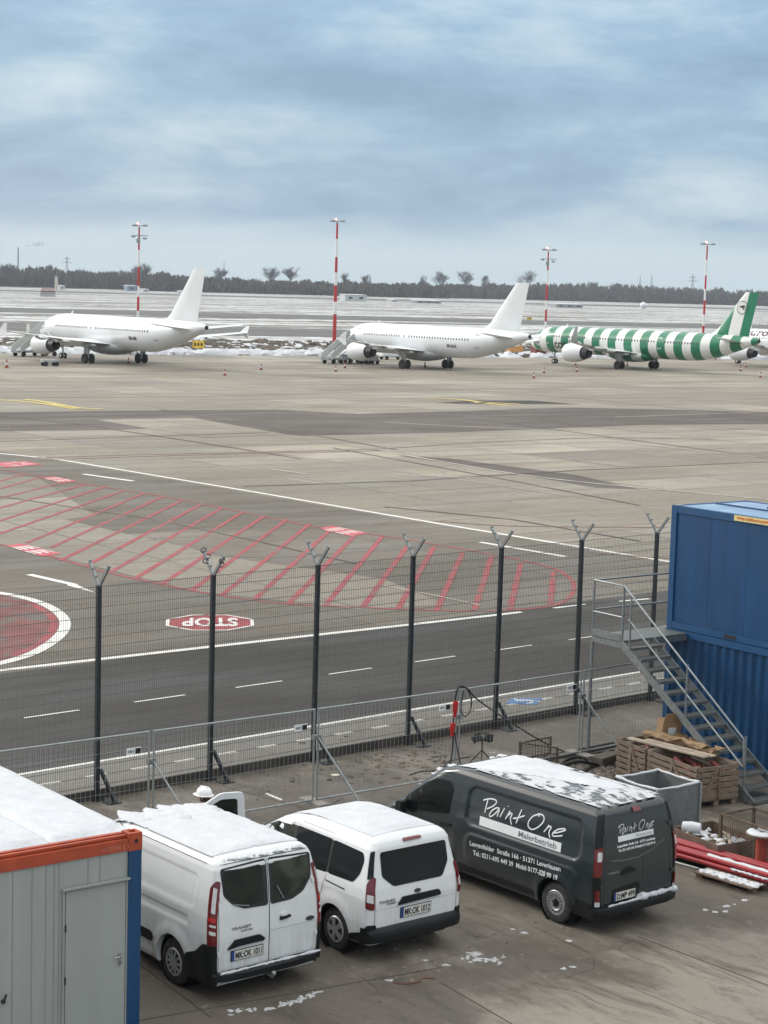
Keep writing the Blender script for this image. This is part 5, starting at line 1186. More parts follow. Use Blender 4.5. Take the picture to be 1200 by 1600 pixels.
# round emblem on the striped fin
mb = MB(); cx_, cz_ = 44.51 - 3.1, 9.6
for sg in (1, -1):
    em = [Vector((22.0 - (cx_ + .95 * math.cos(k * .2618)), sg * .245, cz_ + .95 * math.sin(k * .2618))) for k in range(24)]
    ei = [Vector((22.0 - (cx_ + .87 * math.cos(k * .2618)), sg * .245, cz_ + .87 * math.sin(k * .2618))) for k in range(24)]
    e_ = MB(); vs = [p for q in zip(em, ei) for p in q]; e_.add(vs, [[2 * i, 2 * ((i + 1) % 24), 2 * ((i + 1) % 24) + 1, 2 * i + 1] for i in range(24)])
    wgp = [(-.62, .12), (.30, .30), (.62, .05), (.20, .10), (.45, -.48), (-.02, -.02), (-.25, .02)]
    e_.add([Vector((22.0 - (cx_ + a * 1.05), sg * .25, cz_ + b * 1.1)) for a, b in wgp], [[0, 1, 3], [1, 2, 3], [3, 4, 5], [0, 3, 5, 6]]); e_.build('fin_emblem', M_ink, fin3)

# ------------------------------------------------------------------ masts
M_band = None
def mast(px, py, ztop, label, two, bands, lit):
    g = G(px, py); t = thing('floodlight_mast', label, 'light mast', g, R(-20), 'red and white floodlight masts on the apron edge')
    m, tr_, b, P = newmat('mast_paint_%d' % px)
    sep = N('ShaderNodeSeparateXYZ', tr_); tr_.links.new(P, sep.inputs[0])
    d = N('ShaderNodeMapRange', tr_); d.inputs['From Max'].default_value = ztop; tr_.links.new(sep.outputs['Z'], d.inputs[0])
    r_ = N('ShaderNodeValToRGB', tr_); r_.color_ramp.interpolation = 'CONSTANT'; els = r_.color_ramp.elements
    els[0].position = 0; els[0].color = (.42, .03, .03, 1) if bands[0][1] else (.70, .70, .69, 1)
    els[1].position = bands[1][0]; els[1].color = (.42, .03, .03, 1) if bands[1][1] else (.70, .70, .69, 1)
    for a, c in bands[2:]: e_ = els.new(a); e_.color = (.42, .03, .03, 1) if c else (.70, .70, .69, 1)
    tr_.links.new(d.outputs[0], r_.inputs[0]); tr_.links.new(r_.outputs[0], b.inputs['Base Color']); b.inputs['Roughness'].default_value = .5
    mb = MB(); mb.tube([(0, 0, 0), (0, 0, ztop * .5), (0, 0, ztop - .2)], [.34, .25, .15] if ztop > 19.4 else [.22, .18, .12], 14); mb.build('pole', m, t, 40)
    ft = MB(); ft.box((0, 0, .15), (1.4, 1.4, .3)); ft.build('footing', M_galvd, t)
    f_ = MB()
    for z in ((ztop, ztop - 1.5) if two else (ztop,)):
        f_.bar((-1.1, 0, z), (1.3 if not two else 1.5, 0, z), .12); f_.bar((0, -.7, z), (0, .7, z), .1)
        f_.tube([(math.cos(k * .5236) * .5, math.sin(k * .5236) * .5, z + .02) for k in range(13)], .04, 6)
    f_.build('head_frame', M_galvd, t)
    for (x, y, z) in ((-.9, .1, ztop + .12), (.9, .3, ztop + .12), (1.2, -.3, ztop + .12), (-.3, -.5, ztop + .14)) + (((-1.0, 0, ztop - 1.6), (.9, .2, ztop - 1.9)) if two else ()):
        l_ = MB(); rot = Matrix.Rotation(R(25), 3, 'X') @ Matrix.Rotation(R(12), 3, 'Y'); l_.box((x, y, z), (.55, .42, .20), rot); l_.build('floodlight', M_galvd, t)
    ob = MB(); ob.lathe([(.16, 0), (.18, .16), (.10, .32), (.0, .36)], 12, (-.2, -.1, ztop + .18)); ob.build('obstruction_light', mat('lit_obstruction_lamp', (1, .22, .18), .3, emit=3.0 if lit else 1.2), t, 40)
    if two: bx = MB(); bx.box((0, -.22, ztop - 2.3), (.5, .3, .7)); bx.build('control_box', M_galvd, t)
B_thin = [(0, 0), (.10, 1), (.19, 0), (.29, 1), (.41, 0), (.50, 1), (.66, 0), (.80, 1), (.93, 1)]
B_tall = [(0, 1), (.16, 1), (.27, 0), (.37, 1), (.50, 0), (.60, 1), (.72, 0), (.86, 1)]
def ztop_of(px, py, ytop):
    g = G(px, py); lo, hi = .3, 40
    for _ in range(40):
        mid = (lo + hi) / 2; p = Vector((g.x, g.y, mid - CH)); y = 800 - FPX * p.dot(uu) / p.dot(fw)
        if y > ytop: lo = mid
        else: hi = mid
    return lo
for px, py, yt, lb, two, bd, lit in ((215, 540, 353, 'thin two-tier floodlight mast behind the leftmost airliner', True, B_thin, True), (522, 545, 346, 'thickest floodlight mast, rising by the boarding stairs of the middle airliner', False, B_tall, True),
    (851, 548, 391, 'thin two-tier floodlight mast rising behind the nose of the striped airliner', True, B_thin, False), (1097, 556, 382, 'single-tier floodlight mast rising behind the rear half of the striped airliner', False, B_tall, True)):
    mast(px, py, ztop_of(px, py, yt), lb, two, bd, lit)

# ------------------------------------------------------------------ cones, stairs, small ground equipment
M_cone = mat('orange_cone_plastic', (.27, .05, .035), .55, var=.15)
cones = [(10.5, 575, 'traffic cone nearest the left edge of the apron'), (201, 568, 'traffic cone between the two wheel pairs of the leftmost airliner'), (351, 587, 'traffic cone on the open apron below and right of the leftmost tail'), (408, 578, 'traffic cone alone between the leftmost airliner and the middle one'),
    (524.5, 581, 'nearer of the two traffic cones in front of the middle boarding stairs'), (539, 575, 'farther of the two traffic cones in front of the middle boarding stairs'), (664, 574, 'traffic cone between the two wheel pairs of the middle airliner'),
    (834, 591, 'nearer of the two traffic cones left of the striped airliner\'s engine'), (850, 583, 'farther of the two traffic cones left of the striped airliner\'s engine'), (901, 581, 'nearer traffic cone right under the striped airliner\'s engine'), (899, 571, 'farther traffic cone right under the striped airliner\'s engine'),
    (980, 572, 'traffic cone behind the main wheels of the striped airliner'), (1118, 562, 'traffic cone under the rear fuselage of the striped airliner'), (1157, 580, 'left one of the close pair of traffic cones under the striped tail'), (1165, 574, 'right one of the close pair of traffic cones under the striped tail'), (1188, 590, 'traffic cone nearest the right edge of the apron')]
proto = None
for px, py, lb in cones:
    if proto is None:
        t = thing('traffic_cone', lb, 'traffic cone', G(px, py), 0, 'traffic cones around the parked airliners'); q = MB(); q.box((0, 0, .03), (.55, .55, .06)); q.build('base', M_cone, t)
        q = MB(); q.lathe([(.20, .06), (.149, .38), (.110, .60), (.05, 1.0), (.0, 1.0)], 16); q.build('cone_body', M_cone, t, 50)
        q = MB(); q.lathe([(.152, .38), (.114, .60)], 16); q.build('reflective_band', M_pane, t, 50); proto = t
    else:
        t = copy_tree(proto); t.location = G(px, py); t['label'] = lb; t.scale = (.76,) * 3
def wheel_simple(mb, x, y, r, wd=.22): mb.lathe([(r * .5, -wd / 2), (r * .95, -wd / 2), (r, -wd / 3), (r, wd / 3), (r * .95, wd / 2), (r * .5, wd / 2)], 18, (x, y, r), 'Y')
def stairs_truck(loc, hd, label, top=3.35):
    t = thing('boarding_stairs', label, 'boarding stairs', loc, heading(hd), 'mobile boarding stairs at the airliners')
    M = mat('pale_grey_paint', (.48, .50, .48), .5, var=.1)
    L0, L1 = 0.3, 6.6
    for sg in (1, -1):
        s_ = MB(); a, b = Vector((L0, sg * .85, .45)), Vector((L1 - 1.2, sg * .85, top))
        s_.add([a, b, Vector((L1, sg * .85, top)), Vector((L1, sg * .85, top + 1.1)), b + Vector((0, 0, 1.1)), a + Vector((0, 0, .95))], [[0, 1, 4, 5], [1, 2, 3, 4]])
        s_.add([p + Vector((0, sg * .06, 0)) for p in s_.v], [[5, 4, 1, 0], [4, 3, 2, 1]]); n = 6; s_.f += [[0, 6, 7, 1], [1, 7, 8, 2], [2, 8, 9, 3], [3, 9, 10, 4], [4, 10, 11, 5], [5, 11, 6, 0]]; s_.build('side_panel', M, t)
    k_ = MB(); n = 14
    for i in range(n): k_.box((L0 + (L1 - 1.2 - L0) * (i + .5) / n, 0, .45 + (top - .45) * (i + .5) / n), (.38, 1.66, .05))
    k_.box((L1 - .6, 0, top - .03), (1.2, 1.68, .06)); k_.build('steps', M_galvd, t)
    c_ = MB(); c_.box((2.4, 0, .62), (4.6, 1.5, .28)); c_.bar((L1 - .9, .7, .6), (L1 - .9, .7, top), .12); c_.bar((L1 - .9, -.7, .6), (L1 - .9, -.7, top), .12); c_.bar((3.4, .7, .7), (L1 - .9, .7, 1.9), .1); c_.bar((3.4, -.7, .7), (L1 - .9, -.7, 1.9), .1); c_.bar((4.6, 0, .55), (L1, 0, .55), .2); c_.build('chassis', M_galvd, t)
    p_ = MB(); p_.box((2.0, .925, 1.72), (1.0, .02, .55), Matrix.Rotation(R(-30), 3, 'Y')); p_.build('dark_panel', M_ink, t)
    for x in (.9, 4.2, 6.2):
        for sg in (1, -1): q = MB(); wheel_simple(q, x, sg * .8, .32); q.build('wheel', M_rubber, t, 40)
a = G(22, 557); stairs_truck(a, 38, 'mobile boarding stairs standing beyond the wingtip of the leftmost airliner')
a = G(507, 568.5); stairs_truck(a, 40, 'mobile boarding stairs standing at the foot of the thickest mast')
def cart(loc, hd, label, cat, L_=3.4, W_=1.5, H=.9, m=None, roof=None):
    t = thing('apron_cart', label, cat, loc, heading(hd), 'ground equipment carts'); m = m or mat('cart_paint', (.45, .46, .44), .6, var=.15)
    q = MB(); q.box((0, 0, .5), (L_, W_, .14)); q.bar((L_ / 2, 0, .45), (L_ / 2 + 1.0, 0, .35), .08); q.build('chassis', M_galvd, t)
    q = MB(); q.box((-.1, 0, .57 + H / 2), (L_ * .92, W_ * .9, H)); q.box((-.1, 0, .59 + H), (L_ * .94, W_ * .94, .06)); q.build('bodywork', m, t)
    for x in (-L_ * .33, L_ * .33):
        for sg in (1, -1): w_ = MB(); wheel_simple(w_, x, sg * (W_ / 2 + .02), .27, .18); w_.build('wheel', M_rubber, t, 40)
    return t
cart(G(549, 567), 58, 'low pale cart beside the middle boarding stairs, on its right', 'equipment cart', 4.2, 1.5, .55)
cart(G(577, 569), 60, 'low pale cart partly hidden in front of the middle airliner\'s engine', 'equipment cart', 2.6, 1.3, .45)
cart(G(613, 562), 62, 'white box cart behind the middle airliner between engine and wheels', 'equipment cart', 4.0, 1.6, 1.2, M_pane)
cart(G(78, 572), 60, 'small low wheeled cart beneath the engine of the leftmost airliner', 'equipment cart', 2.0, .9, .15, mat('cart_paint', (.45, .46, .44), .6, var=.15))
cart(G(846, 558), 62, 'dark red tow tractor at the nose of the striped airliner', 'tow tractor', 3.2, 1.8, 1.0, mat('dark_red_tractor', (.14, .025, .02), .5))
cart(G(856, 555), 62, 'orange and yellow apron tractor beside the dark red one', 'tow tractor', 3.6, 1.8, 1.1, mat('amber_tractor', (.55, .26, .07), .5))
cart(G(804, 555), 62, 'small amber cart in the snow behind the middle tail cone', 'equipment cart', 2.6, 1.5, .9, mat('amber_tractor', (.55, .26, .07), .5))
cart(G(66, 532), 62, 'boxy pale equipment trailer behind the nose of the leftmost airliner', 'equipment cart', 5.0, 2.0, 2.0)
# yellow taxiway sign
def sign_board(loc, hd, wd, h, label, m, txt=None):
    t = thing('taxiway_sign', label, 'sign', loc, heading(hd)); q = MB(); q.box((0, 0, .45 + h / 2), (.3, wd, h)); q.build('panel', m, t)
    for y in (-wd * .35, wd * .35): l_ = MB(); l_.box((0, y, .22), (.1, .1, .46)); l_.build('leg', M_galvd, t)
    q = MB()
    for k in range(3): q.box((-.155, (-.28 + .28 * k) * wd, .45 + h * .5), (.01, wd * .16, h * .42))
    q.build('lettering', M_ink, t)
sign_board(G(310, 548.5), 0, 1.7, 1.1, 'yellow taxiway sign in the snow below the leftmost tail cone', mat('sign_yellow', (.72, .48, .04), .5))
sign_board(G(827, 502), 5, 1.6, .9, 'small orange board by the far taxiway, right of the middle tail fin', mat('sign_yellow', (.72, .48, .04), .5))

# ------------------------------------------------------------------ far airfield structures
def shed(px, py, wpx, hpx, label, m, name='shed', cat='shed', depth=8):
    g = G(px, py); d = g.length; W_, H = wpx / FPX * d, hpx / FPX * d
    t = thing(name, label, cat, g, heading(-30)); q = MB(); q.box((depth / 2, 0, H / 2), (depth, W_, H)); q.build('wall', m, t)
    q = MB(); q.add([Vector(p) for p in ((-.4, -W_ / 2 - .3, H + .01), (depth + .4, -W_ / 2 - .3, H + .01), (depth + .4, W_ / 2 + .3, H + .01), (-.4, W_ / 2 + .3, H + .01), (-.4, -W_ / 2 - .3, H + .3), (depth + .4, -W_ / 2 - .3, H + .7), (depth + .4, W_ / 2 + .3, H + .7), (-.4, W_ / 2 + .3, H + .3))], [[0, 1, 2, 3], [4, 5, 6, 7], [0, 1, 5, 4], [1, 2, 6, 5], [2, 3, 7, 6], [3, 0, 4, 7]]); q.build('roof', M_snow, t)
    n = max(1, int(W_ / 6)); 
    for k in range(n): w_ = MB(); w_.box((-.03, -W_ / 2 + (k + .5) * W_ / n, H * .55), (.06, W_ / n * .35, H * .35)); w_.build('window', M_dkwin, t)
M_wall = mat('pale_cladding', (.50, .53, .53), .6, var=.08, scale=.3)
M_wall2 = mat('grey_cladding', (.30, .31, .31), .6, var=.1, scale=.3)
shed(556, 470.5, 38, 9, 'white shed before the wood, right of the thickest mast', M_wall)
shed(670, 474, 44, 3.5, 'long low pale building before the middle of the wood', M_wall2)
shed(890, 481, 50, 5, 'long low pale building before the wood, right of the two-tier mast by the striped airliner', M_wall2)
shed(206, 455, 15, 8, 'blue-grey hut before the wood beside the leftmost mast', mat('blue_hut', (.16, .22, .28), .6))
shed(228, 456.5, 9, 4, 'small white van-like hut before the wood, right of the leftmost mast', M_wall)
shed(288, 459, 10, 3.5, 'low grey hut before the wood, left of the leftmost tail fin', M_wall2)
shed(97, 453.5, 9, 6.5, 'small flat building beside the pale tower at the left', M_wall)
shed(617, 471.5, 12, 2.5, 'tiny white hut right of the white shed', M_wall)
# pale antenna tower and checkered structure
g = G(88, 454); d = g.length; k = d / FPX
t = thing('antenna_tower', 'slender pale tower with an aerial head, before the wood at the left', 'tower', g, 0)
q = MB(); q.lathe([(2.6 * k, 0), (2.3 * k, 20 * k), (1.7 * k, 22 * k)], 12); q.build('shaft', mat('cream_render', (.50, .46, .38), .7), t, 40)
q = MB(); q.lathe([(2.9 * k, 20 * k), (2.9 * k, 21.5 * k)], 12); q.build('gallery', M_wall2, t)
q = MB(); q.tube([(0, 0, 22 * k), (0, 0, 29 * k)], .35 * k, 6); q.build('aerial', M_galvd, t)
g = G(75, 464); d = g.length; k = d / FPX
t = thing('localizer_array', 'red and white checkered equipment platform out in the snow', 'airfield equipment', g, 0)
m, tr_, b, P = newmat('red_white_checker'); ch = N('ShaderNodeTexChecker', tr_); ch.inputs['Scale'].default_value = 1 / (2.4 * k); ch.inputs['Color1'].default_value = (.68, .66, .64, 1); ch.inputs['Color2'].default_value = (.30, .03, .03, 1); tr_.links.new(P, ch.inputs[0]); tr_.links.new(ch.outputs[0], b.inputs['Base Color'])
q = MB(); q.box((0, 0, 11.5 * k), (19 * k, 6 * k, 5 * k)); q.build('cabin', m, t)
q = MB()
for i in range(7): q.bar(((-11 + i * 3.6) * k, 0, 0), ((-11 + i * 3.6) * k, 0, 8 * k), .7 * k); 
for i in range(6): q.bar(((-11 + i * 3.6) * k, 0, 0), ((-11 + (i + 1) * 3.6) * k, 0, 8 * k), .5 * k); q.bar(((-11 + (i + 1) * 3.6) * k, 0, 0), ((-11 + i * 3.6) * k, 0, 8 * k), .5 * k)
q.bar((-11.5 * k, 0, 8.5 * k), (11.5 * k, 0, 8.5 * k), 1.3 * k); q.build('lattice_base', M_ink, t)
g = G(1005, 482); d = g.length; k = d / FPX; t = thing('radar_dome', 'small white radar dome before the wood', 'radar dome', g, 0)
q = MB(); q.lathe([(3.5 * k, 1 * k), (5 * k, 3 * k), (5.2 * k, 5 * k), (4.2 * k, 8 * k), (2 * k, 9.6 * k), (.1, 10 * k)], 20); q.build('dome', M_pane, t, 50); q = MB(); q.lathe([(3.3 * k, 0), (3.3 * k, 1.4 * k)], 16); q.build('base', M_wall2, t)
def pylon(px, ytop, ybase, label, cr=True, dist=2600):
    g = G(px, 462 + px / 1200 * 30); u_ = g.normalized(); g = Vector((g.x, g.y, 0)).normalized() * dist; k = dist / FPX; H = (ybase - ytop) * k
    t = thing('power_pylon', label, 'pylon', (g.x, g.y, 0), 0, 'pylons and masts beyond the wood'); q = MB(); H = CH + (448 + (px - 600) * .0288 - ytop) * k
    w0 = H * .07
    for sx in (-1, 1):
        for sy in (-1, 1): q.bar((sx * w0, sy * w0, 0), (0, 0, H), .30 if cr else .24)
    for i in range(8):
        z0, z1 = H * i / 9, H * (i + 1) / 9; a, b_ = w0 * (1 - i / 9), w0 * (1 - (i + 1) / 9); q.bar((-a, 0, z0), (b_, 0, z1), .2); q.bar((a, 0, z0), (-b_, 0, z1), .2)
    q.build('lattice', mat('pylon_steel', (.16, .17, .18), .6), t)
    if cr:
        for f_, wd in ((.74, .16), (.86, .12)): q = MB(); q.bar((-H * wd, 0, H * f_), (H * wd, 0, H * f_), .45); q.bar((-H * wd, 0, H * f_), (0, 0, H * (f_ + .05)), .3); q.bar((H * wd, 0, H * f_), (0, 0, H * (f_ + .05)), .3); q.build('cross_arm', MATS['pylon_steel'], t)
pylon(104, 399, 420, 'lattice pylon on the skyline at the left'); pylon(1080, 428, 447, 'lattice pylon with cross arms on the skyline at the right'); pylon(349, 408, 432, 'thin lattice mast on the skyline behind the leftmost tail fin', False)
pylon(998, 430, 446, 'left one of the twin thin masts on the skyline', False); pylon(1016, 429, 446, 'right one of the twin thin masts on the skyline', False)
g = G(28, 455); u_ = Vector((g.x, g.y, 0)).normalized() * 2900; k = 2900 / FPX; t = thing('chimney', 'tall thin chimney with a smoke plume at the far left skyline', 'chimney', (u_.x, u_.y, 0)); H = CH + (431.5 - 388) * k
q = MB(); q.tube([(0, 0, 0), (0, 0, H)], [1.6, 1.0], 10); q.build('stack', mat('chimney_concrete', (.22, .23, .24), .8), t, 40)
q = MB(); rnd = random.Random(3); m, tr_, b, P = newmat('chimney_smoke'); b.inputs['Base Color'].default_value = (.25, .28, .31, 1); b.inputs['Roughness'].default_value = 1; f_ = ramp(tr_, nz(tr_, P, .09, 5, .7), .48, .85, (0, 0, 0, 1), (.42,) * 3 + (1,)); tr_.links.new(f_, b.inputs['Alpha'])
for i in range(12):
    x = i * 3.3; r_ = 1.2 + i * .33; c = Vector((x, 0, H + i * .55 + rnd.uniform(-.6, .6))); q.lathe([(.1, -r_), (r_ * .8, -r_ * .6), (r_, 0), (r_ * .8, r_ * .6), (.1, r_)], 10, c)
q.build('smoke', m, t, 80)

# ------------------------------------------------------------------ tall perimeter fence
FZ = 4.32
fz_ = thing('perimeter_fence', 'tall dark welded-mesh security fence with forked post tops along the road', 'fence', B0, math.atan2(V.y, V.x))
i0, i1 = -2, 9
for i in range(i0, i1 + 1):
    x = i * SP; q = MB(); q.bar((x, 0, 0), (x + random.uniform(-.012, .012), random.uniform(-.012, .012), FZ), .078, .09); po = q.build('post', M_slate, fz_)
    q = MB()
    for s in (1, -1):
        a, b = Vector((x, 0, FZ - .03)), Vector((x, s * .36, FZ + .44)); q.bar(a, b, .045, .055)
        if s > 0:
            for t_ in (.35, .65, .95): c = a.lerp(b, t_); q.box(c + Vector((0, s * -.03, .035)), (.03, .05, .03))
    q.build('forked_arm', M_galv, po)
    q = MB(); q.bar((x + .06, -.03, .62), (x + .16, -.42, .02), .055, .07); q.box((x + .13, -.36, .012), (.30, .26, .02)); q.box((x, 0, .01), (.24, .24, .02)); q.build('brace', M_slate, po)
x = i0 * SP; k = 0
for i in range(i0, i1):
    q = MB(); n = int(SP / .052)
    for j in range(1, n + 1): q.box(((i + j / (n + 1)) * SP, .06, (FZ + .22) / 2), (.0048, .0048, FZ - .26))
    for z in [FZ - .04 - .2 * m_ for m_ in range(21)]: q.box(((i + .5) * SP, .068, z), (SP - .02, .006, .007)); q.box(((i + .5) * SP, .052, z), (SP - .02, .006, .007))
    q.build('mesh_panel', M_wire, fz_)
    q = MB(); q.box(((i + .5) * SP, .05, .10), (SP - .09, .06, .20)); q.build('base_board', mat('weathered_board', (.040, .036, .032), .85, var=.35, scale=3, c2=(.10, .09, .08), thr=.6), fz_)
q = MB(); cx = 1 * SP
for k, (dx, dy, dz) in enumerate(((-.06, .2, .26), (.05, .28, .34), (.0, .36, .46), (.08, -.16, .22), (.02, -.26, .32))):
    q.tube([(cx + dx + .07 * math.cos(a), dy, FZ + dz + .05 * math.sin(a)) for a in [j * .785 for j in range(8)]], .012, 6)
q.build('wire_clip', M_slate, fz_)

# ------------------------------------------------------------------ temporary site fence
tops = [(237, 1141.5), (495, 1107), (717, 1077), (911, 1047.5)]
J = [G(x, y, 2.0) for x, y in tops]; J = [Vector((p.x, p.y, 0)) for p in J]
J = [J[0] - (J[1] - J[0])] + J + [J[3] + (J[3] - J[2]) * 1.05, J[3] + (J[3] - J[2]) * 2.1]
hl = ['site fence panel at the left edge, partly behind the container roof', 'site fence panel above the first white van, left of the pair joined at the picture\'s middle', 'site fence panel behind the second white van and hard hat', 'site fence panel carrying the cables and red plugs at its left end is next; this one ends at the stair leg', 'site fence panel right of the stair landing leg, behind the stairs', 'site fence panel behind the lower blue container']
hl = ['site fence panel at the left edge, behind the snowy container roof', 'site fence panel with a sign plate, behind the first white van', 'site fence panel with a sign plate, behind the second white van', 'site fence panel between the red plugs and the stair leg', 'site fence panel seen behind the open stair treads', 'site fence panel hidden mostly behind the blue containers']
for i in range(6):
    a, b = J[i], J[i + 1]; ln = (b - a).length - .10; d = (b - a).normalized()
    t = thing('site_fence_panel', hl[i], 'fence panel', a + d * .05, math.atan2(d.y, d.x), 'galvanised site fence panels')
    q = MB(); r_ = .021
    q.tube([(0, 0, .0), (0, 0, 2.0)], r_, 10); q.tube([(ln, 0, 0), (ln, 0, 2.0)], r_, 10); q.tube([(0, 0, 1.985), (ln, 0, 1.985)], r_ * .9, 10); q.tube([(0, 0, .16), (ln, 0, .16)], r_ * .9, 10); q.build('frame', M_galvd, t, 50)
    q = MB(); n = int(ln / .10)
    for j in range(1, n): q.tube([(ln * j / n, 0, .16), (ln * j / n, 0, 1.98)], .0025, 4)
    for z in [.16 + .255 * k for k in range(1, 8)]: q.tube([(0, .004, z), (ln, .004, z)], .0025, 4)
    q.build('wire_mesh', M_wirel, t)
    if i in (1, 2, 3):
        x = ln - .28 if i < 3 else ln - .28
    if i in (0, 1, 2, 3):
        x = ln - (.28 if i != 3 else .25); w_ = .30; z = 1.66
        q = MB(); q.box((x - .05, -.012, z), (w_, .012, .13)); pl_ = q.build('sign_plate', M_letter, t)
        q = MB(); q.box((x + .035, -.020, z), (.11, .006, .10)); q.build('logo_field', M_ink, pl_)
        text_mesh('plate_lettering', 'HKV', .07, lambda u, v: Vector((x - .18 + u, -.0195, z - .025 + v)), M_ink, pl_, bold=.002)
    q = MB(); q.box((ln + .05, 0, 1.42), (.16, .09, .10)); q.bar((ln + .05, -.06, 1.42), (ln + .05, .06, 1.42), .03); q.build('clamp', M_galv, t)
    q = MB(); q.box((ln + .05, 0, .07), (.28, .72, .14)); q.build('foot_block', mat('grey_concrete_block', (.22, .21, .19), .8, var=.2), t)
for i, lb in ((1, 'slanting brace tube at the joint left of the hard hat'), (2, 'slanting brace tube at the joint in the middle of the site fence'), (4, 'slanting brace tube beside the stair leg')):
    p = J[i]; t = thing('fence_brace', lb, 'brace', p, math.atan2(V.y, V.x), 'brace tubes of the site fence')
    q = MB(); q.tube([(.03, -.03, 1.42), (.42, -1.15, .03)], .020, 10); q.build('tube', M_galvd, t, 50); q = MB(); q.box((.42, -1.15, .015), (.16, .12, .03)); q.build('foot_plate', M_galvd, t)

# ------------------------------------------------------------------ containers
M_orange = mat('orange_red_steel', (.34, .055, .020), .5, var=.16, scale=6, c2=(.24, .045, .022), thr=.58)
M_cblue = mat('deep_blue_steel', (.002, .047, .132), .42, var=.16, scale=4, bump=.05, c2=(.010, .040, .090), thr=.55, stretch=(1, 1, .12), soft=.25)
M_cgrey = mat('pale_grey_panel', (.295, .312, .300), .55, var=.06, scale=2.5, c2=(.25, .26, .245), thr=.50, stretch=(1, 1, .12), soft=.3)
M_cdoor = mat('grey_steel_door', (.285, .305, .29), .5, var=.05, scale=3, c2=(.23, .24, .225), thr=.56, stretch=(1, 1, .15), soft=.3)
def rz_box(mb, x0, x1, y0, y1, z0, z1): mb.box(((x0 + x1) / 2, (y0 + y1) / 2, (z0 + z1) / 2), (x1 - x0, y1 - y0, z1 - z0))
c0 = G(222, 1301, 2.86)
t = thing('site_container', 'grey-walled site container with orange top rails, blue corner posts and snow on its roof', 'container', (c0.x, c0.y, 0), heading(-37.2))
CW, CL, T = 2.44, 6.06, 2.86
q = MB()
rz_box(q, .03, .09, .20, CW - .20, .16, T - .22); q.build('end_wall', M_cgrey, t)
q = MB()
for sg in (0, 1):
    y = .05 if sg == 0 else CW - .05; q.box((CL / 2, y, T / 2 - .03), (CL - .4, .06, T - .36))
q.box((CL - .05, CW / 2, T / 2 - .03), (.06, CW - .4, T - .36)); q.build('side_wall', M_cgrey, t)
q = MB()
for y in (.62, .80, 1.23, 1.30, 1.42, 1.62, 1.9, 2.1): z0_, z1_ = (T - .59 if y < 1.2 else .18), T - .235; q.box((.027, y, (z0_ + z1_) / 2), (.006, .012, z1_ - z0_))
q.build('panel_joint', mat('panel_joint_grey', (.235, .25, .24), .6), t)
for x, y in ((0, 0), (0, CW - .20), (CL - .20, 0), (CL - .20, CW - .20)):
    q = MB(); rz_box(q, x, x + .20, y, y + .20, .15, T - .23); q.build('corner_post', M_cblue, t)
    q = MB(); xx0, xx1, yy0, yy1 = x - .004, x + .204, y - .004, y + .204
    rz_box(q, xx0, xx1, yy0, yy1, T - .23, T - .02)
    for (a, b, c, d) in ((xx0, xx1, yy0, yy0 + .05), (xx0, xx1, yy1 - .05, yy1), (xx0, xx0 + .05, yy0 + .05, yy1 - .05), (xx1 - .05, xx1, yy0 + .05, yy1 - .05)): rz_box(q, a, b, c, d, T - .02, T + .015)
    cc = q.build('corner_casting', M_orange, t)
    q = MB(); q.lathe([(.028, 0), (.028, .006)], 12, (x - .0105, y + .09, T - .10), 'X'); q.lathe([(.0, 0), (.0, .001)], 6, (x, y, T)); q.build('casting_hole', M_ink, cc)
q = MB(); rz_box(q, .004, .14, .206, CW - .206, T - .22, T - .06); q.build('top_rail', M_orange, t)
q = MB(); q.bar((.09, .21, T - .03), (.09, CW - .21, T - .03), .05, .035); rz_box(q, .15, .22, .206, CW - .206, T - .04, T - .005); q.build('gutter_lip', M_orange, t)
q = MB(); rz_box(q, .21, CL - .21, .004, .12, T - .2, T - .045); rz_box(q, .21, CL - .21, CW - .12, CW - .004, T - .2, T - .005); rz_box(q, CL - .12, CL - .004, .21, CW - .21, T - .2, T - .005); q.build('side_rail', M_orange, t)
q = MB(); rz_box(q, .006, CL, .0, CW, .0, .15); q.build('bottom_rail', M_cblue, t)
q = MB(); rz_box(q, .15, CL - .12, .12, CW - .12, T - .10, T - .03); q.build('roof', M_cgrey, t)
# roof snow: two lying sheets with the roof seam showing between them
for y0, y1 in ((.008, 1.225), (1.235, CW - .05)):
    mb = MB(); nx_, ny_ = 90, 24
    for i in range(nx_ + 1):
        for j in range(ny_ + 1):
            x = .20 + (CL - .22) * i / nx_; y = y0 + (y1 - y0) * j / ny_
            e_ = min(1, min(i / 2.5, (j if y0 > .5 else j), ny_ - j) / 1.2) if i < nx_ else 0
            if i < 8 and y < .30: e_ = e_ * max(0, (x - .25 - (.30 - y)) / .2) if x - .25 < (.30 - y) + .2 else e_
            n_ = noise.noise(Vector((x * 3, y * 3, 0))) * .012 + noise.noise(Vector((x * 14, y * 14, 0))) * .006
            jx = noise.noise(Vector((y * 9, 1, 0))) * .025 if i == 0 else 0
            mb.v.append(Vector((x + jx, y, T - .028 + (.045 + n_) * max(0, e_) + .03 * max(0, e_) * math.sin(math.pi * min(1, max(0, y / CW))))))
    for i in range(nx_):
        for j in range(ny_): a = i * (ny_ + 1) + j; mb.f.append([a, a + ny_ + 1, a + ny_ + 2, a + 1])
    mb.build('roof_snow', M_snow, t, 60)
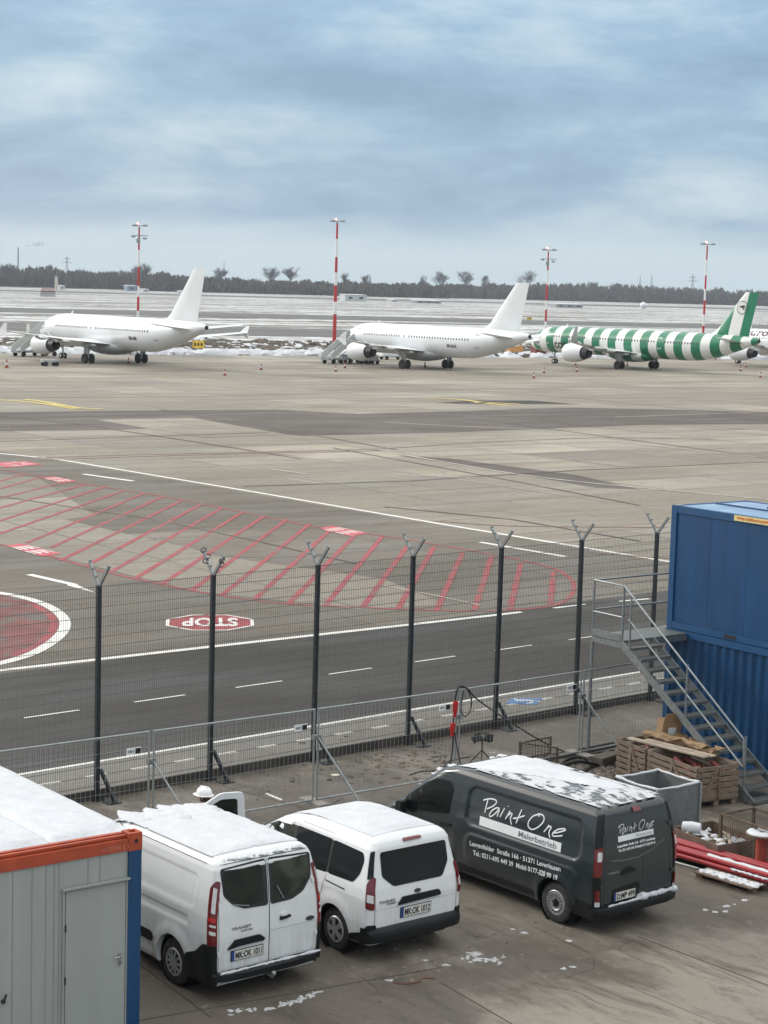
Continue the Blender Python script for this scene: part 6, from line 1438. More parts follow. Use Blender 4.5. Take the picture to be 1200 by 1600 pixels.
# door
DZ = .12
q = MB(); rz_box(q, .012, .032, .235, 1.135, .18, T - .645); dr = q.build('door', M_cdoor, t)
q = MB(); rz_box(q, .006, .030, 1.150, 1.185, .16, T - .6); rz_box(q, .006, .030, .203, .228, .16, T - .6); q.build('door_frame', mat('door_frame_grey', (.25, .26, .25), .55), t)
q = MB(); q.bar((-.015, .19, T - .6), (-.015, 1.20, T - .6), .05, .022); q.bar((.0, .20, T - .615), (.0, 1.19, T - .615), .03, .02); q.build('rain_ledge', M_cdoor, t)
q = MB(); q.box((.004, .315, 1.02 + DZ), (.01, .045, .17)); q.tube([(.0, .315, 1.07 + DZ), (-.045, .315, 1.07 + DZ), (-.05, .34, 1.075 + DZ), (-.048, .43, 1.07 + DZ)], .010, 8); q.build('handle', M_chrome, dr, 40)
q = MB(); q.lathe([(.012, 0), (.012, .004)], 10, (-.006, .315, .98 + DZ), 'X'); q.build('keyhole', M_ink, dr)
for z in (1.72, 1.0, .35): q = MB(); q.box((.004, 1.142, z), (.016, .018, .10)); q.build('hinge', M_black, dr)
q = MB(); q.lathe([(.03, 0), (.03, -.03), (.015, -.05)], 10, (.03, 2.03, .78 + DZ), 'X'); q.bar((-.01, 2.03, .80 + DZ), (-.01, 2.0, .88 + DZ), .02); q.build('wall_socket', M_ink, t)
text_mesh('stamped_number', '1577776 5 1', .085, lambda u, v: Vector((.000, .62 - u, T - .185 + v)), mat('faded_stencil', (.50, .20, .14), .6), t, width=.40)

BT = 2.8; o_ = G(1050, 788, BT * 2)
def bloc(x, y, z=0):
    h = R(-37); f_ = Vector((math.sin(h), math.cos(h), 0)); l_ = Vector((-f_.y, f_.x, 0)); p = Vector((o_.x, o_.y, 0)) + f_ * x + l_ * y; return Vector((p.x, p.y, z))
M_cblue2 = mat('weathered_blue_steel', (.002, .056, .155), .5, var=.12, scale=3, bump=.05, c2=(.005, .066, .15), thr=.55)
def blue_container(z0, label, corr):
    t = thing('blue_container', label, 'container', (o_.x, o_.y, z0), heading(-37), 'stacked blue containers'); L_, W_, H = 6.06, 2.44, BT - .012
    fr = M_cblue2
    for x in (-L_, -.16):
        for y in (-W_, -.16): q = MB(); rz_box(q, x, x + .16, y, y + .16, .0, H); q.build('corner_post', fr, t)
    q = MB(); rz_box(q, -L_ + .162, -.162, -.12, -.005, H - .16, H - .002); q.build('top_rail', fr, t)
    q = MB(); rz_box(q, -L_ + .162, -.162, -W_ + .005, -W_ + .12, H - .16, H - .002); q.build('top_rail', fr, t)
    q = MB(); rz_box(q, -L_ + .162, -.162, -.12, -.005, .002, .15); q.build('bottom_rail', fr, t); q = MB(); rz_box(q, -L_ + .162, -.162, -W_ + .005, -W_ + .12, .002, .15); q.build('bottom_rail', fr, t)
    for e_r in ((-.12, -.005, H - .16, H - .002), (-L_ + .005, -L_ + .12, H - .16, H - .002), (-.12, -.005, .002, .15)): q = MB(); rz_box(q, e_r[0], e_r[1], -W_ + .162, -.162, e_r[2], e_r[3]); q.build('end_rail', fr, t)
    q = MB()
    if corr:
        n = 22; pts = []; x = -.16
        st_ = (L_ - .32) / n
        for i in range(n):
            a = x - i * st_; pts += [(a, -.03), (a - st_ * .30, -.03), (a - st_ * .5, -.075), (a - st_ * .8, -.075), (a - st_, -.03)]
        vs = []; 
        for px_, py_ in pts: vs += [Vector((px_, py_, .15)), Vector((px_, py_, H - .16))]
        q.add(vs, [[2 * i, 2 * i + 2, 2 * i + 3, 2 * i + 1] for i in range(len(pts) - 1)])
    else:
        for k, (a, b) in enumerate(((-.165, -1.20), (-1.206, -2.30), (-2.306, -3.4), (-3.406, -4.5), (-4.506, -L_ + .165))): q.box(((a + b) / 2, -.045, H / 2), (abs(b - a), .03, H - .31))
    q.build('side_wall', M_cblue, t, 20 if corr else None)
    q = MB(); q.box((-.04, -W_ / 2, H / 2), (.03, W_ - .33, H - .31)); q.box((-L_ + .04, -W_ / 2, H / 2), (.03, W_ - .33, H - .31)); q.box((-L_ / 2, -W_ + .04, H / 2), (L_ - .33, .03, H - .31)); q.build('end_wall', M_cblue, t)
    q = MB(); rz_box(q, -L_ + .125, -.125, -W_ + .125, -.125, H - .10, H - .012); q.build('roof', mat('wet_pale_blue_roof', (.16, .27, .42), .32, var=.12, scale=1.2, c2=(.42, .50, .58), thr=.52), t)
    if not corr:
        for x in (-1.95, -3.9): q = MB(); rz_box(q, x - .17, x + .17, -.012, .004, .035, .115); q.build('forklift_pocket', M_ink, t)
        s_ = MB(); rz_box(s_, -4.1, -1.90, .000, .008, H - .135, H - .012); so_ = s_.build('sticker', mat('pale_yellow_sticker', (.66, .56, .22), .5), t)
        q = MB(); rs_ = random.Random(2); x = -1.99
        while x > -4.0: w_ = rs_.uniform(.03, .08); q.box((x - w_ / 2, .010, H - .074 + rs_.uniform(-.006, .006)), (w_, .004, rs_.uniform(.045, .07))); x -= w_ + .018
        q.build('sticker_lettering', mat('orange_letters', (.50, .14, .04), .6), so_)
        q = MB(); rz_box(q, -L_ + .2, -.2, -1.26, -1.20, H - .011, H + .02); q.build('roof_seam', M_cblue, t)
        q = MB(); q.tube([(-1.55 + .20 * math.cos(k * .314), -1.75 + .20 * math.sin(k * .314), H + .02) for k in range(21)], .022, 6); q.build('roof_ring', M_ink, t, 50)
        q = MB(); rz_box(q, -.2, -.02, -.2, -.02, H, H + .012); q.build('corner_cap', M_galv, t)
blue_container(BT, 'flat-sided blue office container, the upper one of the stack of two', False)
blue_container(0, 'ribbed blue container under the office container, the lower one of the stack', True)

# ------------------------------------------------------------------ metal stairs
t = thing('metal_staircase', 'galvanised metal outdoor staircase with a railed landing beside the blue containers', 'staircase', (o_.x, o_.y, 0), heading(-37))
YN, YF, XT, XB, ZF, XL = 2.02, 1.05, -.66, -4.66, 2.75, .28
for y in (YN, YF):
    q = MB(); q.bar((XT + .03, y, ZF - .06), (XB, y, .03), .045, .15, (0, 0, 1)); q.build('stringer', M_galv, t)
n = 14
for i in range(n):
    f_ = (i + .6) / n; x = XT + (XB - XT) * f_; z = ZF * (1 - f_) - .02; q = MB(); q.box((x, (YN + YF) / 2, z), (.27, YN - YF - .06, .035)); q.box((x + -.13, (YN + YF) / 2, z - .005), (.02, YN - YF - .06, .06)); q.build('tread', mat('grating_steel', (.14, .15, .148), .55, .5, var=.25, scale=20), t)
q = MB(); rz_box(q, XT, XL, .03, YN, ZF - .05, ZF); rz_box(q, .03, XL, -1.1, .03, ZF - .05, ZF); q.build('landing', MATS['grating_steel'], t)
q = MB(); q.bar((XT, YN, ZF - .10), (XL, YN, ZF - .10), .05, .12); q.bar((XL, -1.1, ZF - .10), (XL, YN, ZF - .10), .05, .12); q.bar((XT, .04, ZF - .10), (XT, YF, ZF - .10), .05, .10); q.build('landing_frame', M_galv, t)
for (x, y) in ((XL, YN), (XL, -1.0)): q = MB(); q.tube([(x, y, 0), (x, y, ZF - .15)], .038, 10); q.box((x, y, .01), (.18, .18, .02)); q.build('leg', M_galv, t, 50)
q = MB()
def rail(pts, r=.022): q.tube(pts, r, 8)
RT = ZF + 1.22
for (x, y) in ((XL, YN), (XT, YN), (XL, -1.0)): q.tube([(x, y, ZF - .1), (x, y, RT)], .026, 8)
rail([(XL, YN, RT), (XT, YN, RT), (XB + .34, YN, 1.32), (XB + .30, YN, .72)])
rail([(XL, YN, ZF + .52), (XT, YN, ZF + .52)]); rail([(XT - .18, YN, ZF + .50), (XB + .30, YN, .72)])
rail([(XL, YN, RT), (XL, -1.0, RT)]); rail([(XL, YN, ZF + .56), (XL, -1.0, ZF + .56)])
for f_ in (.06, .50, .93): x = XT + (XB - XT) * f_; z = ZF * (1 - f_); q.tube([(x, YN, z - .08), (x, YN, z + 1.2)], .022, 8)
q.build('handrail', M_galv, t, 50)
q = MB(); q.box(((XL + XT) / 2, YN + .02, ZF + .06), (XL - XT - .06, .012, .16)); q.build('toe_board', M_galv, t)

# ------------------------------------------------------------------ yard goods
M_wd = mat('weathered_wood', (.160, .120, .090), .85, var=.3, scale=5, stretch=(1, 1, 3), c2=(.13, .10, .08), thr=.55)
M_wd2 = mat('pale_plank', (.34, .29, .23), .85, var=.2, scale=4, c2=(.20, .165, .13), thr=.58)
M_card = mat('cardboard', (.30, .19, .105), .85, var=.12, scale=4)
M_kraft = mat('brown_packing_paper', (.25, .165, .09), .8, var=.25, scale=6, bump=.3)
M_gsheet = mat('grey_plastic_sheet', (.125, .135, .135), .5, var=.22, scale=3, bump=.3)
M_rpipe = mat('red_pipe_paint', (.27, .014, .020), .35, var=.15, scale=3, coat=.3)
def crate(x, y, hd, Lc, Wc, Hc, label, fill=None):
    "origin at the near corner; runs along local +X and -Y"
    t = thing('wooden_crate', label, 'crate', (x, y, 0), heading(hd), 'slatted wooden crates under the stairs')
    for a, b in ((0, 0), (Lc, 0), (0, -Wc), (Lc, -Wc)):
        q = MB(); q.box((a + (.04 if a == 0 else -.04), b - (.04 if b == 0 else -.04), Hc / 2 + .04), (.08, .08, Hc - .08)); q.build('corner_post', M_wd, t)
    n = 6
    for (p0, p1, nm, nx__, ny__) in (((.0, .012), (Lc, .012), 'long_side', 0, 1), ((0, -Wc - .012), (Lc, -Wc - .012), 'long_side', 0, 1), ((-.012, 0), (-.012, -Wc), 'short_side', 1, 0), ((Lc + .012, 0), (Lc + .012, -Wc), 'short_side', 1, 0)):
        q = MB()
        for i in range(n):
            z = .19 + (Hc - .25) * i / (n - 1); q.bar((p0[0], p0[1], z), (p1[0], p1[1], z), .022, .085)
        off = Vector((nx__ * (-.022 if p0[0] < .1 else .022), ny__ * (.022 if p0[1] > -.1 else -.022), 0)); m0 = max(1, int(((Vector(p1) - Vector(p0)).length) / .9)); A = Vector((*p0, 0)) + off; B = Vector((*p1, 0)) + off
        for k in range(m0):
            a_, b_ = A.lerp(B, k / m0), A.lerp(B, (k + 1) / m0); q.bar(a_.lerp(b_, .12) + Vector((0, 0, .16)), a_.lerp(b_, .5) + Vector((0, 0, Hc - .04)), .02, .07); q.bar(a_.lerp(b_, .5) + Vector((0, 0, .14)), a_.lerp(b_, .5) + Vector((0, 0, Hc - .02)), .021, .08)
        q.build(nm, M_wd, t)
    q = MB(); rz_box(q, .0, Lc, -Wc, 0, .12, .15)
    for a in (.08, Lc / 2, Lc - .08):
        for b in (-.07, -Wc / 2, -Wc + .07): q.box((a, b, .06), (.14, .12, .12))
    q.build('pallet_base', M_wd, t)
    return t
ch = -29; hv = Vector((math.sin(R(ch)), math.cos(R(ch)), 0)); rv = Vector((hv.y, -hv.x, 0)); cf = Vector((6.47, 37.85, 0))
crate(cf.x, cf.y, ch, 1.65, 1.05, .86, 'longer slatted wooden crate under the stairs, behind the grey bin')
c2_ = cf + hv * 1.74; crate(c2_.x, c2_.y, ch, 1.0, 1.05, .86, 'shorter slatted wooden crate, farther left of the two')
def simple(name, label, cat, mb, m, part, loc=(0, 0, 0), rz=0, sm=None, group=None):
    t = thing(name, label, cat, loc, rz, group); mb.build(part, m, t, sm); return t
def tagmesh(mb, name, label, cat, m, sm=None, group=None): return tag(mb.build(name, m, None, sm), label, cat, group)
def P3(a, b, z): p = cf + hv * a + rv * b; return Vector((p.x, p.y, z))
q = MB(); rnd = random.Random(8)
for k in range(9): a = rnd.uniform(.2, 1.3); b = rnd.uniform(.15, 1.0); q.tube([P3(a, b, .45 + .02 * k), P3(a + rnd.uniform(.2, .5), b + rnd.uniform(-.2, .2), .62 + rnd.uniform(0, .15))], .05, 8)
tagmesh(q, 'pipe_fittings', 'dark red fittings lying inside the longer wooden crate', 'fittings', mat('dull_dark_red', (.14, .022, .022), .6, var=.3), 50)
q = MB(); rnd = random.Random(9)
for k in range(6): a = rnd.uniform(1.85, 2.4); b = rnd.uniform(.15, .9); q.tube([P3(a, b, .52 + .03 * k), P3(a + .25, b + rnd.uniform(-.2, .2), .70)], .05, 8)
tagmesh(q, 'pipe_fittings', 'dark red fittings lying inside the shorter wooden crate', 'fittings', MATS['dull_dark_red'], 50)
for k, (b0, b1, lb) in enumerate(((.16, .30, 'long pale plank nearest the front edge of the crates'), (.42, .50, 'long pale plank lying behind the first on the crates'))):
    q = MB(); q.bar(P3(2.55 - .25 * k, b0 + .0, .885 + .0 * k), P3(.55, b1 + .35, .885), .16, .03); tagmesh(q, 'plank', lb, 'plank', M_wd2, group='planks across the crates')
q = MB(); pts = [P3(2.55, .62, .93), P3(2.3, .66, .98), P3(1.9, .74, .96), P3(1.5, .88, .95), P3(1.0, .95, .94), P3(.7, 1.0, .92)]
pp = catmull(pts, 5); rnd = random.Random(4); q.tube(pp, [.10 * (1 + .5 * noise.noise(p * 6)) for p in pp], 22)
for v in q.v: k_n = noise.noise(v * 9) * .05 + noise.noise(v * 23) * .025; v.x += k_n; v.y += k_n * .7; v.z = .90 + (v.z - .90) * (.85 + 2.5 * k_n)
for k in range(7):
    a = P3(2.3 - k * .27, .75 + rnd.uniform(-.15, .25), .95); q.add([a, a + Vector((rnd.uniform(.1, .3), rnd.uniform(-.3, -.1), rnd.uniform(.0, .12))), a + Vector((rnd.uniform(.2, .35), rnd.uniform(.0, .2), .04)), a + Vector((.02, .12, .1))], [[0, 1, 2, 3]])
tagmesh(q, 'packing_paper', 'crumpled bundle of brown packing paper on the crates', 'packing paper', M_kraft, 60)
bx = thing('cardboard_box', 'open brown cardboard box with a white label, standing on the farther crate', 'box', P3(2.30, .98, .875), heading(ch + 12)); bx.rotation_euler = (0, R(-12), heading(ch + 12))
q = MB(); rz_box(q, -.14, .14, -.22, .22, 0, .42); q.build('carton', M_card, bx); q = MB(); q.add([(-.14, -.22, .42), (-.14, .22, .42), (-.20, .20, .66), (-.20, -.20, .66), (-.145, -.22, .42), (-.145, .22, .42), (-.205, .20, .66), (-.205, -.20, .66)], [[0, 1, 2, 3], [7, 6, 5, 4], [0, 3, 7, 4], [1, 5, 6, 2], [2, 6, 7, 3]]); q.build('flap', M_card, bx)
q = MB(); rz_box(q, -.146, -.141, -.10, .08, .14, .30); q.build('paper_label', M_letter, bx)
# grey sheet-lined bin
t = thing('rubble_bin', 'square open bin of grey sheeting on a tube frame with snow on its rim', 'bin', (5.47, 36.5, 0), heading(-36.5)); Wb, Hb = .57, .93
q = MB(); n = 20
rings = []
for z, k in ((.12, .97), (.35, 1.0), (.65, .985), (Hb, 1.0), (Hb, .96), (.62, .95), (.2, .93)):
    rg = []
    for s_, (ax, ay, bx_, by_) in enumerate(((-1, -1, 1, -1), (1, -1, 1, 1), (1, 1, -1, 1), (-1, 1, -1, -1))):
        for i in range(n):
            f_ = i / n; x, y = ax + (bx_ - ax) * f_, ay + (by_ - ay) * f_; w_ = .035 * math.sin(f_ * 3.14) * noise.noise(Vector((s_ * 5 + f_ * 5, z * 5, 2)))
            rg.append(Vector((x * Wb * (k + w_), y * Wb * (k + w_), z - (.024 * math.sin(f_ * math.pi) if z > .9 else 0))))
    rings.append(rg)
q.loft(rings, True, False); q.v; q.add(rings[-1], [list(range(4 * n))]); q.build('sheeting', M_gsheet, t, 60)
for sx in (-1, 1):
    for sy in (-1, 1): q = MB(); q.box((sx * (Wb + .015), sy * (Wb + .015), Hb / 2), (.045, .045, Hb)); q.build('corner_post', M_rust if sx > 0 else M_galvd, t)
q = MB(); rim = [Vector((x * (Wb - .01), y * (Wb - .01), Hb + .01 - .04 * (1 - max(abs(x), abs(y)) if False else 0))) for x, y in [(-1 + 2 * i / 12, -1) for i in range(12)] + [(1, -1 + 2 * i / 12) for i in range(12)] + [(1 - 2 * i / 12, 1) for i in range(12)] + [(-1, 1 - 2 * i / 12) for i in range(13)]]
for i, p in enumerate(rim): p.z -= .022 * math.sin((i % 12) / 12 * math.pi) + .012 * noise.noise(p * 7)
q.tube(rim, [.026 * (1 + .4 * noise.noise(p * 6)) for p in rim], 8); q.build('rim_snow', M_snow, t, 60)
# low wooden box with offcuts
t = thing('wooden_box', 'low open wooden box of snowy offcuts behind the red pipes', 'box', (6.22, 33.85, 0), heading(-31))
q = MB()
for (a, b, c, d) in ((0, 1.35, -.0, -.03), (0, 1.35, -1.0, -1.03), (0, .03, -1.0, -.03), (1.32, 1.35, -1.0, -.03)): rz_box(q, a, b, min(c, d), max(c, d), .04, .42)
q.build('side_boards', mat('dark_wood', (.12, .085, .065), .85, var=.3, scale=5), t); q = MB(); rz_box(q, .03, 1.32, -1.0, -.03, .04, .10); q.build('floor_boards', MATS['dark_wood'], t)
rnd = random.Random(21)
q = MB()
for k in range(10):
    x, y = rnd.uniform(.2, 1.15), rnd.uniform(-.85, -.2); a = rnd.uniform(0, 3); d = Vector((math.cos(a), math.sin(a), rnd.uniform(-.1, .25))) * rnd.uniform(.15, .4); c = Vector((x, y, rnd.uniform(.25, .4))); q.bar(c - d, c + d, .05, .012)
w2 = Matrix.Translation((6.22, 33.85, 0)) @ Matrix.Rotation(heading(-31), 4, 'Z'); q.v = [w2 @ v for v in q.v]; tagmesh(q, 'wood_offcuts', 'snow-dusted offcuts lying in the low wooden box', 'offcuts', M_wd2)
q = MB(); q.lathe([(.11, -.17), (.13, 0), (.11, .17)], 10, (0, 0, 0), 'X'); mm_ = w2 @ Matrix.Translation((1.1, -.3, .42)) @ Matrix.Rotation(R(40), 4, 'Z'); q.v = [mm_ @ v for v in q.v]; tagmesh(q, 'snowy_sack', 'white snow-covered sack at the left end of the low wooden box', 'sack', M_snow, 50)
q = MB()
for k in range(16): lump(q, (rnd.uniform(.2, 1.2), rnd.uniform(-.8, -.2), .34), rnd.uniform(.04, .11), rnd.uniform(.02, .06), 900 + k)
q.v = [w2 @ v for v in q.v]; tagmesh(q, 'snow_pile', 'small heaps of snow inside the low wooden box', 'snow', M_snow, 60)
# wire mesh pallet box
t = thing('mesh_box', 'rusty wire mesh pallet box at the right edge by the foot of the stairs', 'mesh box', (6.38, 34.55, 0), heading(-35)); Lm, Wm, Hm = 1.75, .85, .82
for a in (0, -Lm / 2, -Lm):
    for b in (0, -Wm): q = MB(); q.box((a, b, Hm / 2), (.05, .05, Hm)); q.build('post', M_rust, t)
for (p, r_) in (((0, 0), (-Lm, 0)), ((0, -Wm), (-Lm, -Wm)), ((0, 0), (0, -Wm)), ((-Lm, 0), (-Lm, -Wm))):
    q = MB(); A, B = Vector((*p, 0)), Vector((*r_, 0)); q.bar(A + Vector((0, 0, Hm)), B + Vector((0, 0, Hm)), .035); q.bar(A + Vector((0, 0, .12)), B + Vector((0, 0, .12)), .05)
    ln = (B - A).length; n = int(ln / .05)
    for i in range(1, n): c = A.lerp(B, i / n); q.bar(c + Vector((0, 0, .12)), c + Vector((0, 0, Hm)), .005)
    for i in range(1, 14): q.bar(A + Vector((0, 0, .12 + .05 * i)), B + Vector((0, 0, .12 + .05 * i)), .005)
    q.build('mesh_side', M_rust, t)
q = MB(); rz_box(q, -Lm, 0, -Wm, 0, .10, .115); q.build('floor_plate', M_rust, t)
# cable reel standing upright
t = thing('cable_reel', 'upright rusty red cable reel with snow on both flanges', 'cable reel', (6.98, 33.70, 0), 0)
q = MB(); q.lathe([(.11, .08), (.11, .70)], 20); q.build('drum', mat('rusty_red_paint', (.30, .05, .03), .7, var=.25, scale=8), t, 40)
for z, nm in ((.04, 0), (.70, 1)):
    q = MB(); q.lathe([(.30 if nm else .36, z), (.30 if nm else .36, z + .03)], 28); fo = q.build('flange', M_wd, t)
    q = MB(); q.lathe([(.28 if nm else .34, z + .03), (.26 if nm else .31, z + .055), (.09, z + .06), (.06, z + .035)], 24); q.build('flange_snow', M_snow, fo, 50)
q = MB(); q.lathe([(.06, .735), (.06, .739)], 12); q.build('hub_hole', M_ink, t)
# pallet and the red pipes lying on it
pal = thing('pallet', 'dark wooden pallet with snow, under the near ends of the red pipes', 'pallet', (6.60, 32.36, 0), heading(-43))
for b in (-.05, -.42, -.78):
    q = MB(); rz_box(q, 0, 1.25, b - .05, b + .05, 0, .022)
    for a in (.06, .62, 1.19): q.box((a, b, .06), (.13, .10, .076))
    q.build('runner', M_rust if False else MATS['dark_wood'], pal)
q = MB()
for k in range(6): rz_box(q, .0, 1.25, -.82 + k * .155, -.82 + k * .155 + .12, .10, .122)
q.build('deck_boards', MATS['dark_wood'], pal)
q = MB()
for i in range(30):
    x = 1.2 * i / 30 + .02
    if noise.noise(Vector((x * 4, 1, 1))) > -.55: lump(q, (x, -.10 + random.uniform(-.03, .03), .118), random.uniform(.05, .09), random.uniform(.02, .04), 1200 + i, 8); lump(q, (x, -.24 + random.uniform(-.03, .03), .118), random.uniform(.03, .06), random.uniform(.01, .025), 1300 + i, 8)
q.build('pallet_snow', M_snow, pal, 60)
ph = -44; ph_v = Vector((math.sin(R(ph)), math.cos(R(ph)), 0)); ph_r = Vector((ph_v.y, -ph_v.x, 0)); p0 = Vector((7.75, 31.75, 0))
offs = [(.0, .17, .045), (.10, .17, .045), (.20, .17, .045), (.30, .175, .05), (.41, .175, .05), (.52, .175, .05), (.05, .255, .045), (.16, .255, .045), (.35, .27, .05), (.47, .27, .05)]
names = ['nearest red pipe of the bundle, lowest row', 'second red pipe from the near side, lowest row', 'third red pipe from the near side, lowest row', 'fourth red pipe from the near side, lowest row', 'fifth red pipe from the near side, lowest row', 'farthest red pipe of the lowest row', 'nearest red pipe of the upper row', 'second red pipe of the upper row', 'third red pipe of the upper row', 'farthest red pipe of the upper row']
for i, ((b, z, r_), nm) in enumerate(zip(offs, names)):
    s_ = (i * 37 % 11) / 11; a = p0 + ph_r * b + Vector((0, 0, z)) + ph_v * (s_ * .5); c = a + ph_v * (4.3 + .5 * ((i * 53 % 7) / 7)); q = MB(); q.tube([a, a.lerp(c, .5) + Vector((0, 0, .0)), c], r_, 14, False); q.tube([a, c], r_ * .85, 14, False)
    tagmesh(q, 'red_pipe', nm, 'pipe', M_rpipe, 60, 'bundle of red pipes')
def pipe_snow(b, z, a0, a1, w_, seed):
    q = MB(); pts = [p0 + ph_r * (b + .01 * math.sin(i)) + ph_v * (a0 + (a1 - a0) * i / 40) + Vector((0, 0, z)) for i in range(41)]; q.tube(pts, [w_ * max(.2, 1 + noise.noise(Vector((i * .35, seed, 0))) * .9) for i in range(41)], 8)
    for v in q.v: v.z = z + (v.z - z) * .45
    return q
for k, (b, z, a0, a1, w_, lb) in enumerate(((.11, .295, .2, 2.6, .055, 'ridge of snow along the near upper red pipes'), (.25, .23, .4, 3.0, .05, 'ridge of snow in the groove between the red pipe rows'), (-.02, .205, 1.2, 2.0, .035, 'short snow streak on the nearest red pipe'))): tagmesh(pipe_snow(b, z, a0, a1, w_, k), 'pipe_snow', lb, 'snow', M_snow, 60)
q = MB(); a = G(1048, 1345, .02); b = G(1092, 1357, .02); q.tube([a, b], .018, 8); tagmesh(q, 'white_tube', 'thin white tube on the ground between dark van and pallet', 'tube', M_letter, 50)

# steel odds and ends behind the dark van
M_dsteel = mat('dark_scrap_steel', (.075, .07, .065), .6, .3, var=.35, scale=6)
t = thing('mesh_barrier', 'low rusty mesh frame standing behind the dark van', 'barrier', G(812, 1190), math.atan2(V.y, V.x) - .1)
for (A, B) in (((0, 0), (.95, .10)), ((0, 0), (.42, -.75))):
    A, B = Vector((*A, 0)), Vector((*B, 0)); q = MB(); ln = (B - A).length
    q.bar(A + Vector((0, 0, .42)), B + Vector((0, 0, .42)), .035); q.bar(A + Vector((0, 0, .05)), B + Vector((0, 0, .05)), .03)
    for c in (A, B): q.bar(c, c + Vector((0, 0, .44)), .045)
    for i in range(1, 12): c = A.lerp(B, i / 12); q.bar(c, c + Vector((0, 0, .42)), .006)
    for i in range(1, 6): q.bar(A + Vector((0, 0, .07 * i)), B + Vector((0, 0, .07 * i)), .006)
    q.build('mesh_side', M_rust, t)
bars = [((845, 1190), (1000, 1158), .10, 'long dark bar lying behind the dark van towards the crates'), ((865, 1200), (985, 1172), .06, 'dark bar crossing in front of the long one'), ((850, 1182), (960, 1160), .03, 'thin dark bar farthest from the dark van'), ((905, 1205), (985, 1180), .03, 'short dark bar nearest the crates')]
for (a, b, z, lb) in bars: q = MB(); q.tube([G(*a, z), G(*b, z + .05)], .03, 8); tagmesh(q, 'steel_bar', lb, 'steel bar', M_dsteel, 50, 'scrap bars behind the dark van')
q = MB(); hpnt = [G(866, 1207, .06), G(885, 1188, .16), G(905, 1183, .20), G(925, 1192, .14), G(915, 1205, .08), G(893, 1202, .12), G(880, 1196, .18), G(905, 1190, .24), G(935, 1196, .1)]; q.tube(catmull(hpnt, 6), .035, 8); tagmesh(q, 'rubber_hose', 'looped dark rubber hose among the scrap bars', 'hose', M_black, 50)
q = MB(); c = G(945, 1196); rot = Matrix.Rotation(math.atan2(V.y, V.x) + .2, 3, 'Z'); q.box((c.x, c.y, .12), (.75, .32, .24), rot); bo = tagmesh(q, 'timber_block', 'dark squared timber block beside the scrap bars', 'timber', mat('dark_timber', (.085, .075, .06), .85, var=.3, scale=5))
q = MB(); rnd = random.Random(31)
for i in range(140): c = G(rnd.uniform(860, 975), rnd.uniform(1180, 1222)); lump(q, (c.x, c.y, -.003), rnd.uniform(.03, .16), rnd.uniform(.02, .10), 2000 + i)
tag(q.build('rubble', MATS['rubble'], None, 60), kind='stuff')
q = MB(); rnd = random.Random(32)
for i in range(160): c = G(rnd.uniform(455, 690), rnd.uniform(1150, 1225)) if i % 2 else G(rnd.uniform(560, 700), rnd.uniform(1165, 1200)); lump(q, (c.x, c.y, -.003), rnd.uniform(.02, .09), rnd.uniform(.01, .04), 2300 + i)
tag(q.build('dirt_crumbs', M_clod, None, 60), kind='stuff')
q = MB(); c = G(524, 1212); q.box((c.x, c.y, .012), (.16, .12, .02), Matrix.Rotation(.4, 3, 'Z')); tagmesh(q, 'foam_scrap', 'pale foam scrap by the foot of the middle brace', 'scrap', mat('pale_foam', (.55, .52, .42), .8))
q = MB(); a, b = G(416, 1241), G(440, 1251); q.bar(a + Vector((0, 0, .012)), b + Vector((0, 0, .012)), .05, .02); tagmesh(q, 'white_lath', 'white lath on the ground between the open door and the second van', 'lath', M_letter)
q = MB(); q.tube(catmull([G(615, 1536, .01), G(640, 1537, .01), G(655, 1533, .01), G(662, 1528, .01), G(680, 1529, .01)], 5), .008, 6); tagmesh(q, 'rusty_wire', 'bent rusty wire on the ground below the second van', 'wire', mat('bright_rust', (.14, .05, .03), .8), 50)
# work lamp
c = G(752, 1204); t = thing('work_lamp', 'dark portable work lamp with two heads on a stand behind the dark van', 'work lamp', c, .4); zt = ztop_of(752, 1204, 1156)
q = MB(); q.tube([(0, 0, .35), (0, 0, zt)], .016, 8)
for k in range(3): a = k * 2.094; q.tube([(0, 0, .45), (math.cos(a) * .42, math.sin(a) * .42, .01)], .013, 8)
q.build('tripod', M_black, t, 50)
for sx in (-1, 1): q = MB(); q.box((sx * .13, 0, zt + .04), (.19, .13, .15), Matrix.Rotation(R(20 * sx), 3, 'Y') @ Matrix.Rotation(R(-25), 3, 'X')); q.build('lamp_head', M_black, t)
q = MB(); q.tube([(-.14, 0, zt - .02), (.14, 0, zt - .02)], .012, 8); q.tube([(-.2, 0, zt + .12), (-.05, .02, zt + .16), (.08, 0, zt + .12)], .010, 6); q.build('cross_bar', M_black, t, 50)
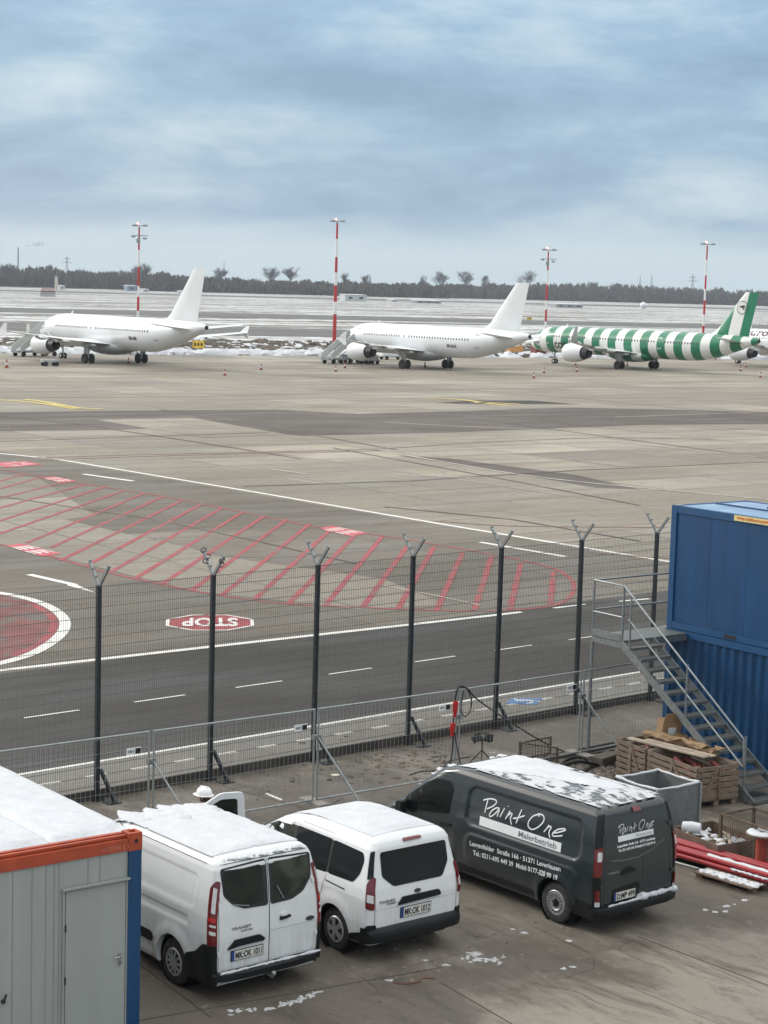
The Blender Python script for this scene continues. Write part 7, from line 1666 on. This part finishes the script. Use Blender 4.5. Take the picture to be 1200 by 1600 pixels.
# power cable hung over the fence joint, with red plugs
jp = J[3]; t = thing('power_cable', 'black power cable with two red plugs hung over the site fence joint', 'cable', (0, 0, 0))
q = MB()
def toJ(dx, dy, z): return Vector((jp.x, jp.y, z)) + V * dx + U * dy
q.tube(catmull([toJ(-.16, -.06, 1.75), toJ(-.10, -.05, 2.0), toJ(.05, 0, 2.06), toJ(.22, -.05, 1.98), toJ(.5, -.08, 1.72), G(800, 1130, .95), G(850, 1160, .35), G(885, 1175, .10), G(915, 1178, .06), G(960, 1172, .05)], 8), .016, 8)
q.tube(catmull([toJ(.05, .02, 2.04), toJ(.24, .02, 1.98), toJ(.40, .02, 1.72), toJ(.34, .02, 1.45), toJ(.18, .02, 1.40), toJ(.10, .02, 1.60), toJ(.16, .02, 1.95)], 6), .013, 8)
q.tube(catmull([toJ(-.20, -.08, 1.12), toJ(-.26, -.14, .8), toJ(-.55, -.35, .3), toJ(-.80, -.6, .02)], 6), .018, 8); q.tube(catmull([toJ(-.16, -.08, 1.12), toJ(-.18, -.2, .8), toJ(-.32, -.55, .3), toJ(-.45, -.8, .02)], 6), .014, 8)
q.tube([toJ(-.16, -.06, 1.80), toJ(-.20, -.07, 1.30)], .012, 6); q.build('cord', M_black, t, 50)
for (z0, z1, dx) in ((1.45, 1.78, -.16), (1.05, 1.32, -.22)): q = MB(); q.tube([toJ(dx, -.07, z0), toJ(dx, -.07, z0 + .10), toJ(dx, -.07, z0 + .12), toJ(dx + .02, -.07, z1)], [.038, .038, .055, .055], 12); q.build('plug', mat('red_plug', (.45, .02, .02), .4), t, 40)
q = MB(); q.tube(catmull([G(640, 1211, .01), G(660, 1205, .01), G(690, 1204, .01), G(700, 1190, .01), G(735, 1182, .01)], 5), .012, 6); tagmesh(q, 'ground_cable', 'thin dark cable lying on the dirt before the site fence', 'cable', M_black, 50)

# ------------------------------------------------------------------ worker in a white hard hat
pc = Vector((-2.88, 31.62, 0)); hdw = heading(-60)
t = thing('person', 'person in a white hard hat and dark jacket standing at the open van door', 'person', pc, hdw, None)
def skinned(name, joints, edges, m, parent, lv=2):
    me = bpy.data.meshes.new(name); me.from_pydata([j[:3] for j in joints], edges, []); o = bpy.data.objects.new(name, me); col.objects.link(o)
    md = o.modifiers.new('s', 'SKIN'); md.use_smooth_shade = True; sk = me.skin_vertices[0].data if me.skin_vertices else None
    if sk is None:
        bpy.context.view_layer.objects.active = o; bm = bmesh.new(); bm.from_mesh(me); ly = bm.verts.layers.skin.verify(); bm.to_mesh(me); bm.free(); sk = me.skin_vertices[0].data
    for i, j in enumerate(joints): r_ = j[3]; sk[i].radius = (r_, r_) if not isinstance(r_, tuple) else r_; sk[i].use_root = (i == 0)
    s2 = o.modifiers.new('d', 'SUBSURF'); s2.levels = lv; s2.render_levels = lv
    bpy.context.view_layer.update(); dg = bpy.context.evaluated_depsgraph_get(); me2 = bpy.data.meshes.new_from_object(o.evaluated_get(dg)); bpy.data.objects.remove(o)
    return link(name, me2, m, parent, 80)
M_skin = mat('skin', (.42, .25, .17), .55, var=.05); M_jack = mat('dark_work_jacket', (.025, .028, .034), .8, var=.2, scale=6); M_trs = mat('grey_work_trousers', (.06, .062, .065), .8, var=.2, scale=6); M_boot = mat('black_boots', (.015, .014, .013), .6)
# +X forward; figure bends its arms towards the door
Jn = [(0, 0, .95, .15), (0, 0, 1.12, .145), (.01, 0, 1.30, .16), (.0, 0, 1.43, .12), (.0, 0, 1.50, .062), (.015, 0, 1.58, .06),
      (0, .11, .90, .105), (.02, .13, .50, .068), (-.01, .14, .12, .05), (0, -.11, .90, .105), (.03, -.13, .50, .068), (.02, -.15, .12, .05),
      (.0, .20, 1.41, .068), (.03, .26, 1.14, .050), (.24, .20, 1.10, .038), (.0, -.20, 1.41, .068), (.04, -.26, 1.14, .050), (.26, -.20, 1.16, .038), (.11, .15, .05, .045), (.13, -.16, .05, .045)]
Ed = [(0, 1), (1, 2), (2, 3), (3, 4), (4, 5), (0, 6), (6, 7), (7, 8), (0, 9), (9, 10), (10, 11), (3, 12), (12, 13), (13, 14), (3, 15), (15, 16), (16, 17), (8, 18), (11, 19)]
body = skinned('body', Jn, Ed, M_jack, t)
body.data.materials.append(M_trs); body.data.materials.append(M_skin); body.data.materials.append(M_boot)
for p in body.data.polygons:
    c = p.center; p.material_index = 3 if c.z < .13 else 1 if c.z < .93 else 2 if (c.z > 1.50 and abs(c.y) < .1) else 0
# head with a face
hb = MB(); rings = []; n = 24
for i in range(15):
    f_ = i / 14; z = 1.535 + .235 * f_; ang = math.pi * (f_ * .94 + .04); r_ = math.sin(ang) ** .6
    rg = []
    for k in range(n):
        a = k * 2 * math.pi / n; x = math.cos(a) * .098 * r_; y = math.sin(a) * .076 * r_
        if math.cos(a) > 0:
            x += (.012 if f_ < .2 else 0)
            w_ = max(0, 1 - abs(a if a < 3.2 else a - 6.283) / .32)
            if .30 < f_ < .58: x += .026 * w_ * (1 - (f_ - .30) / .28)        # nose
            if .20 < f_ < .26: x += .006 * max(0, 1 - abs(a if a < 3.2 else a - 6.283) / .5)   # lips
            if .52 < f_ < .60: x -= .008 * (1 if .25 < abs(a if a < 3.2 else a - 6.283) < .75 else 0)   # eye sockets
        rg.append(Vector((x + .02, y, z)))
    rings.append(rg)
hb.loft(rings); hd_ = hb.build('head', M_skin, t, 70)
for s in (-1, 1):
    q = MB(); q.lathe([(.0, -.012), (.012, -.006), (.013, .0), (.008, .006), (.0, .008)], 10, (.105, s * .032, 1.665), 'X'); q.build('eye', M_letter, hd_, 60)
    q = MB(); q.lathe([(.005, 0), (.005, .002)], 8, (.113, s * .032, 1.665), 'X'); q.build('pupil', M_ink, hd_)
    q = MB(); q.tube([(.01, s * .078, 1.63), (.0, s * .09, 1.66), (.0, s * .088, 1.69), (.015, s * .08, 1.70)], [.008, .012, .012, .006], 8); q.build('ear', M_skin, hd_, 60)
q = MB(); q.tube([(.112, -.024, 1.588), (.120, 0, 1.586), (.112, .024, 1.588)], .005, 6); q.build('mouth', mat('lips', (.30, .12, .10), .5), hd_)
q = MB(); rg = []
for i in range(6):
    f_ = i / 5; z = 1.60 + .14 * f_; rg.append([Vector((.015 + (-.108 if math.cos(a) < .35 else .06) * 0 + math.cos(a) * .104 * (1 if math.cos(a) < .45 else .72), math.sin(a) * .084, z)) for a in [k * 2 * math.pi / 24 for k in range(24)]])
q.loft(rg); q.build('hair', mat('dark_hair', (.02, .015, .012), .7), hd_, 60)
q = MB(); q.lathe([(.128, 0), (.128, .02), (.124, .055), (.108, .095), (.078, .122), (.035, .138), (.0, .14)], 28)
for v in q.v: v.x = v.x * 1.10 + .02; v.z += 1.70
helm = q.build('hard_hat', mat('white_hard_hat', (.78, .79, .80), .3, var=.03, coat=.4), t, 60)
q = MB(); q.lathe([(.128, 0), (.150, -.006), (.150, -.012), (.126, -.010)], 28)
for v in q.v: v.x = v.x * 1.12 + .02 + (.035 if v.x > .10 else 0); v.z += 1.705
q.build('brim', MATS['white_hard_hat'], helm, 50)
q = MB(); q.box((.02, 0, 1.838), (.16, .025, .012)); q.build('crest', MATS['white_hard_hat'], helm)
# hands: palm, four fingers and a thumb, lightly curled
for s in (-1, 1):
    wx_, wy_, wz_ = (.26, s * .20, 1.16 if s < 0 else 1.10)
    Hj = [(wx_ - .02, wy_, wz_, .024), (wx_ + .035, wy_, wz_, .030), (wx_ + .075, wy_, wz_ - .004, .028)]; He = [(0, 1), (1, 2)]
    for k, (dy, l_) in enumerate(((-.026, .068), (-.009, .076), (.009, .072), (.025, .056))):
        b_ = len(Hj); Hj += [(wx_ + .085, wy_ + dy, wz_ - .006, .0095), (wx_ + .085 + l_ * .45, wy_ + dy, wz_ - .018, .0088), (wx_ + .085 + l_ * .75, wy_ + dy, wz_ - .040, .0075)]; He += [(2, b_), (b_, b_ + 1), (b_ + 1, b_ + 2)]
    b_ = len(Hj); Hj += [(wx_ + .03, wy_ - s * .038, wz_ - .01, .0115), (wx_ + .065, wy_ - s * .052, wz_ - .022, .0095)]; He += [(1, b_), (b_, b_ + 1)]
    skinned('hand', Hj, He, M_skin, body, 1)

# ------------------------------------------------------------------ air
hz = MB(); hz.box((0, 1480, 30.5), (3200, 3040, 65))
m = bpy.data.materials.new('haze_air'); m.use_nodes = True; tr_ = m.node_tree; tr_.nodes.clear()
v_ = N('ShaderNodeVolumePrincipled', tr_); v_.inputs['Density'].default_value = .00010; v_.inputs['Color'].default_value = (.80, .88, .98, 1); v_.inputs['Anisotropy'].default_value = 0.0
om = N('ShaderNodeOutputMaterial', tr_); tr_.links.new(v_.outputs[0], om.inputs['Volume'])
tag(hz.build('haze', m), kind='stuff')
